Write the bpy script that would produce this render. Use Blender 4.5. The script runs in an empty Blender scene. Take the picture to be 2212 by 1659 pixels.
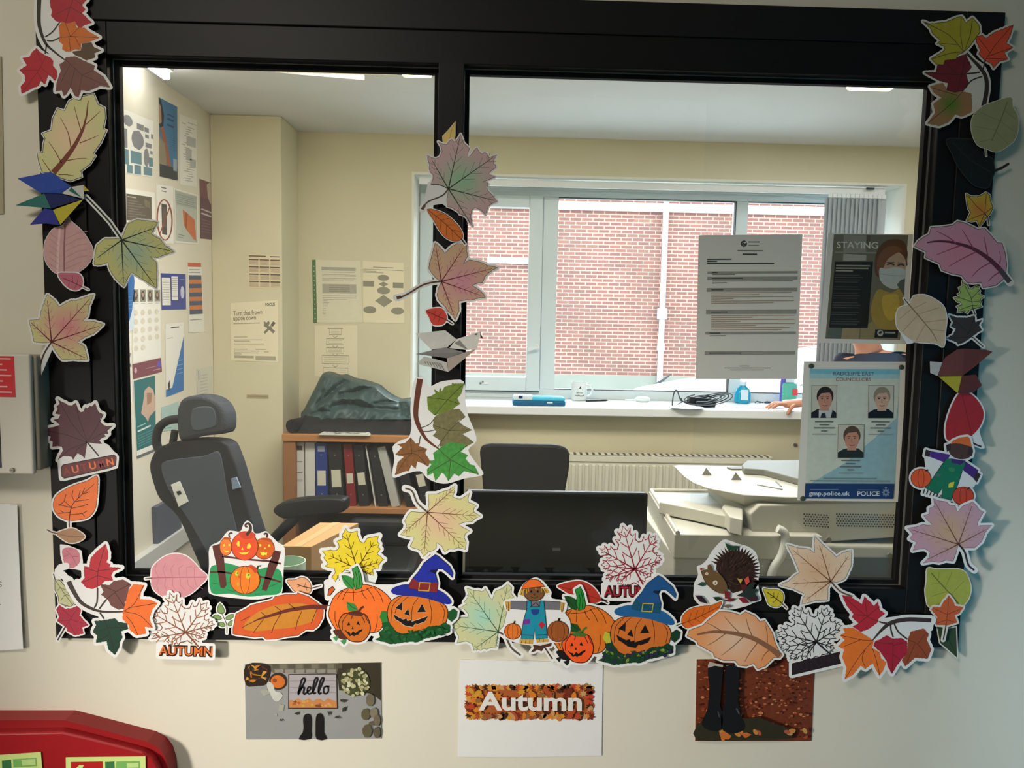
# Reception window dressed with autumn cut-outs, looking into a small office
LK, LC_, LB, LO, LW, EXPO = 245.0, 42.0, 240.0, 56.0, 14.0, 0.0
import bpy, bmesh, math, random
import numpy as np
from mathutils import Vector, Matrix
from mathutils.geometry import tessellate_polygon
random.seed(7)
sc = bpy.context.scene
col = sc.collection

# ---------------------------------------------------------------- camera (solved from the dark window frame)
F = 1700.0
CX, CY = 1106.0, 829.5
def _unit(v): return v / np.linalg.norm(v)
_a = _unit(np.array([71719., 1373.6, F])); _b = _unit(np.array([-358.7, 18457., F]))
_s, _d = _unit(_a + _b), _unit(_a - _b)
CA, CB = (_s + _d) / 2 ** .5, (_s - _d) / 2 ** .5
CN = np.cross(CA, CB)
CAM = np.array([0, -1.56, 1.5])
def ray(px, py):
    r = np.array([(px - CX) / F, (py - CY) / F, 1.0])
    return np.array([CA @ r, CN @ r, -(CB @ r)])
def W(px, py, Y):
    r = ray(px, py); return Vector(CAM + r * (Y - CAM[1]) / r[1])
def WX(px, py, X):
    r = ray(px, py); return Vector(CAM + r * (X - CAM[0]) / r[0])
def WZ(px, py, Z):
    r = ray(px, py); return Vector(CAM + r * (Z - CAM[2]) / r[2])
cd = bpy.data.cameras.new('camera'); cam = bpy.data.objects.new('camera', cd); col.objects.link(cam)
cd.sensor_width = 36.0; cd.lens = F / 2212.0 * 36.0; cd.clip_start = .05; cd.clip_end = 200
M3 = Matrix(((CA[0], -CA[1], -CA[2]), (CN[0], -CN[1], -CN[2]), (-CB[0], CB[1], CB[2])))
cam.matrix_world = Matrix.Translation(Vector(CAM)) @ M3.to_4x4()
sc.camera = cam

# ---------------------------------------------------------------- materials
def lin(c):
    out = []
    for v in c:
        v = v / 255.0
        out.append(v / 12.92 if v <= .04045 else ((v + .055) / 1.055) ** 2.4)
    return (*out, 1.0)
_M = {}
def mat(rgb, rough=.6, metal=0.0, var=.06, scale=40.0, spec=.3, coat=0.0, bump=0.0, trans=0.0):
    key = (tuple(rgb), rough, metal, var, scale, spec, coat, bump, trans)
    if key in _M: return _M[key]
    m = bpy.data.materials.new('surface'); m.use_nodes = True
    nt = m.node_tree; b = nt.nodes['Principled BSDF']
    b.inputs['Roughness'].default_value = rough; b.inputs['Metallic'].default_value = metal
    b.inputs['Specular IOR Level'].default_value = spec; b.inputs['Coat Weight'].default_value = coat
    b.inputs['Coat Roughness'].default_value = .12
    if trans: b.inputs['Transmission Weight'].default_value = trans
    c = lin(rgb)
    tc = nt.nodes.new('ShaderNodeTexCoord'); nz = nt.nodes.new('ShaderNodeTexNoise')
    nz.inputs['Scale'].default_value = scale; nz.inputs['Detail'].default_value = 3
    nt.links.new(tc.outputs['Object'], nz.inputs['Vector'])
    mx = nt.nodes.new('ShaderNodeMix'); mx.data_type = 'RGBA'
    mx.inputs[6].default_value = (*[v * (1 - var) for v in c[:3]], 1)
    mx.inputs[7].default_value = (*[min(1, v * (1 + var)) for v in c[:3]], 1)
    nt.links.new(nz.outputs['Fac'], mx.inputs[0]); nt.links.new(mx.outputs[2], b.inputs['Base Color'])
    if bump:
        bp = nt.nodes.new('ShaderNodeBump'); bp.inputs['Strength'].default_value = bump; bp.inputs['Distance'].default_value = .01
        nt.links.new(nz.outputs['Fac'], bp.inputs['Height']); nt.links.new(bp.outputs['Normal'], b.inputs['Normal'])
    _M[key] = m
    return m
def ink(*rgb): return mat(rgb, rough=.45, var=.14, scale=70.0, spec=.35)
def ink2(inner, outer, rad, blotch=.35):
    """a drawn leaf whose pigment changes from the middle to the rim"""
    m = bpy.data.materials.new('two_tone_pigment'); m.use_nodes = True
    nt = m.node_tree; b = nt.nodes['Principled BSDF']; b.inputs['Roughness'].default_value = .45; b.inputs['Specular IOR Level'].default_value = .35
    tc = nt.nodes.new('ShaderNodeTexCoord'); ln = nt.nodes.new('ShaderNodeVectorMath'); ln.operation = 'LENGTH'
    nt.links.new(tc.outputs['Object'], ln.inputs[0])
    nz = nt.nodes.new('ShaderNodeTexNoise'); nz.inputs['Scale'].default_value = 45; nz.inputs['Detail'].default_value = 4
    nt.links.new(tc.outputs['Object'], nz.inputs['Vector'])
    mr = nt.nodes.new('ShaderNodeMapRange'); mr.inputs[1].default_value = rad * .15; mr.inputs[2].default_value = rad
    nt.links.new(ln.outputs['Value'], mr.inputs[0])
    ad = nt.nodes.new('ShaderNodeMath'); ad.operation = 'MULTIPLY_ADD'; ad.inputs[1].default_value = blotch; ad.inputs[2].default_value = -blotch * .5
    nt.links.new(nz.outputs['Fac'], ad.inputs[0])
    sm = nt.nodes.new('ShaderNodeMath'); sm.operation = 'ADD'; sm.use_clamp = True
    nt.links.new(mr.outputs[0], sm.inputs[0]); nt.links.new(ad.outputs[0], sm.inputs[1])
    mx = nt.nodes.new('ShaderNodeMix'); mx.data_type = 'RGBA'; mx.inputs[6].default_value = lin(inner); mx.inputs[7].default_value = lin(outer)
    nt.links.new(sm.outputs[0], mx.inputs[0]); nt.links.new(mx.outputs[2], b.inputs['Base Color'])
    return m
def glass_mat(tint=(1, 1, 1), ior=1.5, veil=0.0, lit='ShaderNodeBsdfDiffuse'):
    m = bpy.data.materials.new('pane_glass'); m.use_nodes = True
    nt = m.node_tree; nt.nodes.clear(); o = nt.nodes.new('ShaderNodeOutputMaterial')
    t = nt.nodes.new('ShaderNodeBsdfTransparent'); t.inputs[0].default_value = (*tint, 1)
    g = nt.nodes.new('ShaderNodeBsdfGlossy'); g.inputs['Roughness'].default_value = .01
    fr = nt.nodes.new('ShaderNodeFresnel'); fr.inputs[0].default_value = ior
    mx = nt.nodes.new('ShaderNodeMixShader')
    nt.links.new(fr.outputs[0], mx.inputs[0]); nt.links.new(t.outputs[0], mx.inputs[1]); nt.links.new(g.outputs[0], mx.inputs[2])
    if veil:   # thin film of painted haze and reflected glare on the pane
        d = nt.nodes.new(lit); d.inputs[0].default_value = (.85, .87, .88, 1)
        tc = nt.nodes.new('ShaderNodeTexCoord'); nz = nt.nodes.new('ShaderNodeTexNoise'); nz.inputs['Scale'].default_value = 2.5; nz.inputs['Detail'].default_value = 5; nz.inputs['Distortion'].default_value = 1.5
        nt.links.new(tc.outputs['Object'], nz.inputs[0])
        mr = nt.nodes.new('ShaderNodeMapRange'); mr.inputs[1].default_value = .3; mr.inputs[2].default_value = .75; mr.inputs[3].default_value = veil * .6; mr.inputs[4].default_value = veil * 1.4
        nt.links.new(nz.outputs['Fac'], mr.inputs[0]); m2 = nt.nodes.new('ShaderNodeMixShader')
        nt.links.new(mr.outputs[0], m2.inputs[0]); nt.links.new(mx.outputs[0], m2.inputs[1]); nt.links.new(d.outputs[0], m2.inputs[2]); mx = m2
    nt.links.new(mx.outputs[0], o.inputs[0])
    return m
def emit(rgb, s):
    m = bpy.data.materials.new('lamp_glow'); m.use_nodes = True
    nt = m.node_tree; b = nt.nodes['Principled BSDF']
    b.inputs['Base Color'].default_value = lin(rgb); b.inputs['Emission Color'].default_value = lin(rgb); b.inputs['Emission Strength'].default_value = s
    return m
PAPER = mat((232, 232, 230), rough=.5, var=.02, scale=30, spec=.35)
PAPERB = mat((222, 216, 204), rough=.55, var=.03, scale=30)
BLK = ink(22, 20, 20)
GREY = ink(120, 120, 116)
LGREY = ink(178, 178, 174)

# ---------------------------------------------------------------- generic mesh builder
class MB:
    def __init__(s): s.v, s.f, s.mi, s.mats = [], [], [], []
    def m(s, material):
        if material not in s.mats: s.mats.append(material)
        return s.mats.index(material)
    def add(s, vs, fs, material):
        k, n = s.m(material), len(s.v)
        s.v += [tuple(v) for v in vs]; s.f += [tuple(i + n for i in f) for f in fs]; s.mi += [k] * len(fs)
        return s
    def box(s, lo, hi, material, bev=0.0, rot=None, piv=None):
        bm = bmesh.new(); bmesh.ops.create_cube(bm, size=1)
        for v in bm.verts:
            v.co = Vector([(lo[i] + hi[i]) / 2 + v.co[i] * (hi[i] - lo[i]) for i in range(3)])
        if bev: bmesh.ops.bevel(bm, geom=list(bm.edges), offset=bev, segments=3, profile=.5, affect='EDGES')
        return s.bm(bm, material, rot, piv)
    def bm(s, bm, material, rot=None, piv=None):
        if rot is not None:
            p = Vector(piv or (0, 0, 0))
            for v in bm.verts: v.co = rot @ (v.co - p) + p
        bm.verts.index_update()
        s.add([v.co[:] for v in bm.verts], [[v.index for v in f.verts] for f in bm.faces], material); bm.free(); return s
    def tube(s, pts, r, material, n=10, caps=True):
        pts = [Vector(p) for p in pts]; rs = r if isinstance(r, (list, tuple)) else [r] * len(pts)
        vs, fs = [], []; up = None
        for i, p in enumerate(pts):
            d = (pts[min(i + 1, len(pts) - 1)] - pts[max(i - 1, 0)]).normalized()
            if up is None: up = d.orthogonal().normalized()
            up = (up - d * up.dot(d)).normalized() if (up - d * up.dot(d)).length > 1e-6 else d.orthogonal().normalized()
            w = d.cross(up)
            for k in range(n):
                t = 2 * math.pi * k / n; vs.append(p + (up * math.cos(t) + w * math.sin(t)) * rs[i])
        for i in range(len(pts) - 1):
            for k in range(n):
                fs.append((i * n + k, i * n + (k + 1) % n, (i + 1) * n + (k + 1) % n, (i + 1) * n + k))
        if caps: fs.append(tuple(reversed(range(n)))); fs.append(tuple(range((len(pts) - 1) * n, len(pts) * n)))
        return s.add(vs, fs, material)
    def lathe(s, c, prof, material, n=24, sx=1, sy=1):
        vs, fs = [], []
        for r, z in prof:
            for k in range(n):
                t = 2 * math.pi * k / n; vs.append((c[0] + r * sx * math.cos(t), c[1] + r * sy * math.sin(t), c[2] + z))
        for i in range(len(prof) - 1):
            for k in range(n): fs.append((i * n + k, i * n + (k + 1) % n, (i + 1) * n + (k + 1) % n, (i + 1) * n + k))
        if prof[0][0] > 1e-5: fs.append(tuple(reversed(range(n))))
        if prof[-1][0] > 1e-5: fs.append(tuple(range((len(prof) - 1) * n, len(prof) * n)))
        return s.add(vs, fs, material)
    def prism(s, pts, vec, material, bev=0.0):
        """planar polygon (3-D points) pushed along vec"""
        pts = [Vector(p) for p in pts]; vec = Vector(vec); n = len(pts)
        bm = bmesh.new(); a = [bm.verts.new(p) for p in pts]; b = [bm.verts.new(p + vec) for p in pts]
        bm.faces.new(a); bm.faces.new(list(reversed(b)))
        for i in range(n): bm.faces.new((a[(i + 1) % n], a[i], b[i], b[(i + 1) % n]))
        bmesh.ops.recalc_face_normals(bm, faces=bm.faces)
        if bev: bmesh.ops.bevel(bm, geom=list(bm.edges), offset=bev, segments=3, profile=.5, affect='EDGES')
        return s.bm(bm, material)
    def ball(s, c, r, material, seg=16):
        bm = bmesh.new(); bmesh.ops.create_uvsphere(bm, u_segments=seg, v_segments=max(6, seg // 2), radius=1)
        rr = r if isinstance(r, (tuple, list)) else (r, r, r)
        for v in bm.verts: v.co = Vector([c[i] + v.co[i] * rr[i] for i in range(3)])
        return s.bm(bm, material)
    def build(s, name, parent=None, smooth=False, org=None, fix=True):
        """org: world position of this object's origin (verts are world); parent: its root (unrotated) or local when org is None"""
        me = bpy.data.meshes.new(name)
        vs = s.v
        if parent is None and org is None and vs:
            a = np.array(vs); org = Vector(((a[:, 0].min() + a[:, 0].max()) / 2, (a[:, 1].min() + a[:, 1].max()) / 2, a[:, 2].min()))
        o0 = Vector(org) if org is not None else Vector((0, 0, 0))
        me.from_pydata([(v[0] - o0.x, v[1] - o0.y, v[2] - o0.z) for v in vs], [], s.f)
        for m in s.mats: me.materials.append(m)
        me.polygons.foreach_set('material_index', s.mi)
        if fix:
            bm = bmesh.new(); bm.from_mesh(me); bmesh.ops.recalc_face_normals(bm, faces=bm.faces); bm.to_mesh(me); bm.free()
        me.polygons.foreach_set('use_smooth', [smooth] * len(me.polygons))
        if smooth:
            try: me.set_sharp_from_angle(angle=math.radians(40))
            except Exception: pass
        me.update()
        o = bpy.data.objects.new(name, me); col.objects.link(o)
        if parent is not None:
            o.parent = parent
            if org is not None: o.location = Vector(org) - wloc(parent)
        else: o.location = o0
        return o
def wloc(o):
    l = o.location.copy()
    while o.parent is not None: o = o.parent; l += o.location
    return l
def tag(o, label=None, cat=None, group=None, kind=None):
    if label: o['label'] = label
    if cat: o['category'] = cat
    if group: o['group'] = group
    if kind: o['kind'] = kind
    return o
def thing(name, label, cat, loc=(0, 0, 0), rz=0, group=None):
    o = bpy.data.objects.new(name, None); col.objects.link(o); o.empty_display_size = .05
    o.location = loc; o.rotation_euler = (0, 0, rz)
    return tag(o, label, cat, group)
def sm(pts, k=5, closed=True):
    """Catmull-Rom through pixel or 3-D points"""
    n = len(pts); out = []; P = [np.array(p, float) for p in pts]
    for i in range(n if closed else n - 1):
        p0 = P[(i - 1) % n] if closed or i > 0 else P[i]; p1, p2 = P[i], P[(i + 1) % n]
        p3 = P[(i + 2) % n] if closed or i + 2 < n else P[i + 1]
        for j in range(k):
            t = j / k
            out.append(tuple(.5 * (2 * p1 + (p2 - p0) * t + (2 * p0 - 5 * p1 + 4 * p2 - p3) * t * t + (3 * p1 - p0 - 3 * p2 + p3) * t ** 3)))
    if not closed: out.append(tuple(P[-1]))
    return out

# ---------------------------------------------------------------- flat paper things
REG = {'A': (0, 0, 3.95), 'B': (0, 340, 3.19), 'C': (0, 760, 3.6075), 'D': (60, 1100, 4.88), 'E': (420, 1100, 5.35), 'F': (680, 1100, 5.353),
       'G': (940, 1120, 4.88), 'H': (1190, 1120, 4.88), 'I': (1440, 1140, 4.88), 'J': (1780, 1180, 5.353), 'K': (1920, 940, 5.184),
       'L': (1900, 580, 4.147), 'M': (1940, 360, 5.926), 'N': (1940, 0, 4.364), 'O': (840, 240, 3.457), 'P': (820, 640, 2.86), '': (0, 0, 1)}
_reg = [(0, 0, 1)]
def reg(k, dx=0, dy=0):
    x, y, s = REG[k]; _reg[0] = (x + dx, y + dy, s)
def X(s):
    ox, oy, k = _reg[0]; a = [float(t) for t in s.replace(',', ' ').split()] if isinstance(s, str) else s
    return [(ox + a[i] / k, oy + a[i + 1] / k) for i in range(0, len(a), 2)]
def ell(cx, cy, rx, ry, ang=0, n=28, a0=0, a1=360):
    ox, oy, k = _reg[0]; c, s = math.cos(math.radians(ang)), math.sin(math.radians(ang)); out = []
    full = a1 - a0 >= 360
    for i in range(n):
        t = math.radians(a0 + (a1 - a0) * i / (n if full else n - 1)); x, y = rx * math.cos(t), ry * math.sin(t)
        out.append((ox + (cx + x * c - y * s) / k, oy + (cy + x * s + y * c) / k))
    return out
def jag(pts, amp=1.2, step=5.0, seed=1):
    """finely toothed edge along a pixel outline"""
    rnd = random.Random(seed); out = []; n = len(pts)
    ar = sum(pts[i][0] * pts[(i + 1) % n][1] - pts[(i + 1) % n][0] * pts[i][1] for i in range(n)); sg = 1 if ar > 0 else -1
    for i in range(n):
        a, b = np.array(pts[i]), np.array(pts[(i + 1) % n]); d = b - a; L = np.hypot(*d)
        if L < 1e-6: continue
        nx = np.array([d[1], -d[0]]) / L * sg; k = int(L // step); out.append(tuple(a))
        for j in range(1, k):
            t = j / k; out.append(tuple(a + d * (t - .25 / k) + nx * amp * rnd.uniform(.5, 1))); out.append(tuple(a + d * (t + .12 / k) - nx * amp * .35))
    return out
def maple(c, seq, teeth=2, h=.13, seed=1):
    """seq: base, tip, sinus, tip, sinus ... tip (pixels); adds big teeth to each lobe"""
    c = np.array(c); out = []; n = len(seq)
    for i in range(n):
        a, b = np.array(seq[i]), np.array(seq[(i + 1) % n]); d = b - a; L = np.hypot(*d)
        out.append(tuple(a))
        tip = b if i % 2 == 0 else a
        ax = (tip - c) / max(1e-6, np.hypot(*(tip - c))); nx = np.array([d[1], -d[0]]) / max(L, 1e-6)
        mid = (a + b) / 2; foot = c + ax * ((mid - c) @ ax)
        if (mid - foot) @ nx < 0: nx = -nx
        for j in range(teeth):
            t = (j + 1) / (teeth + 1)
            q = a + d * t
            if i % 2 == 0:
                out.append(tuple(q - d * .13 - nx * h * L * .12)); out.append(tuple(q + nx * h * L + ax * h * L * .4)); out.append(tuple(q + d * .05 - nx * h * L * .1))
            else:
                out.append(tuple(q - d * .05 - nx * h * L * .1)); out.append(tuple(q + nx * h * L + ax * h * L * .4)); out.append(tuple(q + d * .13 - nx * h * L * .12))
    return out
def rdp(p, tol):
    if len(p) < 3: return p
    a, b = np.array(p[0]), np.array(p[-1]); q = np.array(p); d = b - a; L = np.hypot(*d)
    dist = np.abs(d[0] * (q[:, 1] - a[1]) - d[1] * (q[:, 0] - a[0])) / L if L > 1e-9 else np.hypot(q[:, 0] - a[0], q[:, 1] - a[1])
    i = int(dist.argmax())
    if dist[i] <= tol: return [p[0], p[-1]]
    return rdp(p[:i + 1], tol)[:-1] + rdp(p[i:], tol)
def border(polys, lines, r):
    """outline of everything drawn, cut r pixels outside it (list of closed loops, outer first)"""
    pts = [q for p in polys for q in p] + [q for p, w in lines for q in p]
    a = np.array(pts); pad = r + 14
    lo, hi = a.min(0) - pad, a.max(0) + pad; st = max(1.0, max(hi - lo) / 190)
    xs, ys = np.arange(lo[0], hi[0] + st, st), np.arange(lo[1], hi[1] + st, st)
    gx, gy = np.meshgrid(xs, ys); D = np.full(gx.shape, 1e9)
    def segd(p, q):
        dx, dy = q[0] - p[0], q[1] - p[1]; L = dx * dx + dy * dy
        t = np.clip(((gx - p[0]) * dx + (gy - p[1]) * dy) / L, 0, 1) if L > 1e-9 else 0
        return np.hypot(gx - p[0] - t * dx, gy - p[1] - t * dy)
    for p in polys:
        d = np.full(gx.shape, 1e9); ins = np.zeros(gx.shape, bool); n = len(p)
        for i in range(n):
            u, v = p[i], p[(i + 1) % n]; d = np.minimum(d, segd(u, v))
            if u[1] != v[1]:
                ins ^= ((u[1] > gy) != (v[1] > gy)) & (gx < (v[0] - u[0]) * (gy - u[1]) / (v[1] - u[1]) + u[0])
        d[ins] = -1; D = np.minimum(D, d)
    for p, w in lines:
        for i in range(len(p) - 1): D = np.minimum(D, segd(p[i], p[i + 1]) - w / 2)
    Fv = D - r; ny, nx = Fv.shape; I = Fv < 0; nxt = {}
    def cross(i, j, i2, j2):
        f0, f1 = Fv[i, j], Fv[i2, j2]; t = f0 / (f0 - f1)
        return (xs[j] + (xs[j2] - xs[j]) * t, ys[i] + (ys[i2] - ys[i]) * t)
    cell = I[:-1, :-1] * 1 + I[:-1, 1:] * 2 + I[1:, 1:] * 4 + I[1:, :-1] * 8
    TAB = {1: [(3, 0)], 2: [(0, 1)], 3: [(3, 1)], 4: [(1, 2)], 5: [(3, 0), (1, 2)], 6: [(0, 2)], 7: [(3, 2)], 8: [(2, 3)], 9: [(2, 0)], 10: [(0, 1), (2, 3)],
           11: [(2, 1)], 12: [(1, 3)], 13: [(1, 0)], 14: [(0, 3)]}
    pos = {}
    for i, j in zip(*np.nonzero((cell > 0) & (cell < 15))):
        E = {0: ('h', i, j), 1: ('v', i, j + 1), 2: ('h', i + 1, j), 3: ('v', i, j)}
        for s, e in TAB[int(cell[i, j])]:
            for q in (E[s], E[e]):
                if q not in pos: pos[q] = cross(q[1], q[2], q[1], q[2] + 1) if q[0] == 'h' else cross(q[1], q[2], q[1] + 1, q[2])
            nxt[E[s]] = E[e]
    loops, left = [], set(nxt)
    while left:
        k = next(iter(left)); lp = []
        while k in left: left.discard(k); lp.append(pos[k]); k = nxt.get(k)
        if len(lp) > 8:
            h = len(lp) // 2; lp = rdp(lp[:h + 1], .35)[:-1] + rdp(lp[h:] + lp[:1], .35)[:-1]
            ar = sum(lp[i][0] * lp[(i + 1) % len(lp)][1] - lp[(i + 1) % len(lp)][0] * lp[i][1] for i in range(len(lp))) / 2
            loops.append((abs(ar), lp))
    loops.sort(key=lambda t: -t[0])
    return [l for ar, l in loops if ar > 12]
_txt = {}
def text_mesh(body, fat=0.0):
    if (body, fat) in _txt: return _txt[(body, fat)]
    cu = bpy.data.curves.new('lettering', 'FONT'); cu.body = body; cu.size = 1; cu.offset = fat; cu.resolution_u = 3
    o = bpy.data.objects.new('lettering', cu); col.objects.link(o)
    dg = bpy.context.evaluated_depsgraph_get(); dg.update(); me = bpy.data.meshes.new_from_object(o.evaluated_get(dg))
    v = [(p.co.x, p.co.y) for p in me.vertices]; f = [tuple(p.vertices) for p in me.polygons]
    bpy.data.objects.remove(o); bpy.data.curves.remove(cu); bpy.data.meshes.remove(me)
    _txt[(body, fat)] = (v, f); return v, f
class Flat:
    """a sheet of paper lying in a plane; everything on it is drawn in photo pixels and dropped onto that plane"""
    STEP = .00004
    def __init__(s, pt, nrm, thick=.0005):
        s.P, s.N, s.t = Vector(pt), Vector(nrm).normalized(), thick
        s.parts, s.cur, s.lvl, s.last = [], None, 0, None
        s.polys, s.lines, s.blank, s.outline = [], [], [], None
    def hit(s, x, y, off=0.0):
        r = Vector(ray(x, y)); p0 = s.P + s.N * off; c = Vector(CAM)
        return c + r * ((p0 - c).dot(s.N) / r.dot(s.N))
    def part(s, name, label=None): s.cur = (name, label, []); s.parts.append(s.cur); s.last = None; return s
    def _lv(s, m):
        if m is not s.last: s.lvl += 1; s.last = m
        return s.t + .00015 + s.lvl * s.STEP
    def p(s, m, pts, edge=True):
        if edge: s.polys.append(pts)
        off = s._lv(m); tr = tessellate_polygon([[Vector((x, -y, 0)) for x, y in pts]])
        s.cur[2].append((m, [s.hit(x, y, off) for x, y in pts], [tuple(t) for t in tr])); return s
    def s(s, m, w, pts, edge=False, closed=False, w1=None):
        if closed: pts = list(pts) + [pts[0]]
        if edge: s.lines.append((pts, w))
        off = s._lv(m); n = len(pts); vs, fs = [], []; P = [np.array(q, float) for q in pts]
        for i in range(n):
            d = P[min(i + 1, n - 1)] - P[max(i - 1, 0)]
            if closed and i in (0, n - 1): d = P[1] - P[n - 2]
            L = np.hypot(*d) or 1; nx = np.array([-d[1], d[0]]) / L
            ww = w if w1 is None else w + (w1 - w) * i / (n - 1)
            vs += [s.hit(*(P[i] + nx * ww / 2), off), s.hit(*(P[i] - nx * ww / 2), off)]
        for i in range(n - 1): fs.append((2 * i, 2 * i + 1, 2 * i + 3, 2 * i + 2))
        s.cur[2].append((m, vs, fs)); return s
    def text(s, m, body, p0, p1, h, fat=0.0, edge=False):
        v, f = text_mesh(body, fat)
        if not v: return s
        x0, x1 = min(q[0] for q in v), max(q[0] for q in v); off = s._lv(m)
        a, b = np.array(p0), np.array(p1); d = b - a; L = np.hypot(*d); u = d / L; up = np.array([u[1], -u[0]])
        q = [a + d * ((x - x0) / (x1 - x0)) + up * (y / .7 * h) for x, y in v]
        if edge:
            y0, y1 = min(t[1] for t in v) / .7 * h, max(t[1] for t in v) / .7 * h
            s.polys.append([tuple(a + up * y0), tuple(b + up * y0), tuple(b + up * y1), tuple(a + up * y1)])
        s.cur[2].append((m, [s.hit(*t, off) for t in q], f)); return s
    def lines_of(s, m, q, u0, u1, v0, v1, n, w, rag=.3, seed=3):
        """rows of unreadable small print inside quad q"""
        rnd = random.Random(seed)
        for i in range(n):
            v = v0 + (v1 - v0) * i / max(1, n - 1); e = u1 - (u1 - u0) * rnd.random() * rag
            s.s(m, w, [q(u0, v), q(e, v)])
        return s
    def done(s, name, label, cat, group=None, r=5.0, paper=None, noholes=True):
        paper = paper or PAPER
        loops = [s.outline] if s.outline else border(s.polys + s.blank, s.lines, r)
        if noholes: loops = loops[:1]
        ctr = np.array(loops[0]).mean(0); org = s.hit(*ctr)
        mb = MB(); t = s.t
        tr = tessellate_polygon([[Vector((x, -y, 0)) for x, y in l] for l in loops])
        flat = [q for l in loops for q in l]; n = len(flat)
        F0 = [s.hit(x, y, t) for x, y in flat]; B0 = [p - s.N * t for p in F0]; fs = []
        for a in tr: fs += [tuple(a), tuple(n + i for i in reversed(a))]
        k = 0
        for l in loops:
            for i in range(len(l)): j = (i + 1) % len(l); fs.append((k + i, k + j, n + k + j, n + k + i))
            k += len(l)
        mb.add(F0 + B0, fs, paper)
        root = mb.build(name, org=org); tag(root, label, cat, group)
        for pn, pl, prims in s.parts:
            if not prims: continue
            mb = MB(); big = max(prims, key=lambda q: len(q[1]))
            for m, vs, f in prims: mb.add(vs, f, m)
            a = np.array([v[:] for v in prims[0][1]]); o = mb.build(pn, parent=root, org=Vector((a.min(0) + a.max(0)) / 2), fix=False)
            if pl: o['label'] = pl
        return root
def quad(TL, TR, BR, BL):
    A, B, C, D = map(np.array, (TL, TR, BR, BL))
    return lambda u, v: tuple((A * (1 - u) + B * u) * (1 - v) + (D * (1 - u) + C * u) * v)
def rect(q, u0, v0, u1, v1): return [q(u0, v0), q(u1, v0), q(u1, v1), q(u0, v1)]
FRONT = -.0125      # face of the dark window frame
def Cut(k, tilt=0.0, yaw=0.0):
    """paper cut-out stuck on the frame; k = how many papers lie beneath it; tilt/yaw in degrees lift its lower / right edge off the wall"""
    N = Vector((math.sin(math.radians(-yaw)), -1, math.sin(math.radians(tilt)))).normalized()
    return Flat((0, FRONT - .0016 - .0026 * k, 1.4), N)
def at(c, x, y):
    """pivot a tilted cut-out's plane on the wall at the given pixel"""
    y0 = c.P.y; p = W(x, y, y0); c.P = p; return c
# ---------------------------------------------------------------- paper cut-outs around the frame
def veins(c, m, ctr, tips, w=2.2, n=3, ln=.24, ang=38, ws=.9, upto=.94, msub=None):
    ctr = np.array(ctr)
    for tp in tips:
        tp = np.array(tp); d = (tp - ctr) * upto
        c.s(m, w, [tuple(ctr), tuple(ctr + d)], w1=w * .4)
    for tp in tips:
        tp = np.array(tp); d = (tp - ctr) * upto; L = np.hypot(*d)
        for i in range(n):
            t = .3 + .55 * i / max(1, n - 1)
            for sg in (-1, 1):
                a = math.radians(ang) * sg; e = np.array([d[0] * math.cos(a) - d[1] * math.sin(a), d[0] * math.sin(a) + d[1] * math.cos(a)]) / L
                k = L * ln * (1.15 - .5 * t); b = ctr + d * t
                bend = b + e * k * .5 + (d / L) * k * -.04
                c.s(msub or m, ws, [tuple(b), tuple(bend), tuple(b + e * k)])
def pinnate(c, m, pts, sides, w0=3, w1=1.2, ws=1.3):
    c.s(m, w0, pts, w1=w1)
    for a in sides: c.s(m, ws, a, w1=ws * .5)
LC = 'leaf cut-out'
GB, GL, GC, GR = 'cut-outs along the bottom of the frame', 'cut-outs down the left of the frame', 'cut-outs down the middle bar', 'cut-outs down the right of the frame'
DK = ink(48, 36, 30)

# ---- left side
reg('A'); c = Cut(3)
c.blank.append(X('345 0 345 250 400 400 500 500 560 520 600 300 500 150 440 0')); c.blank.append(X('345 -60 740 -60 745 0 345 0'))
c.part('twig'); tw = ink(52, 42, 34)
c.s(tw, 10, sm(X('337 -60 330 150 345 260 390 370 450 430 550 510'), 4, False), edge=True, w1=3)
for q in ('385 315 450 270 512 185', '400 345 450 348 512 320', '396 380 390 430 385 460'): c.s(tw, 3, sm(X(q), 3, False))
c.part('printed_leaf', 'crimson leaf at the top of the twig'); rd = ink(176, 30, 44)
c.p(rd, jag(X('415 -60 425 0 430 60 445 95 435 130 470 175 520 195 580 215 650 205 680 250 720 215 785 195 740 150 700 110 730 85 700 40 740 0 745 -60'), .8, 6))
for q in ('640 -40 600 60 560 190', '600 60 700 120', '600 60 480 120', '630 -10 700 40'): c.s(DK, .9, X(q))
c.part('printed_leaf', 'orange leaf'); og = ink(214, 112, 36)
c.p(ink(92, 68, 42), X('610 440 690 430 700 370 780 360 800 400 865 430 805 455 815 490 735 515 690 490 640 470'))
c.p(og, jag(X('500 225 530 180 560 200 600 195 640 180 655 235 720 235 760 270 850 320 770 355 690 370 690 425 640 420 600 440 560 440 530 420 535 380 500 350 510 300'), .6, 6))
for q in ('510 320 600 310 840 320', '600 310 560 200', '600 310 680 230', '590 320 600 430', '640 315 690 410'): c.s(DK, .9, X(q))
c.part('printed_leaf', 'dull maroon leaf'); c.p(ink(122, 78, 72), jag(X('560 490 640 480 720 520 810 560 800 600 880 650 940 745 850 735 760 775 690 770 670 830 640 820 600 745 570 800 545 820 525 770 475 780 480 720 500 650 520 600 505 550 545 525'), .8, 6))
for q in ('550 500 700 640 920 735', '640 585 600 740', '700 640 670 800', '600 545 520 700', '700 640 800 600'): c.s(ink(70, 44, 40), .9, X(q))
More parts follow.
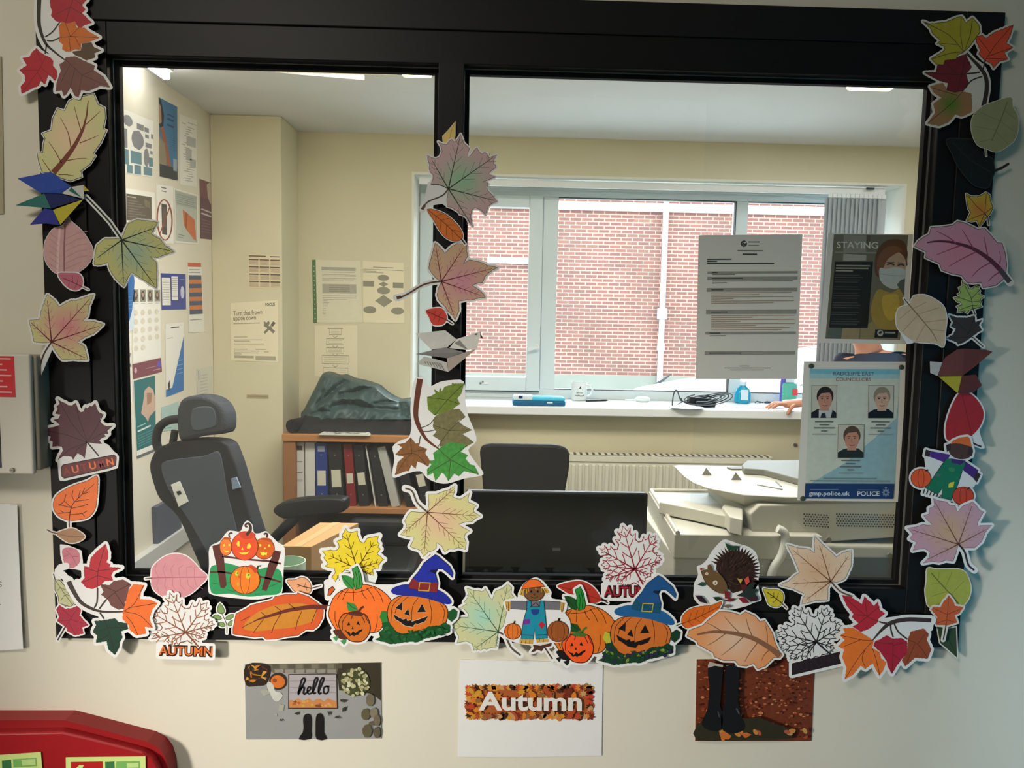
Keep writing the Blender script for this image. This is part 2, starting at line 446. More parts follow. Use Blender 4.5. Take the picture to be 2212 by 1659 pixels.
c.part('printed_leaf', 'red leaf on the left'); c.p(ink(186, 40, 52), jag(X('310 410 350 450 395 475 430 490 455 520 450 560 485 600 490 650 470 690 430 650 410 640 385 720 345 690 330 730 270 755 185 800 175 740 215 690 210 640 165 600 230 555 190 495 250 485 270 450'), .7, 6))
for q in ('395 475 330 600 190 790', '360 540 310 430', '330 600 180 600', '345 570 470 680', '320 620 380 710'): c.s(ink(110, 22, 32), .9, X(q))
c.done('branch_cutout', 'twig cut-out with red, orange and maroon leaves at the top left corner', 'branch cut-out', GL, r=5.5)

reg('A'); c = Cut(2)
c.part('printed_leaf'); o = X('800 800 835 890 895 920 900 1010 880 1100 910 1110 860 1220 795 1310 815 1330 770 1400 690 1460 700 1510 600 1545 520 1520 450 1480 360 1470 330 1380 315 1305 365 1300 370 1230 385 1180 360 1140 440 1110 450 1010 490 925 550 945 590 860 640 835 720 820')
c.p(ink2((236, 205, 170), (214, 210, 150), .06), o); c.s(ink(72, 78, 92), 1.6, o, closed=True)
mb_ = ink(122, 62, 40); c.s(mb_, 13, sm(X('455 1475 560 1350 650 1220 715 1085'), 4, False), w1=6); c.s(mb_, 5, X('715 1085 740 980 752 858'), w1=2)
for q in ('735 1060 790 1010 855 950', '690 1110 660 1010 635 910', '605 1260 580 1130 515 1005', '680 1220 760 1190 840 1155', '525 1390 470 1290 415 1210', '570 1370 660 1355 740 1350', '435 1470 400 1420 360 1360', '500 1490 560 1490 630 1500'):
    c.s(mb_, 2.2, sm(X(q), 3, False), w1=1)
c.done('leaf_cutout', 'large pale yellow-green lobed leaf with thick brown midrib beside the left pane', LC, GL, r=2.6)

reg('B')
def origami(name, label, cat, group, k, facets, marks=()):
    """folded paper bird: creased facets, each corner lifted off the wall by its own amount (mm)"""
    c = Flat((0, FRONT - .0016 - .0026 * k, 1.4), (0, -1, 0)); mbs = {}; allp = []
    for nm, m, pts, lift in facets:
        lift = lift if isinstance(lift, (list, tuple)) else [lift] * len(pts)
        F0 = [c.hit(x, y, l * .001 + .0006) for (x, y), l in zip(pts, lift)]; n = len(F0)
        B0 = [p + Vector((0, .0005, 0)) for p in F0]
        mbs.setdefault(nm, []).append((m, F0, B0)); allp += F0
    root = None; first = facets[0][0]
    for nm in mbs:
        mb = MB()
        for m, F0, B0 in mbs[nm]:
            n = len(F0); tr = tessellate_polygon([[Vector((p.x, p.z, 0)) for p in F0]])
            mb.add(F0 + B0, [tuple(t) for t in tr] + [tuple(n + i for i in reversed(t)) for t in tr] + [(i, (i + 1) % n, n + (i + 1) % n, n + i) for i in range(n)], m)
        for m, w, pts, lift, nn in marks:
            if nn == nm:
                vs = []; P = [np.array(q) for q in pts]; d = P[1] - P[0]; nx = np.array([-d[1], d[0]]) / np.hypot(*d) * w / 2
                for q in (P[0] - nx, P[0] + nx, P[1] + nx, P[1] - nx): vs.append(c.hit(*q, lift * .001 + .0009))
                mb.add(vs, [(0, 1, 2, 3)], m)
        a = np.array([v for v in mb.v]); og_ = Vector((a.min(0) + a.max(0)) / 2)
        if root is None: root = mb.build(nm if False else name, org=og_); tag(root, label, cat, group)
        else: mb.build(nm, parent=root, org=og_)
    return root
bl, nv, tl, yl = ink(44, 76, 168), ink(22, 34, 92), ink(24, 104, 98), ink(188, 176, 44)
origami('origami_bird', 'folded blue, green and yellow paper bird beside the left pane', 'origami bird', 'folded paper birds', 4, [
    ('body', nv, X('305 248 430 255 555 290 350 352'), [2, 5, 3, 4]),
    ('wing', bl, X('120 145 350 100 490 200 420 250 280 245'), [9, 7, 3, 2, 5]),
    ('head', ink(206, 206, 200), X('425 248 485 205 575 190 580 285'), [4, 5, 7, 4]),
    ('head', tl, X('475 230 490 205 560 275'), [5.6, 6, 5.6]), ('beak', yl, X('575 190 615 232 580 232'), [7, 5, 6]),
    ('tail', tl, X('105 330 305 248 350 352'), [7, 3, 4.5]), ('belly', yl, X('365 362 575 288 415 465'), [5, 4, 8]),
    ('lower_wing', ink(34, 44, 140), X('205 465 305 352 365 362 410 468 320 455'), [8, 4, 5, 8, 7])])

reg('B'); c = Cut(2, 1.0); at(c, 150, 475)
c.part('printed_leaf'); o = sm(X('470 410 490 440 560 500 610 570 640 630 635 690 600 745 540 790 480 800 390 800 330 745 305 680 305 600 330 540 370 490 430 470'), 4)
c.p(mat((206, 164, 164), .35, var=.16, scale=60), o); c.s(ink(226, 190, 190), 5, X('412 485 400 640 395 790')); c.s(ink(150, 100, 106), 3.5, X('448 470 442 640 444 795'))
for i in range(6):
    y = 520 + i * 42; c.s(ink(186, 138, 142), 1.2, X(f'448 {y+45} 540 {y} 600 {y-10}' if i < 5 else f'448 {y+40} 560 {y-10}')); c.s(ink(186, 138, 142), 1.2, X(f'400 {y+45} 340 {y}'))
c.done('leaf_cutout', 'rounded dusty pink leaf with a double midrib below the blue paper bird', LC, GL, r=1.2)
c = Cut(3)
c.part('printed_leaf'); c.p(ink(196, 112, 128), sm(X('400 800 470 795 540 800 570 840 565 890 530 915 480 905 430 860'), 3)); c.s(ink(110, 52, 66), 1.6, X('430 830 500 860 610 912'), edge=True)
for q in ('500 860 500 815', '480 850 470 890', '530 876 540 820', '530 876 510 905'): c.s(ink(110, 52, 66), .9, X(q))
c.done('leaf_cutout', 'tiny deep pink leaf overlapping the foot of the dusty pink leaf', LC, GL, r=2.6)

reg('B'); c = Cut(3)
o = X('838 560 880 460 940 430 1010 436 1088 448 1062 490 1040 530 1100 560 1140 610 1200 650 1130 672 1090 690 1030 685 1075 720 1080 780 1078 900 1000 850 905 790 880 830 855 890 800 840 760 780 742 722 700 740 650 740 652 700 665 610 720 562')
c.part('printed_leaf'); c.p(ink2((168, 192, 166), (204, 202, 132), .05), jag(o, 1.0, 4)); c.s(ink(70, 70, 46), 1, jag(o, 1.0, 4), closed=True)
gv = ink(30, 44, 34); veins(c, gv, X('838 570')[0], X('1080 480 1195 648 1076 895 852 885 660 700'), 3, 4, .22, msub=ink(110, 140, 130))
c.part('stem'); c.s(gv, 4, X('838 565 760 450 690 372 592 270'), edge=True, w1=3.4)
c.done('maple_leaf_cutout', 'green and yellow maple leaf on a long stem, reaching over the left pane', LC, GL, r=3.6)

reg('B'); c = Cut(3, 0, -8); at(c, 224, 690)
o = X('355 1272 300 1278 235 1270 220 1200 200 1125 275 1115 280 1070 290 1040 325 945 370 980 408 1030 430 1018 480 990 530 985 645 945 610 1030 605 1090 565 1128 640 1130 712 1150 650 1210 580 1240 530 1275 580 1300 605 1395 500 1390 430 1395 385 1340 362 1300')
c.part('printed_leaf'); c.p(ink2((224, 150, 150), (216, 208, 150), .055), jag(o, 1.0, 4, 4)); c.s(ink(104, 84, 60), 1, jag(o, 1.0, 4, 4), closed=True)
pv = ink(110, 36, 56); veins(c, pv, X('355 1272')[0], X('325 970 635 955 705 1155 598 1388 205 1130'), 2.8, 4, .2, msub=ink(190, 100, 116))
c.part('stem'); c.s(ink(84, 62, 44), 3.4, sm(X('355 1272 300 1360 265 1480 240 1580'), 4, False), edge=True)
c.blank.append(X('360 1290 270 1500 300 1350 340 1280'))
c.done('maple_leaf_cutout', 'pink and yellow maple leaf with curved stem beside the alarm panel', LC, GL, r=4.2)
reg('C'); c = Cut(1, 0, -60); at(c, 92, 860)
c.part('printed_leaf'); c.p(ink(150, 92, 52), X('222 300 262 262 300 262 312 244 326 330 330 462 296 420 250 350'))
c.done('leaf_cutout', 'brown leaf curling off the wall behind the stem beside the alarm panel', LC, GL, r=1.6)

reg('C'); c = Cut(3)
o = X('680 705 740 715 795 718 775 690 790 675 825 660 812 640 845 640 838 615 880 575 830 580 800 565 782 540 780 520 800 505 808 488 770 470 755 440 742 398 715 425 700 420 680 440 665 430 650 465 630 470 610 450 600 420 590 398 560 418 530 415 510 400 480 388 450 368 465 405 440 425 450 445 430 482 470 490 455 520 415 530 440 545 465 570 420 585 390 590 335 610 360 630 362 650 395 660 385 690 410 700 408 740 450 735 482 740 490 770 470 800 452 842 490 815 530 812 560 820 570 842 590 810 605 790 640 810 660 832')
c.part('printed_leaf'); c.p(ink(96, 56, 66), o)
for q in ('680 705 610 500 590 400', '680 705 770 560 800 495', '680 705 820 620 875 578', '680 705 500 640 340 612', '680 705 560 560 455 372', '680 705 600 760 570 835', '680 705 540 760 455 838'): c.s(ink(64, 36, 44), 1.4, X(q))
c.part('stem'); c.s(ink(60, 40, 44), 3, X('680 705 770 812'))
c.part('lettering_band', 'maroon AUTUMN banner with some orange letters'); bn = X('478 900 490 882 560 868 890 803 905 820 900 885 850 905 500 985 482 970'); c.p(ink(112, 56, 60), bn); c.s(ink(52, 34, 34), 2, bn, closed=True)
for i, ch in enumerate('AUTUMN'):
    q = quad(*X('490 895 895 815 895 880 490 965')); c.text(ink(236, 122, 70) if i in (1, 3, 5) else ink(150, 66, 60), ch, q(i / 6 + .02, .95), q(i / 6 + .15, .95), 15, .03)
c.blank.append(X('660 700 830 740 905 830 900 890 480 985 470 860'))
c.done('maple_leaf_cutout', 'dark maroon maple leaf with a maroon AUTUMN banner, left of the grey office chair', LC, GL, r=6)

reg('C'); c = Cut(2)
o = sm(X('755 968 762 1050 755 1150 740 1230 690 1290 620 1310 540 1315 470 1290 425 1240 415 1180 440 1120 510 1070 590 1035 680 1005'), 4)
c.part('printed_leaf'); c.p(ink(246, 120, 52), o); c.s(ink(120, 50, 24), 1.2, jag(o, .8, 3), closed=True); vb = ink(84, 34, 26)
c.s(vb, 2.2, sm(X('538 1318 556 1210 610 1140 735 1030'), 3, False), w1=1)
for q in ('556 1215 500 1160 515 1110', '556 1215 455 1190', '500 1165 460 1200', '580 1170 560 1120 570 1080', '610 1140 625 1080', '550 1250 450 1260', '548 1270 640 1260 680 1240', '556 1220 650 1200 690 1185', '590 1165 690 1150', '640 1110 700 1090', '640 1108 660 1060', '640 1260 660 1285', '500 1258 470 1235'): c.s(vb, 1.4, X(q))
c.part('stem'); c.s(vb, 2.6, X('538 1318 540 1372'), edge=True)
c.done('leaf_cutout', 'bright orange veined leaf below the maroon AUTUMN leaf', LC, GL, r=4)
c = Cut(3)
c.part('printed_leaf'); c.p(ink(168, 128, 98), sm(X('440 1415 510 1385 560 1375 610 1395 662 1440 610 1480 540 1488 480 1455'), 3)); c.s(ink(110, 80, 60), 1, X('440 1415 540 1440 655 1440'))
c.part('stem'); c.s(ink(86, 72, 60), 2.6, X('365 1385 400 1405 442 1416'), edge=True)
c.done('leaf_cutout', 'small pale brown leaf lying sideways under the bright orange leaf', LC, GL, r=2.4, paper=PAPERB)

# ---- bottom left corner
reg('D'); c = Cut(3)
c.part('printed_leaf'); c.p(mat((206, 132, 146), .25, var=.25, scale=90, coat=.5), sm(X('365 425 440 402 520 430 553 500 540 570 470 622 400 600 372 520'), 3)); c.blank.append(X('345 378 420 385 560 440 575 560 560 640 380 600 350 480'))
for q in ('400 430 470 500 520 600', '470 500 540 500', '440 470 380 500'): c.s(ink(160, 84, 100), 1, X(q))
c.done('leaf_cutout', 'small glossy pink leaf above the bottom left branch', LC, GL, r=1.5)
c = Cut(1)
c.part('printed_leaf'); o = X('285 740 340 750 410 830 430 890 470 900 500 980 450 1030 390 1010 330 1000 320 920 285 850'); c.p(ink(196, 196, 154), o); c.s(ink(70, 74, 54), 1.4, o, closed=True)
for q in ('290 750 380 880 480 1020', '350 830 400 850', '340 830 310 860', '400 900 460 910', '390 900 350 960'): c.s(ink(90, 94, 66), 1.2, X(q))
c.part('stem'); c.s(ink(80, 80, 66), 2.4, X('288 745 270 680'), edge=True)
c.done('leaf_cutout', 'pale sage leaf at the bottom left corner of the frame', LC, GB, r=2.6)
c = Cut(2)
c.part('printed_leaf'); c.p(ink(172, 52, 70), jag(X('330 1010 400 1050 470 1040 545 1010 560 1060 545 1120 600 1180 640 1220 570 1250 590 1310 500 1330 420 1290 400 1240 310 1180 330 1130 300 1060'), .9, 5))
for q in ('395 1240 460 1140 540 1020', '460 1140 340 1030', '440 1170 320 1180', '450 1160 630 1220', '430 1190 500 1320'): c.s(ink(130, 34, 50), 1, X(q))
c.part('stem'); c.s(ink(60, 40, 40), 3, X('395 1240 315 1380'), edge=True)
c.done('maple_leaf_cutout', 'crimson maple leaf with dark stem at the bottom left corner, below the sage leaf', LC, GB, r=3.2)
c = Cut(3, 1.2); at(c, 225, 1175)
c.part('twig'); tw2 = ink(64, 52, 46)
c.s(tw2, 11, sm(X('430 760 480 860 560 980 680 1050 800 1080 1000 1080'), 4, False), w1=3, edge=True)
for q in ('735 830 730 980 700 1040', '830 950 790 1000 755 1050', '760 1090 780 1120 805 1155'): c.s(tw2, 3.6, sm(X(q), 3, False), edge=True)
c.blank.append(X('520 760 740 830 840 950 1000 1080 800 1080 600 960')); c.blank.append(X('800 1090 1000 1090 1060 1220 900 1150'))
c.lines.append((X('430 760 370 690 322 700 318 650 345 615 405 600'), 3))
RL = [('printed_leaf', 'red leaf', ink(186, 40, 54), '820 365 845 440 850 500 830 560 870 580 860 610 990 615 900 660 880 700 900 750 810 760 770 800 690 840 620 830 560 770 600 720 590 650 595 600 650 610 660 520 720 450 790 390', ['735 830 740 650 815 380', '740 650 980 620', '740 660 600 620', '738 700 580 770', '738 700 880 740']),
      ('printed_leaf', 'brown leaf', ink(112, 70, 66), '760 790 860 800 900 760 1000 740 1090 790 1060 850 1080 930 1020 980 1040 1040 960 1060 880 1020 840 950 770 900 800 870', ['830 950 930 870 1080 790', '930 870 780 800', '920 880 1030 1040']),
      ('printed_leaf', 'orange leaf', ink(238, 112, 44), '1060 860 1110 790 1230 800 1190 880 1180 950 1280 950 1370 990 1310 1060 1280 1160 1320 1250 1230 1240 1250 1310 1150 1330 1080 1280 1060 1220 1000 1160 1000 1090 1030 990', ['1000 1080 1120 1000 1220 805', '1060 1040 1360 990', '1020 1080 1180 1120 1310 1245', '1040 1130 1100 1200 1160 1325']),
      ('printed_leaf', 'dark green leaf', ink(26, 62, 46), '690 1280 720 1220 700 1180 800 1170 915 1150 960 1190 1040 1200 1060 1260 980 1290 1000 1350 970 1400 965 1450 920 1535 850 1480 830 1390 720 1410 730 1330 690 1300', ['805 1160 860 1300 920 1530', '840 1250 1050 1240', '840 1260 700 1290', '860 1320 730 1400'])]
for nm, lb, m, o, vs in RL:
    c.part(nm, lb); c.p(m, jag(X(o), .8, 6))
    for q in vs: c.s(DK, 1.2, sm(X(q), 3, False) if len(q.split()) > 4 else X(q))
c.done('branch_cutout', 'dark twig cut-out with red, brown, orange and green leaves, bottom left corner', 'branch cut-out', GB, r=6, noholes=False)

reg('D'); c = Cut(1)
c.part('printed_leaf'); c.p(mat((214, 148, 156), .35, var=.14, scale=45), sm(X('1893 715 1820 640 1740 550 1660 490 1560 468 1460 490 1370 550 1312 620 1303 700 1303 780 1330 850 1400 910 1460 930 1600 930 1700 900 1800 820'), 4))
c.s(ink(186, 106, 122), 2.2, X('1310 725 1600 718 1880 716'))
for i in range(6):
    x = 1380 + i * 75; c.s(ink(190, 116, 130), 1, X(f'{x} 722 {x-40+i*8} {640-i*6} {x-20+i*18} {560+i*10}')); c.s(ink(190, 116, 130), 1, X(f'{x} 722 {x-20+i*8} 800 {x+i*18} {880-i*8}'))
c.part('stem'); c.s(ink(120, 90, 80), 2.6, X('1238 733 1312 724'), edge=True)
c.done('leaf_cutout', 'smooth pink leaf on its side across the bottom of the left pane', LC, GB, r=2.4)

# ---- AUTUMN maple leaves in outline
def autumn_leaf(key, k, name, label, pen, pen2, ctr, seq, stem, T0, T1, th, tf, to, fills=None, group=GB, tilt=0.0, piv=None, band=None, hidden=False, teeth=2, sd=1):
    reg(key); c = Cut(k, tilt)
    if piv: at(c, *piv)
    ctr = X(ctr)[0]; sq = X(seq); o = maple(ctr, sq, teeth, .15, sd); tips = sq[1::2]
    c.part('printed_leaf'); c.p(fills or mat((228, 228, 226), .5, var=.02), o); c.s(pen, 2.4, o, closed=True)
    veins(c, pen, ctr, tips, 3.2, 3, .3, 42, 2, .86, pen2)
    c.part('stem'); c.s(pen, 3.4, X(stem))
    c.part('lettering', 'AUTUMN in fat letters')
    if band: c.p(band, X(T0), edge=True); q = quad(*X(T0)); p0, p1 = q(.03, .85), q(.97, .85)
    else: p0, p1 = X(T0)[0], X(T1)[0]
    if not hidden: c.text(to, 'AUTUMN', p0, p1, th, .085, edge=True)
    e = np.array([0, -th * .04]); c.text(tf, 'AUTUMN', tuple(np.array(p0) + e), tuple(np.array(p1) + e), th * .92, .012)
    return c, name, label
c, n_, l_ = autumn_leaf('D', 2, 'maple_leaf_cutout', '', ink(128, 78, 52), ink(160, 104, 76), '1665 1300',
    '1640 1400 1480 1430 1490 1330 1300 1365 1420 1250 1265 1065 1470 1100 1495 880 1660 1050 1890 985 1860 1160 1970 1215 1830 1260 1860 1350', '1665 1300 1730 1370 1800 1450', '1380 1535', '1945 1550', 20, ink(226, 112, 44), ink(40, 26, 22), tilt=1.6, piv=(400, 1280))
c.done(n_, 'white maple leaf outlined in brown over orange AUTUMN lettering', LC, GB, r=6.2)

reg('E'); c = Cut(1)
c.part('stem'); c.s(ink(50, 60, 44), 2, sm(X('375 1430 372 1330 318 1210'), 3, False), edge=True, w1=1.2)
for q in ('295 1090 345 1160 332 1205 280 1198 265 1150', '215 1235 270 1220 315 1265 270 1278 228 1266', '365 1250 420 1215 465 1225 420 1270 372 1276', '288 1310 330 1308 355 1350 312 1357 277 1332', '385 1325 420 1290 460 1290 440 1335 402 1350'):
    c.part('leaflet'); o = sm(X(q), 3); c.p(ink(128, 158, 96), o); c.s(ink(60, 80, 48), 1.2, o, closed=True)
c.done('sprig_cutout', 'small green sprig of five leaflets beside the brown-outlined AUTUMN leaf', LC, GB, r=3.4)

# ---- pumpkins on a fence
reg('E'); c = Cut(2)
c.outline = sm(X('610 132 668 175 690 270 760 275 820 252 870 290 960 380 1042 450 1030 700 1010 975 900 1010 740 1042 480 1030 210 990 160 920 168 640 175 440 290 370 380 258 450 250 530 256 565 175'), 3)
c.part('printed_meadow'); gr = ink(46, 152, 92)
c.p(gr, sm(X('180 690 260 640 350 620 480 650 600 690 760 690 850 670 1000 720 998 960 800 995 620 1010 400 975 195 965'), 3), False)
for q in ('200 850 300 870 420 840', '380 930 440 950 520 930', '770 880 850 900 960 860', '700 985 760 975'): c.s(ink(26, 110, 66), 1.4, X(q))
c.part('printed_fence'); br = ink(92, 46, 40)
for q in ('180 728 300 722 430 742', '755 780 860 800 1000 842', '320 545 600 580 860 600 1000 630'): c.s(br, 4, X(q))
c.p(br, X('205 425 290 400 310 470 340 560 372 880 340 915 300 905 262 680 225 520'), False); c.p(br, X('930 475 1000 490 960 640 880 830 832 948 778 930 852 640'), False)
def pumpk(c, m, rim, cx, cy, rx, ry, lab, ribs=3, n=28):
    c.part('printed_pumpkin', lab); o = [(x, y) for x, y in ell(cx, cy, rx, ry, n=n)]; c.p(m, o, False); c.s(rim, 1.4, o, closed=True)
    for i in range(ribs):
        t = (i - (ribs - 1) / 2) / max(1, (ribs - 1) / 2) * .62
        c.s(rim, 1, X([v for a in range(-8, 9) for v in (cx + rx * t * math.cos(a / 8 * 1.35), cy + ry * math.sin(a / 8 * 1.35))]))
rim = ink(120, 44, 20); ylw = ink(244, 226, 60); oc = ink(70, 48, 40)
def face_poly(m, *qs):
    for q in qs: c.p(m, X(q), False)
pumpk(c, ink(240, 128, 54), rim, 362, 435, 70, 100, 'small worried pumpkin on the rail', 0); c.p(ink(196, 84, 30), X('318 345 350 320 400 322 432 345 380 352'), False)
c.s(oc, 3, sm(X('405 325 398 290 420 272 440 282'), 3, False)); face_poly(ylw, '330 405 350 405 350 430 335 428', '392 400 415 402 412 425 395 424', '338 470 365 480 395 478 395 492 360 495')
pumpk(c, ink(216, 98, 30), rim, 805, 455, 118, 122, 'grinning pumpkin on the right of the rail', 0); c.p(ink(186, 76, 28), X('735 345 790 330 860 335 895 360 890 385 830 360'), False)
c.s(oc, 4, sm(X('835 330 840 290 820 280 800 292'), 3, False)); face_poly(ylw, '745 400 775 410 770 435 750 430', '850 410 875 405 880 430 858 437', '805 445 825 442 825 460 808 460', '758 490 785 500 800 492 820 505 842 495 835 535 812 525 795 538 770 525')
pumpk(c, ink(232, 84, 42), rim, 580, 430, 155, 160, 'big red-orange pumpkin at the top', 0); c.p(ink(210, 70, 40), sm(X('510 275 560 255 650 258 700 290 690 325 620 345 545 330'), 3), False)
c.s(oc, 7, sm(X('600 300 640 250 645 200 625 165 592 175 590 200 612 205'), 4, False), w1=2.5); face_poly(ylw, '485 395 505 365 522 375 522 430 500 430', '605 450 615 405 640 395 655 430 640 455', '555 440 568 470 540 468', '510 495 545 505 560 500 600 500 635 485 610 515 580 525 545 520')
pumpk(c, ink(238, 126, 36), rim, 584, 818, 172, 160, 'surprised pumpkin on the grass', 2); c.p(ink(206, 72, 40), X('620 655 650 640 720 680 735 720 700 740 660 690'), False); c.s(oc, 3, sm(X('725 690 735 660 768 655'), 3, False))
c.p(ink(206, 214, 60), ell(490, 745, 20, 26), False); c.p(ink(206, 214, 60), ell(620, 770, 28, 32), False); c.p(ink(86, 140, 44), ell(497, 738, 8, 10), False); c.p(ink(86, 140, 44), ell(628, 760, 10, 12), False); c.p(ink(214, 160, 50), ell(505, 868, 16, 28), False); c.p(ink(200, 92, 50), ell(522, 782, 16, 14), False)
c.done('pumpkins_cutout', 'paper cut-out of four jack-o-lanterns around a brown fence on green grass', 'pumpkin cut-out', GB, r=0)

reg('E'); c = Cut(2)
c.part('printed_leaf'); o = sm(X('1068 822 1160 815 1230 787 1290 800 1335 850 1350 912 1330 968 1230 965 1160 950 1105 885'), 3); c.p(ink(230, 166, 122), o); c.s(ink(110, 76, 60), 1.4, o, closed=True); c.s(ink(80, 44, 36), 2, X('1190 870 1260 895 1350 915'))
for q in ('1230 885 1190 900', '1270 898 1290 840', '1290 905 1300 940'): c.s(ink(110, 60, 46), 1, X(q))
c.part('stem'); c.s(ink(80, 44, 36), 2.2, sm(X('1350 915 1410 898 1462 885'), 3, False), edge=True)
c.done('leaf_cutout', 'small peach leaf with a curled stem above the big orange and brown leaf', LC, GB, r=3.4)
reg('E'); c = Cut(4)
o = X('445 1440 445 1380 480 1210 620 1135 650 1110 900 1050 930 1010 1050 985 1180 985 1190 965 1320 1010 1420 1080 1480 1130 1490 1180 1480 1260 1430 1350 1370 1395 1290 1390 1190 1460 1080 1470 940 1500 830 1505 790 1470 700 1480 600 1465 490 1450')
c.part('printed_leaf'); c.p(ink(216, 92, 44), o); c.p(ink(206, 134, 46), sm(X('560 1365 700 1210 900 1120 1060 1095 1250 1090 1400 1150 1380 1280 1200 1350 1060 1375 900 1390 700 1410'), 3), False); c.s(ink(120, 60, 40), 1.2, o, closed=True)
mr_ = ink(108, 44, 34); c.s(mr_, 11, sm(X('1590 1140 1380 1128 1100 1165 880 1230'), 4, False), w1=6); c.s(mr_, 6, sm(X('880 1230 760 1265 690 1295'), 3, False), w1=2)
for q in ('690 1295 600 1340 550 1370', '800 1270 730 1360 680 1430', '1000 1205 920 1340 890 1430', '1240 1180 1190 1290 1170 1390', '1420 1150 1380 1240 1350 1320', '1010 1180 930 1120', '1160 1150 1090 1090', '830 1240 770 1190', '640 1240 540 1290'): c.s(mr_, 1.5, X(q))
c.done('leaf_cutout', 'big red-orange and ochre leaf with a thick brown midrib on the bottom rail', LC, GB, r=3.6)

# ---- yellow leaf and the two pumpkin groups
reg('F'); c = Cut(1)
o = X('490 690 360 690 280 760 235 838 215 800 195 790 238 730 225 680 160 675 108 655 150 640 152 620 125 590 102 560 126 530 84 482 140 480 185 470 210 480 252 476 282 440 275 400 250 370 300 352 322 340 318 290 340 265 355 220 380 260 420 272 455 262 492 250 490 290 502 325 520 370 555 390 575 388 600 340 622 330 680 322 746 305 724 345 722 375 745 400 728 440 762 460 740 480 718 520 760 545 782 575 802 580 770 600 740 640 740 680 700 680 668 700 672 735 684 766 640 752 590 740 540 710')
c.part('printed_leaf'); c.p(ink(236, 212, 52), o); c.s(ink(120, 100, 40), 1.4, o, closed=True); yv = ink(92, 60, 30)
veins(c, yv, X('490 690')[0], X('352 250 700 350 770 600 140 520 240 810 670 752'), 2.6, 3, .26, 40, 1.3, .9)
c.part('lettering', 'one orange letter showing'); a_ = X('150 1000 160 925 205 892 232 930 205 960 180 992'); c.p(ink(206, 92, 42), a_); c.s(ink(60, 30, 24), 2, a_, closed=True)
c.blank.append(X('140 850 230 830 480 700 690 770 660 850 300 900 150 1020')); c.done('maple_leaf_cutout', 'yellow maple leaf behind the orange pumpkin under the blue witch hat picture', LC, GB, r=7)
def pumpkin_group(dx, dy, k, P, label, tilt, berries):
    reg('F', dx, dy); c = Cut(k, tilt); at(c, 850 + dx, 1200 + dy); f = lambda q: X(q)
    ol = ink(60, 26, 18)
    c.part('printed_pumpkin', 'big plain pumpkin'); o = sm(f('190 1080 225 1010 310 940 420 905 560 870 700 900 800 960 880 1050 880 1150 800 1300 760 1390 650 1430 300 1430 230 1370 162 1240 170 1150'), 3)
    c.p(P['big'], o); c.s(ol, 1.6, o, closed=True)
    for q in ('330 930 290 990 260 1040', '390 925 350 980 320 1050', '450 940 445 1060', '540 930 560 990 600 1040', '600 910 660 990 690 1060', '680 900 750 980 790 1080', '720 1210 720 1320 690 1420', '235 1180 235 1280 265 1370', '300 945 400 965 540 950 660 900'): c.s(ol, 1.3, sm(f(q), 3, False))
    c.part('printed_stalk'); o = f('305 765 350 762 390 772 440 800 455 870 450 930 380 908 330 850'); c.p(P['leaf'], o); c.s(P['vein'], 1.2, f('315 770 380 850 445 925'))
    o = f('430 690 490 655 530 740 552 860 540 910 470 930 442 850 452 770'); c.p(P['stalk'], o); c.s(P['vein'], 1.6, o, closed=True)
    for q in ('470 720 490 800 480 915', '500 710 520 800 510 905'): c.s(P['vein'], 1.4, f(q))
    c.part('printed_jack_o_lantern', 'small carved pumpkin'); o = sm(f('275 1330 300 1250 350 1205 460 1222 570 1210 622 1280 642 1380 610 1470 540 1530 430 1528 370 1490 310 1420'), 3)
    c.p(P['small'], o); c.s(ol, 2, o, closed=True)
    for q in ('380 1215 320 1300 320 1400', '440 1225 420 1270', '540 1230 580 1310', '575 1215 625 1320'): c.s(ol, 1.6, sm(f(q), 3, False) if len(q.split()) > 4 else f(q))
    for q in ('370 1345 395 1300 410 1340', '480 1330 500 1290 525 1340', '425 1385 438 1350 450 1385', '340 1395 360 1400 375 1420 400 1420 415 1448 440 1410 470 1432 510 1400 555 1385 545 1410 520 1425 505 1450 470 1455 455 1470 430 1455 405 1470 380 1440'): c.p(BLK, f(q), False)
    c.p(P['cap'], f('385 1190 440 1180 500 1165 570 1215 540 1237 410 1226'), False); c.s(P['cap'], 4.5, f('505 1185 540 1140 566 1125'), edge=True)
    o = f('365 1070 460 1095 500 1160 440 1180 390 1180 372 1130'); c.p(P['leaf'], o); c.s(P['vein'], 1.2, f('370 1075 430 1130 490 1160'))
    c.part('printed_acorn'); c.p(P['acorn'], sm(f('215 1400 280 1390 330 1440 375 1490 350 1510 270 1490 220 1430'), 3)); c.p(P['aleaf'], f('205 1480 270 1462 262 1500 245 1528')); c.p(P['aleaf'], f('290 1520 365 1500 358 1540 335 1567'))
    c.part('printed_jack_o_lantern', 'grinning pumpkin wearing the hat'); o = sm(f('840 1180 870 1080 960 1012 1100 1000 1300 1020 1480 1090 1535 1170 1530 1260 1480 1340 1250 1390 1040 1440 950 1420 880 1350 845 1260'), 3)
    c.p(P['jack'], o); c.s(ol, 1.6, o, closed=True)
    for q in ('1000 1010 900 1120 880 1300', '1080 1010 960 1120 930 1200', '1200 1020 1130 1130 1120 1330', '1320 1040 1350 1180 1340 1320', '1450 1090 1500 1180 1480 1300'): c.s(ol, 1.2, sm(f(q), 4, False))
    for q in ('930 1140 1015 1072 1008 1172', '1182 1192 1240 1094 1286 1188', '1033 1212 1078 1150 1102 1236', '908 1212 960 1245 1020 1275 1060 1262 1070 1292 1110 1280 1120 1300 1200 1275 1312 1235 1270 1300 1185 1330 1165 1320 1130 1362 1040 1345 980 1300 930 1270'):
        c.s(P['cut'], 1.6, f(q), closed=True); c.p(BLK, f(q), False)
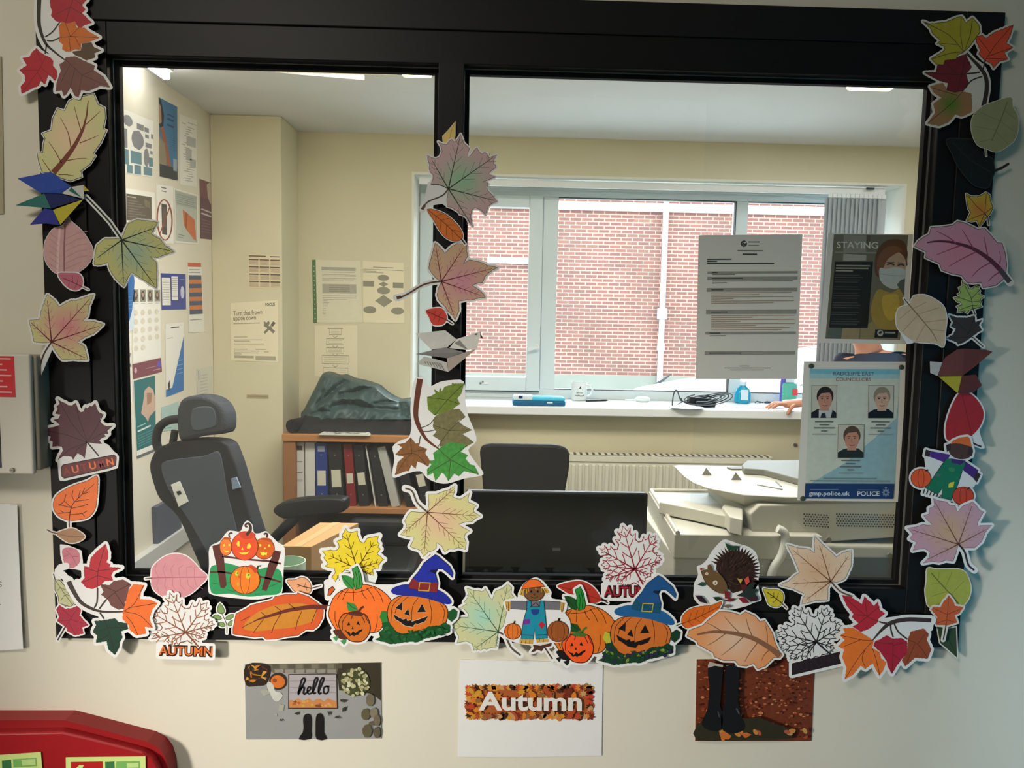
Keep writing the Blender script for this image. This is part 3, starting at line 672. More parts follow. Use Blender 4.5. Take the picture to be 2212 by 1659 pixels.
    c.part('printed_hat'); o = f('885 960 900 912 1000 875 1090 868 1250 900 1420 930 1520 990 1577 1060 1560 1097 1480 1090 1300 1032 1100 1002 950 992'); c.p(P['brim'], sm(o, 2))
    o = f('1085 910 1095 860 1130 800 1200 720 1262 620 1340 560 1390 525 1430 545 1480 590 1560 660 1597 740 1590 790 1540 740 1480 692 1420 690 1392 740 1422 850 1412 962 1250 942'); c.p(P['hat'], o); c.s(P['hatline'], 1.2, o, closed=True)
    c.p(P['hatline'], f('1390 700 1420 690 1390 745 1330 720 1300 760 1340 700'), False)
    c.p(P['band'], f('1085 910 1096 862 1130 800 1190 840 1300 850 1420 850 1412 962 1250 942'), False); c.s(P['buckle'], 3, f('1215 848 1335 852 1318 945 1200 938'), closed=True)
    c.part('printed_foliage'); o = f('695 1510 760 1470 740 1420 790 1390 760 1200 800 1180 835 1185 840 1290 890 1350 940 1420 1040 1450 1110 1420 1250 1400 1300 1360 1450 1340 1490 1310 1560 1340 1562 1420 1480 1442 1400 1470 1260 1500 1190 1537 1100 1532 1000 1545 880 1562 800 1535'); c.p(P['fol'], jag(o, 1.2, 7)); c.p(P['fol'], f('1540 1190 1600 1148 1646 1180 1636 1250 1580 1302 1540 1270')); c.p(P['sidel'], f('750 1250 772 1178 830 1190 842 1300 790 1312'))
    rnd = random.Random(5)
    for i in range(34):
        t = i / 33; x = 760 + 760 * t + rnd.uniform(-25, 25); y = 1475 - 25 * t + rnd.uniform(-45, 45) + (0 if t < .75 else -45)
        if t < .14: y = 1400 + rnd.uniform(-60, 100)
        a = rnd.uniform(-60, 60); L = rnd.uniform(32, 46); u, v = math.cos(math.radians(a)) * L, math.sin(math.radians(a)) * L
        if berries and i % 3 == 0: c.p(P['berry'], ell(x, y, 24, 24, n=12), False); continue
        c.p(P['lf2'] if i % 2 else P['fol2'], X([x - u, y - v, x - v * .35, y + u * .35, x + u, y + v, x + v * .4, y - u * .4]), False); c.s(P['vein'], .9, X([x - u, y - v, x + u, y + v]))
    c.blank.append(f('700 900 900 900 880 1050')); c.blank.append(f('640 1420 760 1390 900 1420 800 1500'))
    return c.done('pumpkins_cutout', label, 'pumpkin cut-out', GB, r=5.5)
pumpkin_group(0, 0, 3, dict(big=ink(255, 118, 44), leaf=ink(54, 140, 66), stalk=ink(60, 148, 66), vein=ink(18, 66, 30), small=ink(208, 108, 34), cap=ink(92, 40, 30), acorn=ink(88, 44, 30), aleaf=ink(66, 150, 84), jack=ink(222, 118, 40), cut=ink(226, 214, 190), brim=ink(32, 44, 150), hat=ink(34, 48, 160), hatline=ink(14, 16, 60), band=ink(134, 40, 44), buckle=ink(206, 160, 50), fol=ink(24, 84, 42), fol2=ink(20, 72, 36), lf2=ink(42, 118, 58), sidel=ink(44, 130, 52), berry=BLK),
              'two pumpkins and a jack-o-lantern in a royal blue witch hat with red band', 1.6, False)
pumpkin_group(482, 45, 2, dict(big=ink(224, 118, 40), leaf=ink(28, 80, 36), stalk=ink(40, 140, 56), vein=ink(14, 52, 24), small=ink(255, 92, 38), cap=ink(70, 110, 44), acorn=ink(26, 24, 22), aleaf=ink(22, 26, 22), jack=ink(212, 114, 46), cut=ink(140, 70, 36), brim=ink(34, 96, 152), hat=ink(32, 84, 140), hatline=ink(14, 36, 70), band=ink(26, 82, 110), buckle=ink(186, 174, 60), fol=ink(26, 62, 40), fol2=ink(34, 84, 48), lf2=ink(140, 166, 58), sidel=ink(190, 190, 60), berry=ink(46, 42, 74)),
              'two pumpkins and a jack-o-lantern in a teal blue witch hat with berries below', 1.8, True)

# ---- middle of the bottom rail
reg('G'); c = Cut(2, 1.6); at(c, 1050, 1255)
o = X('665 1195 720 1130 750 1010 760 930 812 835 832 830 800 790 808 730 766 688 720 730 690 745 640 762 622 800 602 862 570 820 560 790 528 738 510 760 490 772 450 755 420 762 332 735 348 790 342 835 305 880 332 900 262 940 310 960 352 1010 345 1042 300 1040 250 1045 200 1050 232 1095 162 1130 212 1160 218 1190 250 1250 240 1285 226 1312 330 1292 392 1322 410 1392 440 1375 480 1392 510 1370 542 1380 590 1360 640 1368 650 1290')
c.part('printed_leaf'); c.p(ink2((166, 212, 188), (206, 206, 156), .05), o); c.s(ink(110, 130, 100), 1.2, o, closed=True); tv = ink(50, 90, 72)
veins(c, tv, X('665 1195')[0], X('345 745 762 700 175 1125 400 1385 640 1360'), 2, 4, .22, 36, 1, .95, ink(120, 150, 124))
c.part('stem'); c.s(ink(92, 80, 66), 4, sm(X('668 1198 740 1240 800 1360 900 1442'), 4, False), edge=True)
c.done('maple_leaf_cutout', 'pale teal and yellow maple leaf left of the teal-dungaree scarecrow', LC, GB, r=5.2)
reg('G'); c = Cut(1)
c.part('printed_leaf'); c.p(ink(84, 52, 40), X('1005 1412 1040 1370 1030 1330 1110 1342 1232 1308 1222 1345 1150 1362 1122 1402 1080 1382 1050 1402'))
c.part('stem'); c.s(ink(70, 58, 50), 3, X('1150 1352 1236 1482'), edge=True)
c.done('maple_leaf_cutout', 'small dark brown leaf and stem hanging below the teal-dungaree scarecrow', LC, GB, r=4.6)
reg('H'); c = Cut(1)
c.part('printed_leaf'); o = sm(X('68 710 180 672 300 657 400 690 480 760 530 850 500 882 440 890 370 880 200 800 120 752'), 3); c.p(ink(182, 54, 42), o)
for q in ('68 710 250 760 530 860', '200 745 320 690', '300 775 420 740', '260 765 330 840'): c.s(ink(120, 28, 26), 1.2, X(q))
c.part('stem'); c.s(ink(60, 40, 34), 2.4, X('530 860 570 872 602 890'), edge=True)
c.done('leaf_cutout', 'plain red leaf behind the green stalk of the right pumpkin picture', LC, GB, r=2.6)
c, n_, l_ = autumn_leaf('H', 1, 'maple_leaf_cutout', '', ink(140, 34, 52), ink(168, 56, 72), '885 535',
    '835 700 705 690 720 600 568 640 655 560 530 490 640 400 508 318 700 325 758 78 925 250 1104 180 1075 350 1168 432 1060 500 1052 608', '885 535 930 620 980 710', '560 822', '1100 822', 22, ink(170, 40, 52), ink(44, 20, 24))
c.done(n_, 'white maple leaf outlined in red over red AUTUMN lettering', LC, GB, r=6.5)

def scarecrow(c, m):
    f = X
    c.part('printed_hat'); o = f(m['hat']); c.p(m['hatc'], sm(o, 3)); c.s(DK, 1.3, sm(o, 3), closed=True)
    return c
reg('G'); c = Cut(4)
c.outline = sm(X('1045 622 1130 652 1190 720 1228 775 1232 842 1380 868 1386 960 1370 1000 1422 1080 1418 1220 1330 1302 1200 1310 1050 1332 900 1322 740 1262 718 1150 762 1010 725 930 718 880 760 850 866 830 872 790 930 690'), 3)
st = ink(212, 166, 76); ol = ink(46, 34, 28)
c.part('printed_sleeves'); o = X('795 870 970 872 972 962 795 952'); c.p(ink(112, 112, 120), o, False); c.s(ol, 1.3, o, closed=True); o = X('1142 868 1322 880 1320 960 1150 957'); c.p(ink(112, 112, 120), o, False); c.s(ol, 1.3, o, closed=True)
c.p(ink(112, 112, 120), X('1000 870 1110 870 1100 930 1012 930'), False)
c.part('printed_straw'); 
for q in ('738 872 795 875 795 950 772 982 745 930', '1322 880 1370 890 1345 990 1318 958', '890 1275 1035 1270 1030 1325 890 1315', '1065 1270 1190 1270 1200 1300 1070 1310', '905 745 950 735 935 820 885 800', '1120 730 1180 735 1205 785 1150 790'): c.p(st, X(q), False)
for q in ('760 880 750 960', '775 880 772 975', '1340 890 1330 985', '1355 890 1345 980', '920 1275 905 1318', '960 1275 950 1320', '1000 1272 995 1322', '1100 1272 1095 1305', '1140 1272 1140 1305', '925 745 905 805', '1150 735 1180 785'): c.s(ol, 1.1, X(q))
c.part('printed_face'); o = ell(1043, 790, 108, 80); c.p(ink(120, 80, 50), o, False); c.s(ol, 1.3, o, closed=True)
c.p(BLK, ell(1012, 770, 11, 13, n=10), False); c.p(BLK, ell(1082, 770, 11, 13, n=10), False); c.p(ink(84, 50, 34), ell(1045, 800, 12, 12, n=10), False); c.s(ol, 1.2, sm(X('1010 825 1045 838 1085 822'), 3, False))
for q in ('960 735 965 790', '980 735 985 770', '1120 730 1118 780', '1060 728 1062 748'): c.s(st, 2, X(q))
c.part('printed_hat'); o = X('908 745 930 700 990 645 1040 640 1090 650 1130 690 1158 720 1100 722 1040 728 970 735'); c.p(ink(242, 112, 44), o, False); c.s(ol, 1.4, o, closed=True)
c.part('printed_dungarees'); o = X('968 865 1010 868 1012 930 1100 930 1108 865 1145 870 1160 1000 1182 1262 1060 1272 1048 1160 1035 1272 905 1270 930 1080 965 960'); c.p(ink(30, 142, 168), o, False); c.s(ol, 1.4, o, closed=True)
c.p(ink(34, 66, 140), X('1010 958 1100 958 1092 1000 1070 1018 1035 1018 1018 1000'), False); c.p(ink(116, 54, 150), X('930 1062 1000 1060 1000 1110 932 1120'), False); c.p(ink(184, 44, 60), X('1120 1083 1162 1120 1122 1167 1088 1120'), False)
for q in ('905 1225 1036 1232', '1058 1230 1180 1222', '1000 935 1060 885 1100 930'): c.s(ol, 1.2, X(q))
pumpk(c, ink(228, 120, 44), ink(110, 48, 20), 818, 1190, 88, 84, 'orange pumpkin', 3); c.s(ol, 3, X('828 1110 840 1080')); pumpk(c, ink(158, 86, 40), ink(80, 40, 20), 1295, 1190, 112, 110, 'brown pumpkin', 3); c.s(ol, 4, X('1298 1085 1308 1052'))
c.done('scarecrow_cutout', 'scarecrow in teal dungarees and orange hat between two pumpkins', 'scarecrow cut-out', GB, r=0)
# ---- hedgehog and the right half of the bottom rail
reg('I'); c = Cut(1)
c.outline = sm(X('590 130 660 135 760 170 862 200 940 262 968 350 985 420 972 520 965 600 985 690 1000 762 920 790 830 830 650 868 560 860 380 830 290 752 285 660 292 580 332 500 318 412 370 388 430 330 480 245'), 3)
c.part('printed_spines'); rnd = random.Random(3); hb = ink(56, 36, 30); pts = []
for i in range(26):
    t = math.radians(205 + i * 8.4); R = 1 + .0 * i
    cx, cy = 720 + 205 * math.cos(t), 465 + 215 * math.sin(t); nx_, ny_ = math.cos(t), math.sin(t)
    pts += [cx + ny_ * 17, cy - nx_ * 17, cx + nx_ * 72 + ny_ * 4, cy + ny_ * 66 - nx_ * 4, cx - ny_ * 15, cy + nx_ * 15]
pts += [880, 590, 800, 660, 700, 690, 640, 640, 580, 520, 520, 440]
c.p(hb, X(pts), False)
for i in range(90):
    t = rnd.uniform(0, 6.28); r_ = rnd.uniform(0, .95) ** .5; x, y = 725 + 190 * r_ * math.cos(t), 470 + 190 * r_ * math.sin(t)
    if x < 610 and y > 470: continue
    a = math.atan2(y - 560, x - 560); L = 38; c.s(ink(92, 64, 50) if i % 2 else ink(34, 22, 20), 1.1, X([x, y, x + L * math.cos(a), y + L * math.sin(a)]))
c.part('printed_face'); fb = ink(112, 84, 54); c.p(fb, sm(X('366 456 440 442 520 462 590 522 640 622 615 690 560 690 500 660 430 600 390 535'), 3), False); c.p(fb, X('430 440 432 395 458 385 482 410 480 450'), False); c.s(ol, 1.2, sm(X('366 456 390 535 430 600 500 660 560 690'), 3, False))
c.p(ink(160, 44, 44), ell(365, 436, 14, 14, n=12), False)
for x, y, r_ in ((423, 485, 17), (512, 580, 26)): c.p(ink(226, 212, 186), ell(x, y, r_, r_, n=14), False); c.p(BLK, ell(x + 2, y + 2, r_ * .3, r_ * .3, n=8), False)
c.part('printed_leaves', 'small autumn leaves around the hedgehog')
for m, q in ((ink(34, 70, 46), '612 150 630 165 680 192 772 193 740 225 700 242 640 225'), (ink(36, 78, 60), '325 602 370 570 420 590 385 618'), (ink(48, 30, 40), '298 712 370 720 410 760 432 802 350 780'), (ink(30, 60, 44), '485 732 550 728 602 762 532 778'),
             (ink(132, 40, 46), '610 660 672 680 664 752 614 745'), (ink(120, 36, 40), '598 770 680 742 732 750 680 782'), (ink(136, 36, 52), '758 742 822 730 872 792 800 792'), (ink(196, 172, 76), '742 532 800 545 780 592'), (ink(222, 84, 74), '818 545 862 508 876 570 840 606'), (ink(92, 36, 40), '780 600 840 600 860 640 800 680'),
             (ink(40, 52, 46), '730 720 800 680 862 600 940 575 905 640 972 652 930 690 972 752 900 780 822 730'), (ink(66, 34, 44), '860 740 960 720 950 772 890 780'), (ink(116, 104, 84), '590 828 640 806 690 826 650 848')): c.p(m, X(q), False)
c.done('hedgehog_cutout', 'paper cut-out of a brown spiky hedgehog among small leaves', 'hedgehog cut-out', GB, r=0)

reg('I'); c = Cut(3)
c.part('printed_leaf'); o = sm(X('583 776 540 870 480 962 400 1022 300 1060 200 1052 160 1005 170 930 240 862 350 830 480 815'), 3); c.p(ink(222, 108, 36), o); c.s(ink(150, 70, 30), 1.2, jag(o, .7, 3), closed=True); c.s(ink(140, 62, 24), 1.6, X('165 1010 300 960 560 830'))
for q in ('230 985 260 900', '300 960 330 870', '370 928 400 850', '440 892 460 830', '300 962 380 1010', '370 930 450 970', '230 990 280 1040'): c.s(ink(140, 62, 24), 1, X(q))
c.part('stem'); c.s(ink(60, 50, 46), 2, X('165 1008 120 1025 78 1040'), edge=True)
c.done('leaf_cutout', 'small plain orange leaf below the hedgehog', LC, GB, r=3)
reg('I'); c = Cut(4)
o = X('215 1140 240 1080 380 1030 440 970 560 880 680 890 780 920 830 885 930 930 985 990 1030 975 1080 1050 1120 1120 1140 1200 1180 1290 1218 1340 1192 1372 1130 1370 1040 1460 960 1490 920 1430 840 1460 760 1450 720 1400 600 1400 500 1360 490 1320 330 1230 320 1195')
c.part('printed_leaf'); c.p(ink2((226, 190, 160), (228, 152, 96), .075), o); c.s(ink(120, 84, 60), 1.4, o, closed=True); pb = ink(140, 98, 72)
c.s(pb, 4, sm(X('320 1126 500 1095 700 1110'), 4, False), w1=8); c.s(pb, 8, sm(X('700 1110 900 1160 1080 1260 1195 1350'), 4, False), w1=13)
for q in ('760 1100 700 1040 612 940', '900 1140 860 1040 840 960', '580 1090 500 1040 430 1005', '1060 1210 1060 1120 1042 1020', '620 1115 520 1190 430 1240', '810 1150 680 1270 580 1345', '960 1210 870 1330 825 1410', '1080 1290 1030 1340 1000 1400'): c.s(ink(130, 98, 66), 2.2, sm(X(q), 3, False), w1=1)
c.done('leaf_cutout', 'large peach leaf with a broad tan midrib above the boots photograph', LC, GB, r=4.4)
reg('I'); c = Cut(1)
c.part('printed_leaf'); o = sm(X('1018 642 1080 650 1170 652 1225 690 1230 762 1200 820 1150 835 1080 810 1045 720'), 3); c.p(ink(206, 190, 52), o); c.s(ink(90, 90, 50), 1, o, closed=True); c.s(ink(90, 60, 40), 2, X('1060 680 1130 730 1210 790'))
for q in ('1130 730 1130 680', '1160 752 1180 690', '1130 730 1080 740', '1160 755 1120 790'): c.s(ink(90, 60, 40), 1.2, X(q))
c.part('stem'); c.s(ink(90, 60, 40), 2.2, X('1205 786 1265 848'), edge=True)
c.done('leaf_cutout', 'small yellow leaf right of the hedgehog', LC, GB, r=2.8)
reg('I'); c = Cut(3)
o = X('1730 570 1700 640 1700 760 1560 770 1425 808 1432 760 1460 700 1330 640 1192 604 1290 560 1330 520 1400 470 1340 320 1268 178 1400 215 1500 222 1560 268 1556 180 1562 92 1650 180 1790 308 1850 265 1950 238 1945 400 1880 540 1800 575')
c.part('printed_leaf'); c.p(ink2((222, 182, 146), (232, 206, 178), .06), jag(o, .8, 5, 8)); c.s(ink(130, 120, 108), 1.2, jag(o, .8, 5, 8), closed=True)
veins(c, ink(134, 86, 52), X('1730 568')[0], X('1600 150 1930 280 1295 590 1295 205 1450 775'), 2.6, 3, .2, 36, .9, .92, ink(196, 150, 110))
c.part('stem'); c.s(ink(112, 86, 60), 3.6, sm(X('1735 570 1830 670 1960 725'), 4, False), edge=True)
c.done('maple_leaf_cutout', 'peach maple leaf with a bent stem, in front of the copier', LC, GB, r=4.2)
c, n_, l_ = autumn_leaf('I', 2, 'maple_leaf_cutout', '', ink(42, 34, 38), ink(58, 48, 52), '1580 1205',
    '1690 1330 1770 1270 1700 1210 1846 1030 1730 985 1692 842 1560 945 1345 845 1350 1020 1165 1110 1260 1190 1200 1265 1330 1300 1300 1385 1420 1350 1440 1402', '1580 1205 1650 1270 1740 1340', '1320 1430 1850 1300 1850 1430 1320 1555', '', 20, ink(52, 38, 42), None, tilt=1.2, piv=(1740, 1310), band=ink(44, 30, 34), hidden=True)
c.done(n_, 'white maple leaf outlined in black with a black AUTUMN banner', LC, GB, r=6.4)
reg('J'); c = Cut(3, 2.0); at(c, 1900, 1285)
c.part('twig'); tw3 = ink(70, 50, 46); c.s(tw3, 9, sm(X('1240 857 1000 845 850 862 740 900'), 4, False), edge=True); c.s(tw3, 9, sm(X('740 900 650 985 560 1090'), 4, False), w1=2, edge=True)
for q in ('640 872 680 885 730 890', '770 905 775 970 800 1050', '810 890 860 990 965 1075'): c.s(tw3, 3.4, sm(X(q), 3, False))
c.blank.append(X('640 870 860 840 1240 830 1230 950 1000 985 700 1045 600 1080'))
for nm, lb, m, o, vs in [('printed_leaf', 'red leaf', ink(190, 44, 58), '205 565 300 580 440 668 465 580 520 630 580 692 620 640 650 740 707 776 630 840 620 880 530 950 430 990 330 930 400 890 320 820 340 782 270 700 240 640', ['640 870 480 800 215 572', '500 810 470 600', '500 810 640 700', '500 815 350 930', '480 800 340 790']),
      ('printed_leaf', 'brown-orange leaf', ink(156, 74, 40), '970 1080 1000 990 1150 950 1210 1010 1190 1090 1240 1190 1200 1300 1050 1290 940 1390 900 1320 960 1230', ['970 1085 1080 1130 1200 1290', '1080 1130 1180 1000', '1050 1130 960 1340']),
      ('printed_leaf', 'crimson leaf', ink(176, 36, 56), '590 1100 660 1070 720 1030 800 1070 890 1060 960 1100 960 1230 880 1330 830 1400 787 1475 740 1400 720 1320 640 1210 570 1150', ['800 1060 795 1300 787 1465', '800 1130 600 1110', '800 1150 940 1110', '798 1250 880 1310']),
      ('printed_leaf', 'orange leaf', ink(240, 122, 46), '180 1030 240 1000 220 950 330 940 400 980 480 1030 570 1090 560 1180 640 1220 660 1300 720 1340 690 1420 640 1500 560 1350 480 1420 420 1380 340 1480 240 1540 260 1400 210 1290 230 1190 160 1160 240 1080', ['565 1090 420 1080 190 1030', '550 1110 420 1260 245 1530', '480 1180 440 1300 480 1400', '560 1180 600 1300 645 1490', '420 1080 230 1160'])]:
    c.part(nm, lb); c.p(m, jag(X(o), .9, 6))
    for q in vs: c.s(ink(92, 40, 26), 1.1, sm(X(q), 3, False) if len(q.split()) > 4 else X(q))
c.done('branch_cutout', 'twig cut-out with red, orange and crimson leaves at the bottom right corner', 'branch cut-out', GB, r=6)

# ---- right side, from the bottom up
reg('J'); c = Cut(1, 0, 2)
at(c, 1998, 1270); c.part('printed_leaf'); c.p(ink(168, 174, 74), sm(X('1197 257 1300 266 1500 262 1620 290 1680 400 1695 520 1650 640 1560 700 1400 705 1220 700 1182 600 1172 500 1188 400'), 3)); c.s(ink(112, 116, 44), 2.4, sm(X('1240 310 1430 520 1560 665'), 4, False))
for q in ('1320 400 1330 300', '1400 480 1480 300', '1470 560 1620 400', '1350 430 1230 440', '1430 520 1240 580', '1500 600 1330 670'): c.s(ink(136, 142, 58), 1.3, X(q))
c.done('leaf_cutout', 'smooth yellow-green leaf at the bottom of the right side of the frame', LC, GR, r=2.4, paper=PAPERB)
c = Cut(0, 0, 3); at(c, 2025, 1390)
c.part('printed_leaf'); o = X('1310 920 1420 960 1525 935 1532 1100 1538 1288 1430 1190 1345 1120 1325 1020'); c.p(ink(54, 72, 46), o); c.s(ink(34, 48, 30), 1.4, X('1430 940 1440 1060 1535 1280'))
c.done('leaf_cutout', 'dark green pointed leaf hanging below the small rust maple leaf', LC, GR, r=2.6, paper=PAPERB)
c = Cut(3)
c.part('printed_leaf'); c.p(ink(204, 96, 50), jag(X('1440 566 1480 612 1520 690 1612 702 1570 770 1510 800 1542 880 1440 912 1300 910 1290 862 1312 820 1240 732 1260 702 1350 702 1380 640 1420 602'), .9, 5)); sv = ink(130, 58, 34)
for q in ('1412 905 1430 760 1440 580', '1425 790 1260 715', '1425 790 1590 720', '1420 850 1310 890', '1420 850 1520 880'): c.s(sv, 1.2, X(q))
c.part('stem'); c.s(ink(70, 60, 50), 2.6, X('1412 905 1395 1000 1378 1082'), edge=True)
c.done('maple_leaf_cutout', 'small rust orange maple leaf overlapping the smooth yellow-green leaf', LC, GR, r=4, paper=PAPERB)
reg('K'); c = Cut(4, 0, 1.5); at(c, 1957, 1150)
o = X('780 1222 830 1262 960 1262 1040 1190 1080 1090 1110 1050 1152 1010 1040 1012 990 1020 1000 965 1062 858 1010 835 990 800 942 748 880 772 820 800 770 862 742 790 680 785 650 750 620 742 560 735 500 708 512 790 450 822 455 880 390 902 430 950 485 1002 440 1010 380 1000 300 1030 205 1040 270 1110 232 1160 312 1200 290 1240 268 1292 340 1275 402 1270 462 1310 450 1370 382 1432 500 1412 560 1425 640 1400 720 1412 752 1320')
c.part('printed_leaf'); c.p(ink2((206, 170, 136), (204, 160, 174), .055), o); c.s(ink(130, 100, 104), 1.1, o, closed=True)
veins(c, ink(120, 78, 52), X('780 1222')[0], X('505 725 940 765 1110 1045 225 1050 420 1400'), 2.6, 4, .2, 34, .9, .94, ink(176, 134, 130))
c.part('stem'); c.s(ink(54, 44, 40), 4.2, sm(X('785 1225 850 1310 890 1450 958 1512'), 4, False), edge=True)
c.done('maple_leaf_cutout', 'mauve and tan maple leaf with dark bent stem, right side of the frame', LC, GR, r=5.6)
reg('K'); c = Cut(3)
olk = ink(26, 22, 24); c.blank += [X('420 240 640 310 500 470 440 400'), X('820 400 960 490 940 560 760 620'), X('380 600 600 600 500 700')]
c.part('printed_sleeves'); c.p(ink(88, 46, 140), X('470 178 690 218 640 312 458 242')); c.p(ink(76, 40, 122), X('850 288 1002 392 960 492 818 382')); c.p(ink(70, 42, 112), X('690 260 860 285 800 340 700 310'))
c.part('printed_hands'); c.p(ink(60, 44, 38), X('415 160 470 178 455 245 400 230')); c.p(ink(60, 44, 38), X('985 410 1030 440 985 530 950 490'))
c.part('printed_face'); o = ell(806, 170, 138, 100, 8); c.p(ink(84, 58, 46), o); c.p(ink(62, 42, 34), X('640 110 700 90 690 160 650 190')); c.p(ink(62, 42, 34), X('900 110 945 180 930 235 880 220'))
c.part('printed_hat'); c.p(ink(232, 112, 44), X('690 95 720 60 800 25 880 15 905 30 930 132 860 110 800 95 740 92'))
c.part('printed_dungarees'); c.p(ink(36, 120, 86), X('645 262 700 262 700 310 810 335 850 292 850 340 822 402 770 562 700 725 590 700 602 598 545 665 408 592 500 470 580 350')); c.s(olk, 1.1, X('645 262 580 350 500 470 408 592 545 665 602 598 590 700 700 725 770 562 822 402'))
c.p(ink(70, 140, 92), sm(X('672 360 740 372 728 412 680 402'), 2)); c.p(ink(90, 112, 110), X('530 430 592 440 570 470 520 460')); c.p(ink(226, 210, 60), X('690 530 735 520 722 582 668 588 668 550'))
for i in range(6): c.s(ink(70, 58, 50), 2.4, X(f'{400+i*38} {605+i*13} {385+i*36} {655+i*9}'), edge=True)
def pk(c, m, cx, cy, rx, ry, lab): pumpk(c, m, ink(120, 40, 20), cx, cy, rx, ry, lab, 2); c.polys.append(ell(cx, cy, rx, ry))
pk(c, ink(232, 92, 44), 360, 482, 112, 105, 'left pumpkin'); c.s(olk, 3, X('410 400 440 388'), edge=True); pk(c, ink(206, 72, 44), 832, 680, 118, 102, 'right pumpkin'); c.s(olk, 3, X('880 605 905 585'), edge=True)
c.done('scarecrow_cutout', 'tilted scarecrow with purple sleeves and green dungarees on the right side', 'scarecrow cut-out', GR, r=4.6)
reg('L'); c = Cut(2)
c.part('printed_leaf'); o = sm(X('715 1115 760 1105 800 1112 870 1170 925 1260 930 1340 890 1430 820 1500 760 1500 650 1540 602 1530 590 1440 610 1330 660 1200'), 3); c.p(ink(176, 40, 42), o); c.s(ink(130, 26, 30), 1.4, X('740 1130 780 1300 830 1500'))
c.part('stem'); c.s(ink(56, 36, 34), 3.4, X('830 1560 870 1580 912 1596'), edge=True); c.blank.append(X('820 1500 880 1450 900 1530 930 1600 840 1580'))
c.done('leaf_cutout', 'plain dark red leaf above the purple-sleeved scarecrow', LC, GR, r=3.4)
reg('L'); bw, bb = ink(122, 62, 52), ink(104, 52, 46)
origami('origami_bird', 'folded brown, white and yellow paper bird on the right side of the frame', 'origami bird', 'folded paper birds', 3, [
    ('body', bw, X('560 840 590 795 700 722 760 718 745 962 518 962'), [5, 6, 7, 6, 2, 3]),
    ('head', ink(206, 196, 188), X('452 832 562 840 520 962 455 935'), [8, 6, 4, 6]), ('wing', bb, X('760 718 962 730 1012 745 862 872 742 962'), [6, 9, 11, 6, 2]),
    ('belly', yl, X('530 968 736 964 700 1118'), [3, 2, 6]), ('tail', ink(94, 48, 42), X('736 964 862 950 918 1045 842 1112 700 1118'), [2, 6, 9, 7, 6])])
reg('L'); c = Cut(5)
c.part('printed_leaf'); c.p(ink(214, 188, 154), sm(X('262 320 300 250 350 235 420 240 520 290 580 350 602 450 590 560 575 700 500 672 340 660 285 640 230 600 160 530 150 420 180 350'), 3)); c.s(ink(150, 116, 80), 3, sm(X('265 325 380 460 470 570 515 650'), 4, False), w1=1.5)
for q in ('300 360 420 300', '340 410 540 350', '400 480 590 460', '450 545 580 560', '290 360 180 450', '340 420 210 560', '410 500 330 640'): c.s(ink(184, 152, 116), 1.6, X(q))
c.part('stem'); c.s(ink(96, 76, 56), 2.4, X('218 268 265 325'), edge=True); c.blank.append(X('160 520 230 610 300 660 250 670'))
c.done('leaf_cutout', 'smooth tan leaf overlapping the right edge of the pane below the masked woman poster', LC, GR, r=1.8)
reg('L'); c = Cut(1)
c.part('printed_leaf'); o = jag(X('622 417 700 440 790 440 850 420 860 480 917 458 890 510 917 550 870 580 830 610 760 660 702 682 690 660 600 626 660 590 682 540 640 520 660 480'), .8, 5); c.p(ink(66, 54, 44), o)
for q in ('830 612 640 430', '830 612 610 625', '800 580 850 430', '790 580 910 470'): c.s(ink(44, 36, 30), 1.1, X(q))
c.part('stem'); c.s(ink(100, 84, 66), 2.4, X('830 612 930 702'), edge=True)
c.done('maple_leaf_cutout', 'small dark brown maple leaf between the tan leaf and the wall', LC, GR, r=3.6)
c = Cut(2)
c.part('printed_leaf'); o = X('740 112 765 140 790 150 800 180 830 182 850 165 912 148 880 180 902 202 890 230 937 250 905 275 912 300 900 320 920 342 840 362 800 375 790 402 760 380 700 392 710 360 690 340 740 325 722 300 700 300 665 262 720 250 700 230 725 215 710 172 745 160'); c.p(ink(166, 186, 98), o); c.s(ink(50, 60, 36), 1.6, o, closed=True)
for q in ('835 350 820 260 760 150', '822 270 900 190', '828 300 915 290', '825 300 700 255', '830 330 720 370', '830 330 890 335'): c.s(ink(60, 70, 40), 1.3, X(q))
c.part('stem'); c.s(ink(60, 70, 40), 2.4, X('835 350 856 412'), edge=True)
c.done('maple_leaf_cutout', 'small lime green maple leaf with a dark outline under the large pink leaf', LC, GR, r=2.2, paper=PAPERB)
reg('M'); c = Cut(3, 0, 1.5); at(c, 1978, 540)
o = X('212 1020 260 950 330 900 402 862 420 780 560 770 700 750 760 700 860 722 1020 802 1110 790 1200 890 1268 972 1330 978 1370 1100 1390 1250 1380 1370 1340 1450 1250 1520 1090 1550 1062 1480 960 1490 880 1480 812 1392 690 1370 560 1322 530 1240 350 1162 362 1092')
c.part('printed_leaf'); c.p(ink2((214, 138, 154), (206, 150, 166), .07), o); c.s(ink(98, 78, 88), 1.6, o, closed=True); pm = ink(104, 46, 60)
c.s(pm, 3, sm(X('370 972 500 955 650 962 760 985'), 4, False), w1=6); c.s(pm, 6, sm(X('760 985 950 1045 1150 1170 1300 1310'), 4, False), w1=11); c.s(ink(84, 70, 76), 11, X('1300 1310 1430 1478'), edge=True)
for q in ('740 980 640 900 490 825', '960 1045 890 920 820 805', '1150 1150 1120 1000 1100 900', '1300 1240 1310 1170 1300 1080', '800 1010 640 1070 490 1130', '1000 1090 820 1180 645 1280', '1180 1230 1040 1310 940 1415', '1300 1350 1220 1400 1155 1470'): c.s(ink(150, 68, 92), 3, sm(X(q), 3, False), w1=1.2)
c.done('leaf_cutout', 'large pink lobed leaf with a thick dark midrib, right of the masked woman poster', LC, GR, r=3.6, paper=PAPERB)
reg('M'); c = Cut(1)
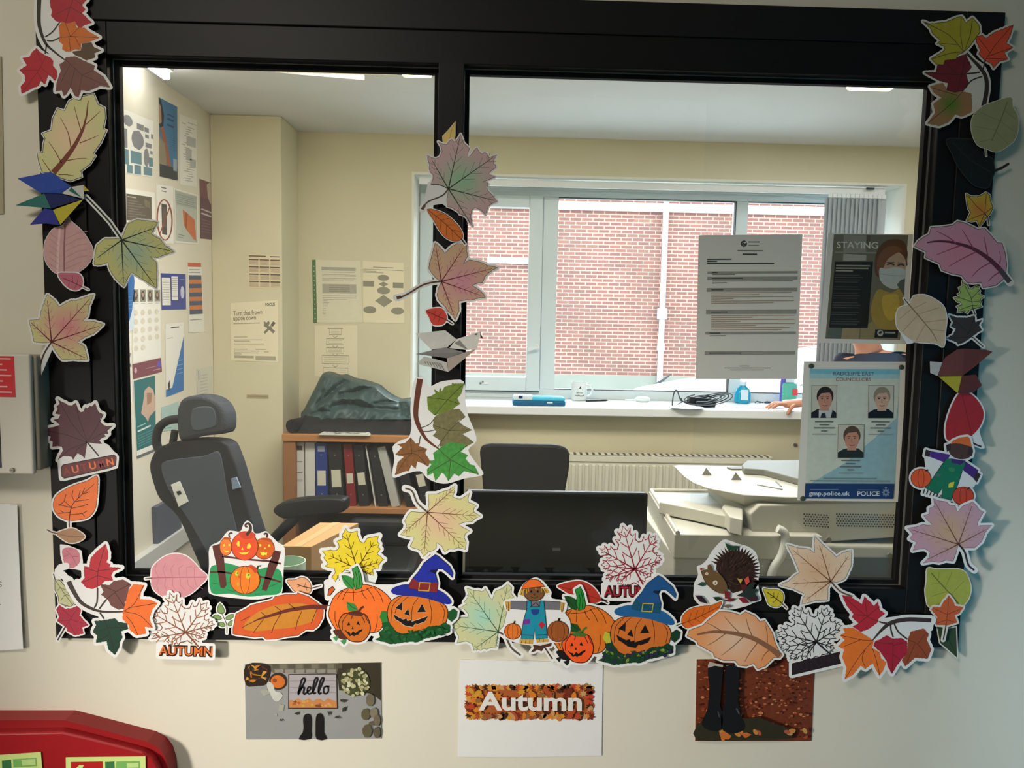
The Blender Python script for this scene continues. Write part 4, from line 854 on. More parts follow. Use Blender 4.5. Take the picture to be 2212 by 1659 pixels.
o = X('872 347 930 380 1000 385 1062 370 1122 330 1150 345 1172 362 1182 440 1216 520 1182 600 1132 652 1090 710 1045 768 1012 690 940 700 880 690 905 640 930 580 900 540 890 500')
c.part('printed_leaf'); c.p(ink2((214, 136, 60), (206, 178, 62), .03), o); c.s(ink(70, 58, 36), 1.4, jag(o, .6, 3), closed=True)
for q in ('1110 600 1000 500 890 370', '1110 600 1130 350', '1110 600 1210 520', '1110 600 900 680', '1110 600 1045 750'): c.s(ink(120, 66, 34), 1.4, X(q))
c.part('stem'); c.s(ink(70, 54, 40), 2, X('1110 602 1150 650 1160 742'), edge=True)
c.done('ivy_leaf_cutout', 'small orange and yellow ivy leaf on the right side above the large pink leaf', LC, GR, r=2.4, paper=PAPERB)
reg(''); c = Cut(1)
c.part('printed_leaf'); c.p(ink(30, 28, 27), sm(X('2044 302 2078 300 2105 303 2116 318 2128 337 2144 343 2148 372 2142 386 2134 405 2108 402 2090 386 2070 360 2056 330'), 3))
c.s(ink(52, 48, 46), 2, X('2056 306 2095 345 2140 372'))
for q in ('2075 325 2085 308', '2090 340 2112 322', '2100 348 2098 384', '2078 328 2070 350'): c.s(ink(48, 44, 42), 1.2, X(q))
c.part('stem'); c.s(ink(44, 40, 38), 3, X('2146 370 2164 363 2178 354'), edge=True)
c.done('leaf_cutout', 'black leaf below the grey-green leaf on the right side of the frame', LC, GR, r=1.4, paper=ink(64, 62, 58))
reg('N'); c = Cut(4, 0, 2); at(c, 2098, 270)
c.part('printed_leaf'); c.p(mat((150, 152, 112), .45, var=.12, scale=60), sm(X('1062 917 1080 1000 1130 1100 1130 1230 1090 1330 1000 1400 920 1432 830 1400 752 1370 700 1270 690 1150 722 1070 800 1000 900 962'), 3)); c.s(ink(118, 118, 84), 2.2, sm(X('1030 960 960 1150 880 1330'), 4, False))
for q in ('1000 1040 1110 1120', '960 1140 1110 1250', '920 1240 1040 1360', '960 1140 780 1060', '930 1230 720 1190', '890 1310 760 1340'): c.s(ink(128, 130, 94), 1.2, X(q))
c.part('stem'); c.s(ink(150, 140, 110), 3, X('826 1400 832 1470'), edge=True)
c.done('leaf_cutout', 'smooth grey-green leaf at the upper right, partly on the wall', LC, GR, r=1.2, paper=PAPERB)
reg('N'); c = Cut(2)
c.part('twig'); tw4 = ink(62, 50, 44); c.s(tw4, 4, sm(X('645 498 700 560 760 620'), 3, False), w1=8, edge=True); c.s(tw4, 8, sm(X('760 620 825 720 835 850 802 1020'), 4, False), w1=10, edge=True)
for q in ('822 570 812 610 802 650', '648 695 700 690 772 682', '630 835 690 760 795 720'): c.s(tw4, 3, sm(X(q), 3, False))
c.blank.append(X('640 520 800 620 835 700 795 1000 700 1050 700 880 640 850'))
for nm, lb, m, o, vs in [('printed_leaf', 'green and brown leaf', ink2((96, 130, 50), (166, 122, 84), .03), '300 815 360 795 420 780 470 850 560 850 690 880 700 1010 690 1060 600 1100 540 1080 480 1150 390 1190 275 1165 350 1060 330 980 410 920 340 880', ['620 850 500 980 280 1160', '560 900 330 830']),
      ('printed_leaf', 'dark red leaf', ink(122, 42, 52), '440 570 560 540 640 510 662 570 692 630 640 700 662 770 620 850 540 870 460 850 470 780 390 760 250 685 360 680 370 620', ['640 700 500 700 260 686', '600 700 560 860', '600 700 640 520', '560 700 450 590']),
      ('printed_leaf', 'olive leaf', ink(176, 166, 54), '235 202 300 225 360 220 460 205 550 165 600 155 640 215 700 165 760 230 772 300 730 360 680 430 620 490 560 520 550 555 440 570 430 610 370 610 310 555 400 500 440 470 440 440 370 410 400 380 330 320 300 260', ['620 490 480 330 245 210', '615 480 590 330 595 165', '625 480 680 330 700 175', '620 490 500 500 320 555', '560 420 390 410']),
      ('printed_leaf', 'orange-red leaf', ink(234, 88, 60), '735 350 790 330 830 362 900 310 1000 270 1086 235 1062 320 1020 410 1082 445 1000 500 1036 557 950 580 900 642 880 600 820 570 760 510 775 470 740 400', ['820 570 920 420 1080 240', '870 500 760 360', '850 530 1070 450', '840 550 1020 555'])]:
    c.part(nm, lb); c.p(m, jag(X(o), .8, 6))
    if lb != 'green and brown leaf': c.s(ink(60, 46, 36), 1.2, jag(X(o), .8, 6), closed=True)
    for q in vs: c.s(ink(60, 46, 36), 1.1, sm(X(q), 3, False) if len(q.split()) > 4 else X(q))
c.done('branch_cutout', 'twig cut-out with olive, orange-red and dark red leaves at the top right corner', 'branch cut-out', GR, r=4.6, paper=PAPERB)

# ---- middle bar, top to bottom
reg('O'); c = Cut(0)
c.part('printed_leaf'); c.p(ink(232, 202, 118), X('497 78 495 130 496 178 490 240 460 260 405 240 400 186 440 146')); c.s(ink(196, 156, 80), 1.4, X('494 90 465 150 450 230'))
c.done('leaf_cutout', 'pale yellow leaf tip peeping out above the green and pink maple leaf', LC, GC, r=.6)
reg('O'); c = Cut(2)
o = X('445 582 380 550 312 546 328 515 332 480 310 455 302 432 305 400 292 370 288 328 320 348 352 356 382 340 398 300 390 265 368 228 400 245 432 250 450 225 470 210 482 225 492 232 515 210 536 172 548 210 560 240 585 262 602 282 590 310 590 347 620 320 640 290 658 272 672 300 692 322 712 310 732 314 738 335 742 350 770 340 808 325 785 360 780 392 798 405 800 422 770 440 742 470 770 482 795 490 750 510 700 530 730 528 742 545 732 570 736 592 775 630 808 676 770 688 742 712 732 740 722 774 690 740 642 720 620 740 610 782 615 820 626 862 600 830 580 792 555 775 530 770 520 750 500 740 470 720 436 712 432 660 440 620')
c.part('printed_leaf'); c.p(ink2((150, 192, 156), (204, 172, 170), .055), o); c.s(ink(120, 90, 92), 1.2, o, closed=True)
veins(c, ink(36, 62, 40), X('445 580')[0], X('318 362 535 178 800 330 805 672 618 850'), 2.6, 4, .24, 34, 1, .95, ink(126, 116, 108)); c.s(ink(36, 62, 40), 1.8, sm(X('445 580 380 552 315 546'), 3, False))
c.part('stem'); c.s(ink(84, 70, 56), 3, sm(X('442 582 400 630 300 672 265 705'), 4, False), edge=True); c.s(ink(84, 70, 56), 6, X('268 703 247 735'), edge=True); c.blank.append(X('300 540 440 600 430 700 400 680 330 690 260 730 240 720 280 640'))
c.done('maple_leaf_cutout', 'large green and pink maple leaf at the top of the middle bar', LC, GC, r=3.4)
c = Cut(4)
c.part('printed_leaf'); o = sm(X('286 732 380 750 450 790 520 860 552 925 538 962 480 970 420 940 370 880 335 815'), 3); c.p(ink(222, 116, 38), o); c.s(ink(130, 60, 24), 1.2, jag(o, .6, 3), closed=True); c.s(ink(130, 60, 24), 1.6, X('290 735 420 840 540 955'))
for q in ('350 785 400 770', '390 815 450 800', '430 850 500 850', '465 885 535 900', '350 785 350 830', '390 815 385 880', '430 850 430 930', '470 890 480 960'): c.s(ink(130, 60, 24), 1.1, X(q))
c.part('stem'); c.s(ink(60, 40, 34), 3, X('540 955 570 993'), edge=True)
c.done('leaf_cutout', 'orange leaf between the two maple leaves on the middle bar', LC, GC, r=2.4)
c = Cut(3)
o = X('392 1272 355 1250 328 1220 300 1180 302 1140 318 1090 325 1060 332 1035 345 985 380 1015 420 1062 440 1040 470 1010 510 990 548 992 582 1008 580 1045 588 1080 572 1110 558 1142 600 1110 690 1130 740 1155 812 1168 770 1190 740 1212 715 1240 700 1280 660 1285 622 1302 680 1340 700 1360 722 1390 670 1395 620 1410 575 1410 520 1420 525 1490 510 1520 496 1558 470 1520 448 1500 420 1460 378 1420 360 1380 365 1340')
c.part('printed_leaf'); c.p(ink2((210, 148, 158), (208, 172, 138), .055), jag(o, .8, 4, 2)); c.s(ink(96, 66, 60), 1.1, jag(o, .8, 4, 2), closed=True)
veins(c, ink(110, 38, 58), X('392 1272')[0], X('350 1005 565 1010 790 1172 700 1382 492 1540'), 2.4, 5, .16, 40, .9, .95, ink(170, 96, 108))
c.part('stem'); c.s(ink(92, 66, 52), 3.6, sm(X('392 1272 330 1278 250 1300 150 1360 85 1392'), 4, False), edge=True); c.s(ink(92, 66, 52), 7, X('90 1388 58 1394'), edge=True)
c.done('maple_leaf_cutout', 'dusky pink and tan maple leaf with its stem over the left pane, middle bar', LC, GC, r=4.4)
c = Cut(4)
c.part('printed_leaf'); c.p(ink(204, 66, 54), sm(X('277 1490 340 1472 400 1476 432 1530 420 1580 380 1600 325 1592 300 1540'), 3)); c.s(ink(104, 28, 26), 1.6, X('285 1495 360 1530 432 1560'))
for q in ('340 1520 350 1490', '370 1535 395 1500', '350 1527 330 1560', '380 1540 370 1575'): c.s(ink(104, 28, 26), 1, X(q))
c.part('stem'); c.s(ink(60, 30, 28), 2.4, X('432 1560 475 1588'), edge=True)
c.done('leaf_cutout', 'small bright red leaf above the grey paper bird', LC, GC, r=2.6)
reg('P'); g1, g2, g3 = ink(214, 212, 204), ink(132, 130, 128), ink(160, 148, 138)
origami('origami_bird', 'folded grey and white paper bird with a dark beak on the middle bar', 'origami bird', 'folded paper birds', 3, [
    ('body', g3, X('415 382 602 323 425 467'), [3, 5, 8]), ('wing', g1, X('220 230 405 210 475 265 418 315 320 330'), [9, 6, 3, 3, 6]),
    ('head', g1, X('430 320 475 265 628 215 602 322 540 332'), [3, 4, 8, 6, 5]), ('head', g2, X('462 290 492 272 540 330'), [5.5, 6, 6.5]), ('beak', ink(50, 34, 32), X('622 222 640 262 622 256'), [8, 8, 8]),
    ('lower_wing', g2, X('222 357 405 315 520 345 418 382'), [9, 5, 5, 4]), ('tail', ink(190, 188, 182), X('232 417 275 370 415 408 425 467'), [9, 7, 4.5, 8])],
    [(ink(112, 110, 108), 1.2, X(f'{248+i*15} {400-i*1.5+i*3} {258+i*18} {424+i*4.5}'), 7.6, 'tail') for i in range(9)] + [(BLK, 3, X('590 234 600 234'), 8, 'head')])
reg('P'); c = Cut(3)
c.outline = sm(X('228 500 272 506 290 530 305 560 370 530 440 518 520 526 530 640 548 740 582 820 598 895 548 950 590 1020 642 1092 610 1112 520 1127 420 1157 350 1150 292 1122 250 1080 170 1095 92 1122 78 1090 92 1000 80 930 130 890 180 870 197 800 190 700 198 600 207 540'), 3)
c.part('twig'); tb = ink(104, 58, 42); c.s(tb, 13, sm(X('250 510 230 640 224 740 245 812'), 4, False), w1=9); c.s(tb, 9, sm(X('245 812 290 885 365 942'), 4, False), w1=3)
for q in ('348 740 310 790 252 814', '345 825 300 835 268 834', '252 862 248 885 245 908'): c.s(ink(70, 60, 50), 1.8, sm(X(q), 3, False))
def blot(a, b, s=120):
    m = mat(a, .45, var=.45, scale=s); return m
for lb, m, o, vs in [('top green leaf', blot((112, 134, 56), 0), '293 622 320 615 345 600 335 575 368 592 372 562 385 588 400 560 445 546 448 532 460 540 522 538 505 600 480 632 497 664 460 690 440 712 380 725 340 735 298 700', ['340 735 420 640 515 545', '420 640 300 625', '420 640 490 665']),
      ('mottled olive leaf', blot((122, 116, 80), 0), '332 770 345 740 440 700 490 695 532 745 482 772 520 800 572 826 510 852 540 870 582 902 500 950 420 920 370 930 375 890 328 862 350 835 330 810', ['360 930 430 830 525 745', '430 830 570 825', '430 830 340 800']),
      ('bright green leaf', blot((74, 150, 70), 0), '330 970 380 930 440 900 540 920 500 962 545 980 530 1005 562 1040 585 1045 614 1102 520 1080 490 1112 460 1095 425 1142 400 1100 382 1090 345 1142 330 1090 295 1110 292 1070 320 1040 300 1020 340 1010', ['365 942 440 1010 610 1100', '440 1010 425 1140', '440 1010 300 1090', '440 1000 540 920']),
      ('brown leaf', blot((136, 92, 56), 0), '190 872 222 910 250 905 240 925 292 942 280 970 312 1020 300 1052 260 1030 230 1020 222 1066 205 1050 195 1040 180 1080 160 1080 95 1106 110 1030 150 990 95 980 140 932 108 916 160 905', ['290 1040 200 970 100 1100', '200 970 190 880', '200 970 100 980', '210 960 285 945'])]:
    c.part('printed_leaf', lb); c.p(m, jag(X(o), .7, 5), False)
    for q in vs: c.s(ink(60, 62, 36), 1.1, sm(X(q), 3, False) if len(q.split()) > 4 else X(q))
c.done('branch_cutout', 'brown twig cut-out with glittery green and brown leaves on the middle bar', 'branch cut-out', GC, r=0)
reg('P'); c = Cut(1)
o = X('295 1332 305 1280 300 1222 350 1222 392 1206 430 1195 465 1172 462 1210 450 1238 480 1252 502 1252 530 1235 556 1214 545 1250 548 1272 575 1282 598 1295 582 1312 580 1332 622 1358 592 1372 570 1392 530 1395 488 1408 510 1425 558 1450 530 1465 522 1490 535 1520 530 1565 490 1552 460 1562 430 1560 402 1580 385 1545 352 1522 350 1555 330 1572 300 1580 272 1608 255 1575 235 1562 205 1555 188 1545 205 1515 214 1490 175 1485 128 1472 160 1440 165 1410 155 1390 165 1368 180 1345 195 1330 250 1335')
c.part('printed_leaf'); c.p(ink2((228, 188, 158), (216, 210, 146), .055), o); c.s(ink(110, 110, 90), 1.2, o, closed=True)
veins(c, ink(120, 70, 56), X('295 1334')[0], X('465 1185 612 1358 530 1560 275 1595 140 1470'), 2.2, 5, .2, 36, 1, .95, ink(150, 126, 96))
c.part('stem'); c.s(ink(92, 82, 66), 3.6, sm(X('292 1330 232 1275 202 1205 158 1186'), 4, False), edge=True)
c.done('maple_leaf_cutout', 'pale yellow and pink maple leaf at the foot of the middle bar', LC, GC, r=6)
# ---------------------------------------------------------------- setting: the near wall, its dark window frame and the corridor
def struct(o): o['kind'] = 'structure'; return o
WALLM = mat((222, 217, 200), .7, var=.025, scale=9, bump=.06)
OFFM = mat((212, 206, 176), .75, var=.03, scale=6, bump=.05)
CEILM = mat((226, 226, 222), .8, var=.02, scale=10)
FRM = mat((30, 30, 30), .42, var=.08, scale=120, spec=.16)
FRM2 = mat((25, 25, 25), .42, var=.08, scale=120, spec=.16)
FRM3 = mat((24, 24, 24), .7, var=.05, spec=.12)
FX0, FX1, FZ0, FZ1 = -.870, .970, .827, 2.091
CX0, CX1, CY0, CH = -2.5, .27, -2.9, 2.7
mb = MB()
for lo, hi in (((CX0, 0, 0), (FX0, .1, CH)), ((FX1, 0, 0), (2.9, .1, CH)), ((FX0, 0, 0), (FX1, .1, FZ0)), ((FX0, 0, FZ1), (FX1, .1, CH))): mb.box(lo, hi, WALLM)
struct(mb.build('wall_front'))
fl = mat((92, 96, 104), .8, var=.12, scale=50)
struct(MB().box((CX0, CY0, -.1), (CX1 + .9, 0, 0), fl).build('floor_corridor'))
struct(MB().box((CX0, CY0, CH), (CX1 + .9, .1, CH + .1), CEILM).build('ceiling_corridor'))
struct(MB().box((CX0 - .1, CY0, 0), (CX0, .1, CH), WALLM).build('wall_left'))
struct(MB().box((CX0 - .1, CY0 - .1, 0), (CX1 + 1, CY0, CH), WALLM).build('wall_back'))
struct(MB().box((CX1 + .9, CY0, 0), (CX1 + 1, .1, CH), mat((30, 140, 176), .6)).build('wall_right'))
# window_1: dark aluminium screen, two fixed lights
w1 = bpy.data.objects.new('window_1', None); col.objects.link(w1); w1.location = ((FX0 + FX1) / 2, .03, FZ0); struct(w1)
PANES = [(-.731, -.125, .9585, 1.957), (-.057, .8445, .9585, 1.957)]
def ring(mb, x0, x1, z0, z1, t, y0, y1, m, bev=.002):
    tl_, tr_, tb_, tt_ = t
    mb.box((x0, y0, z0), (x0 + tl_, y1, z1), m, bev); mb.box((x1 - tr_, y0, z0), (x1, y1, z1), m, bev)
    mb.box((x0 + tl_, y0, z0), (x1 - tr_, y1, z0 + tb_), m, bev); mb.box((x0 + tl_, y0, z1 - tt_), (x1 - tr_, y1, z1), m, bev)
O = Vector(w1.location)
mb = MB(); ring(mb, FX0, FX1, FZ0, FZ1, (.085, .075, .07, .062), -.012, .037, FRM); mb.build('outer_frame', w1, org=O)
mb = MB(); ring(mb, FX0 + .085, FX1 - .075, FZ0 + .07, FZ1 - .062, (.044, .040, .052, .062), -.0085, .037, FRM2)
mb.build('inner_frame', w1, org=O)
mb = MB().box((-.116, -.0085, FZ0 + .12), (-.066, .037, FZ1 - .12), FRM, .002); mb.build('mullion', w1, org=O)
alu = mat((150, 150, 146), .4, .6)
for x0, x1, z0, z1 in PANES:
    mb = MB(); ring(mb, x0 - .013, x1 + .013, z0 - .013, z1 + .013, (.013,) * 4, .020, .036, FRM3, .001); mb.build('glazing_bead', w1, org=O)
    mb = MB(); ring(mb, x0 - .0115, x1 + .0115, z0 - .0115, z1 + .0115, (.003,) * 4, .016, .021, alu, 0); mb.build('gasket', w1, org=O)
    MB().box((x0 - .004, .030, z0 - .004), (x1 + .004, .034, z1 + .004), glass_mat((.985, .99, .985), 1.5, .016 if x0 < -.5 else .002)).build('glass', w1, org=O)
# ---- things on the near wall
def wallsheet(off=.0012): return Flat((0, -off, 1), (0, -1, 0), .0004)
def clip_rect(o, lo, hi): return [(min(max(x, lo[0]), hi[0]), min(max(y, lo[1]), hi[1])) for x, y in o]
# photograph "hello"
REG['h'] = (500, 1400, 6.144); reg('h'); c = wallsheet(); c.outline = X('175 213 1983 190 1990 1200 192 1213'); rnd = random.Random(11)
c.part('printed_photo'); pth = mat((150, 152, 150), .4, var=.06, scale=18); c.p(pth, c.outline, False)
stn = ink(104, 100, 84); c.p(stn, X('480 210 1500 200 1480 330 1250 340 560 330 470 290'), False); c.p(ink(60, 54, 40), X('1420 200 1980 192 1986 700 1880 620 1820 600 1430 560 1400 330'), False)
for i in range(9): c.p(ink(120, 116, 98) if i % 2 else ink(88, 84, 68), X(f'{540+i*105} 215 {630+i*105} 213 {630+i*105} 268 {545+i*105} 270'), False)
for i in range(6): c.p(ink(142, 138, 128), X(f'{570+i*140} 285 {690+i*140} 282 {685+i*140} 330 {575+i*140} 332'), False)
c.p(ink(46, 34, 26), sm(X('190 220 480 215 520 330 460 480 350 500 190 490'), 3), False)
for i in range(12): c.p(ink(*rnd.choice(((190, 120, 40), (150, 60, 50), (120, 50, 44), (200, 150, 60), (170, 100, 40)))), sm(X([x for k in range(5) for x in (min(max(190, 200 + 75 * (i % 4) + rnd.uniform(-60, 60)), 480), 250 + 80 * (i // 4) + rnd.uniform(-35, 60))]), 2), False)
c.p(ink(60, 40, 26), ell(620, 440, 120, 115), False); c.p(ink(206, 112, 44), ell(615, 445, 95, 85, 15), False); c.p(ink(150, 70, 34), ell(575, 430, 30, 26), False)
c.p(ink(196, 198, 188), sm(X('470 470 510 450 560 500 580 570 650 590 680 640 620 705 560 690 520 620 480 540'), 3), False)
for q in ('380 560 470 545 520 600 430 640', '640 740 700 760 690 830 620 840', '560 880 600 870 610 900'): c.p(ink(164, 164, 150), X(q), False)
c.part('printed_doormat', 'doormat printed hello'); q = quad(*X('755 345 1400 340 1412 805 752 805')); c.p(ink(54, 44, 40), rect(q, 0, 0, 1, 1), False); c.p(mat((170, 164, 168), .45, var=.1, scale=30), rect(q, .02, .02, .98, .97), False)
for v in (.2, .38, .54): c.s(ink(140, 132, 138), 1.2, [q(.03, v), q(.97, v)])
c.p(ink(196, 132, 78), [q(.02, .78)] + [q(.05 + .9 * i / 12, .74 + .05 * math.sin(i * 2.3)) for i in range(13)] + [q(.98, .78), q(.98, .97), q(.02, .97)], False)
for i in range(16): u, v = rnd.uniform(.06, .94), rnd.uniform(.78, .93); w = rnd.uniform(.03, .06); c.p(ink(*rnd.choice(((206, 160, 70), (176, 92, 48), (130, 76, 44), (214, 150, 110)))), [q(u - w, v), q(u, v - .05), q(u + w, v), q(u, v + .04)], False)
hp = ink(28, 26, 30)
for p, w0 in (('880 590 930 520 975 430 965 400 935 420 905 520 885 610 900 590 930 530 965 525 955 590 970 610 1000 585', 4), ('1000 580 1040 555 1050 520 1020 520 1005 560 1020 605 1055 600 1090 560', 3.6), ('1085 570 1120 480 1145 410 1125 395 1100 440 1080 540 1090 600 1120 590', 4), ('1150 590 1190 500 1225 410 1205 395 1180 440 1155 540 1165 605 1195 590', 4), ('1260 505 1225 530 1225 590 1255 605 1285 570 1280 515 1255 505 1300 510', 3.6)):
    c.s(hp, w0, sm(X(p), 4, False))
c.part('printed_boots'); bt = ink(26, 22, 20); c.p(bt, sm(X('950 960 960 900 1000 870 1050 890 1062 960 1058 1100 1050 1208 890 1212 945 1120 955 1040'), 2), False); c.p(bt, sm(X('1120 920 1150 870 1190 870 1222 920 1225 1020 1225 1120 1265 1210 1130 1212 1115 1080'), 2), False)
c.part('printed_flowers'); c.p(ink(70, 74, 44), ell(1640, 450, 195, 190), False)
for i in range(60):
    t, r_ = rnd.uniform(0, 6.28), rnd.uniform(0, 1) ** .5; c.p(ink(*rnd.choice(((206, 204, 170), (184, 180, 140), (160, 156, 110)))), ell(1640 + 190 * r_ * math.cos(t), 450 + 185 * r_ * math.sin(t), rnd.uniform(16, 34), rnd.uniform(14, 28), rnd.uniform(0, 90), n=7), False)
for x, y, a, b in ((1840, 690, 60, 85), (1780, 880, 60, 80), (1890, 860, 55, 70), (1800, 1100, 65, 90), (1930, 960, 46, 80), (1930, 1120, 48, 76), (1860, 1000, 40, 30)): c.part('printed_stone').p(ink(*rnd.choice(((112, 104, 84), (128, 120, 102), (96, 88, 68)))), ell(x, y, a, b, n=9), False)
c.part('printed_fallen_leaves')
for q in ('1440 680 1530 690 1500 720 1450 710', '1470 800 1520 770 1510 830 1470 850', '1270 840 1320 850 1295 900', '1365 920 1400 895 1450 935 1400 930', '630 960 655 935 685 970', '830 870 890 840 885 890'): c.p(ink(60, 56, 44), X(q), False)
c.done('hello_photograph', 'photograph of a hello doormat with boots below the frame, bottom left', 'photo print', 'pictures under the frame', r=0)
# "Autumn" sheet
REG['u'] = (960, 1400, 5.978); reg('u'); c = Flat((0, -.0016, 1), (0, -1, 0), .0004); c.outline = X('200 148 1100 165 2045 205 2030 1388 1000 1408 170 1402')
c.part('printed_leaves'); cols = ((214, 128, 46), (176, 78, 44), (120, 48, 30), (70, 40, 26), (206, 148, 50), (150, 100, 56), (190, 70, 44), (200, 150, 100)); rnd = random.Random(4)
c.p(ink(172, 92, 48), X('300 500 1860 500 1880 890 310 890'), False)
for i in range(150):
    if i < 96:
        k = i / 96; per = 2 * (1580 + 380); s_ = k * per
        if s_ < 1580: x, y = 310 + s_, 510
        elif s_ < 1960: x, y = 1880, 500 + (s_ - 1580)
        elif s_ < 3540: x, y = 1880 - (s_ - 1960), 880
        else: x, y = 315, 880 - (s_ - 3540)
    else: x, y = rnd.uniform(340, 1850), rnd.uniform(540, 850)
    R = rnd.uniform(45, 78); a0 = rnd.uniform(0, 6.28); m = ink(*rnd.choice(cols)); kind = rnd.random()
    if kind < .55: pts = [v for j in range(14) for v in (x + R * (1 if j % 2 == 0 else .58) * math.cos(a0 + j * math.pi / 7), y + .8 * R * (1 if j % 2 == 0 else .58) * math.sin(a0 + j * math.pi / 7))]; c.p(m, X(pts), False)
    else: c.p(m, ell(x, y, R * .9, R * .5, math.degrees(a0), n=14), False)
c.part('printed_word', 'the word Autumn in white letters'); c.text(mat((226, 224, 218), .5, var=.02), 'Autumn', X('440 795')[0], X('1775 800')[0], 38, .03)
c.done('autumn_sign', 'white sheet printed Autumn over a band of brown and orange leaves', 'paper sign', 'pictures under the frame', r=0)
# boots photograph
REG['b'] = (1470, 1390, 6.703); reg('b'); c = wallsheet(); c.outline = X('233 230 1945 205 1895 1410 210 1412'); rnd = random.Random(8)
c.part('printed_photo'); c.p(mat((116, 56, 34), .4, var=.35, scale=90), c.outline, False)
for i in range(330):
    x, y = rnd.uniform(260, 1850), rnd.uniform(260, 1380); r_ = rnd.uniform(18, 42) * (.6 + .5 * y / 1400); a = rnd.uniform(0, 6.28)
    c.p(ink(*rnd.choice(((166, 84, 54), (186, 106, 68), (140, 62, 40), (92, 38, 26), (206, 132, 88), (70, 30, 22)))), X([v for j in range(5) for v in (x + r_ * math.cos(a + j * 1.257) * rnd.uniform(.5, 1.1), y + .6 * r_ * math.sin(a + j * 1.257) * rnd.uniform(.5, 1.1))]), False)
c.p(ink(52, 48, 32), sm(X('230 1200 330 1130 900 1090 1150 1080 1350 1160 1560 1230 1600 1380 900 1400 230 1400'), 2), False)
for i in range(14): x, y = rnd.uniform(560, 1850), rnd.uniform(1200, 1380); c.p(ink(*rnd.choice(((206, 134, 60), (180, 90, 60), (196, 150, 90)))), ell(x, y, 50, 30, rnd.uniform(0, 90), n=7), False)
c.part('printed_boots'); bt = ink(24, 24, 25); c.p(ink(190, 178, 168), X('420 265 560 300 620 310 610 345 400 355 395 320'), False); c.p(ink(190, 178, 168), X('650 310 800 320 830 350 700 350'), False)
c.p(bt, sm(X('395 355 600 340 600 500 585 750 570 900 600 980 600 1250 420 1260 310 1180 330 1080 390 950 420 600'), 2), False); c.p(bt, sm(X('650 330 840 345 840 600 835 850 880 1050 930 1150 920 1250 800 1300 680 1290 590 1200 600 980 640 880 645 600'), 2), False)
c.s(ink(90, 86, 88), 3, X('810 940 850 1020')); c.s(ink(70, 68, 72), 2.5, X('540 980 565 1070'))
for q in ('560 1310 640 1275 740 1340 700 1390 600 1385', '860 1300 960 1290 1030 1320 940 1370'): c.p(ink(206, 112, 50), X(q), False)
c.done('boots_photograph', 'photograph of black boots standing in fallen leaves, below the frame on the right', 'photo print', 'pictures under the frame', r=0)

# alarm panel at the left edge
pl = mat((206, 202, 190), .45, var=.02); pl2 = mat((150, 144, 126), .5, var=.03)
ax1, az0, az1 = -.866, 1.172, 1.402
t = thing('alarm_panel', 'grey wall-mounted alarm panel with a red label at the left edge', 'alarm panel', (ax1 - .11, -.03, az0))
O = Vector(t.location)
MB().box((ax1 - .24, -.052, az0 + .006), (ax1, 0, az1 - .004), pl2, .004).build('housing', t, org=O)
p_ = W(50, 770, -.064); q_ = W(62, 1033, -.064)
MB().box((ax1 - .24, -.064, az0), (ax1 - .006, -.052, az1), pl, .004).build('cover', t, org=O)
a_ = W(30, 768, -.0645); b_ = W(30, 858, -.0645)
mb = MB().box((ax1 - .24, -.0648, b_.z), (a_.x, -.064, a_.z - .0015), mat((206, 52, 58), .5))
wp = mat((230, 190, 186), .5)
for i in range(7): mb.box((ax1 - .1, -.0651, b_.z + .008 + i * .0105), (a_.x - .006 - (i % 3) * .008, -.0647, b_.z + .0105 + i * .0105), wp)
mb.build('warning_label', t, org=O)
p0 = W(3, 1000, -.0645); MB().box((ax1 - .24, -.0655, W(3, 1010, -.0645).z), (p0.x, -.064, W(3, 905, -.0645).z), mat((30, 30, 32), .3)).build('display', t, org=O)
p0 = W(27, 1015, -.0645); mb = MB(); mb.tube([p0, p0 + Vector((0, -.003, 0))], .0042, mat((110, 108, 100), .35, .8), 14); mb.box((p0.x - .0036, p0.y - .0036, p0.z - .0005), (p0.x + .0036, p0.y - .003, p0.z + .0005), BLK); mb.build('screw', t, org=O)
# notice below it
reg(''); c = Flat((0, -.0016, 1), Vector((-.035, -1, .012)), .0004); at(c, -120, 1090); c.outline = X('-120 1082 37 1090 39 1150 45 1300 50 1402 -120 1412')
c.part('printing'); c.text(GREY, 'S', (-4, 1268), (4, 1268), 12)
c.s(GREY, 2, X('-60 1305 2 1306'))
c.done('notice_sheet', 'white paper notice cut off by the left edge, below the alarm panel', 'notice', r=0)
c = Flat((0, -.0016, 1), (0, -1, 0), .0006); c.outline = X('-60 118 3 122 6 280 8 462 -60 468'); c.part('printing'); c.s(LGREY, 2, X('-40 200 -4 202'))
c.done('plastic_sleeve', 'edge of a clear plastic document sleeve on the wall at the far left', 'document sleeve', r=0, paper=mat((176, 166, 140), .08, var=.05, spec=.6, coat=.6))
# red fire point board
red = mat((158, 26, 32), .38, var=.05, scale=60); red2 = mat((150, 26, 30), .4, var=.05)
def P(x, y, Y=-.055): return W(x, y, Y)
t = thing('fire_point_board', 'red plastic fire point board at the bottom left corner of the picture', 'fire point board', (P(0, 1660).x, -.03, .25)); O = Vector(t.location)
oo = sm([(-300, 1575), (-150, 1558), (0, 1556), (140, 1556), (230, 1578), (310, 1600), (345, 1618), (362, 1650), (368, 1700), (370, 1900), (368, 2200), (-300, 2200)], 3)
oo = [(-320, 1556), (0, 1556), (140, 1556), (180, 1566), (260, 1587), (318, 1602), (342, 1615), (356, 1634), (364, 1660), (367, 1700), (367, 2150), (-320, 2150)]
MB().prism([P(x, y, -.04) for x, y in oo], (0, .04, 0), red2).build('backing', t, org=O)
io = [(-320, 1584), (0, 1584), (132, 1581), (180, 1592), (260, 1612), (308, 1625), (330, 1640), (342, 1662), (346, 1700), (346, 2150), (-320, 2150)]
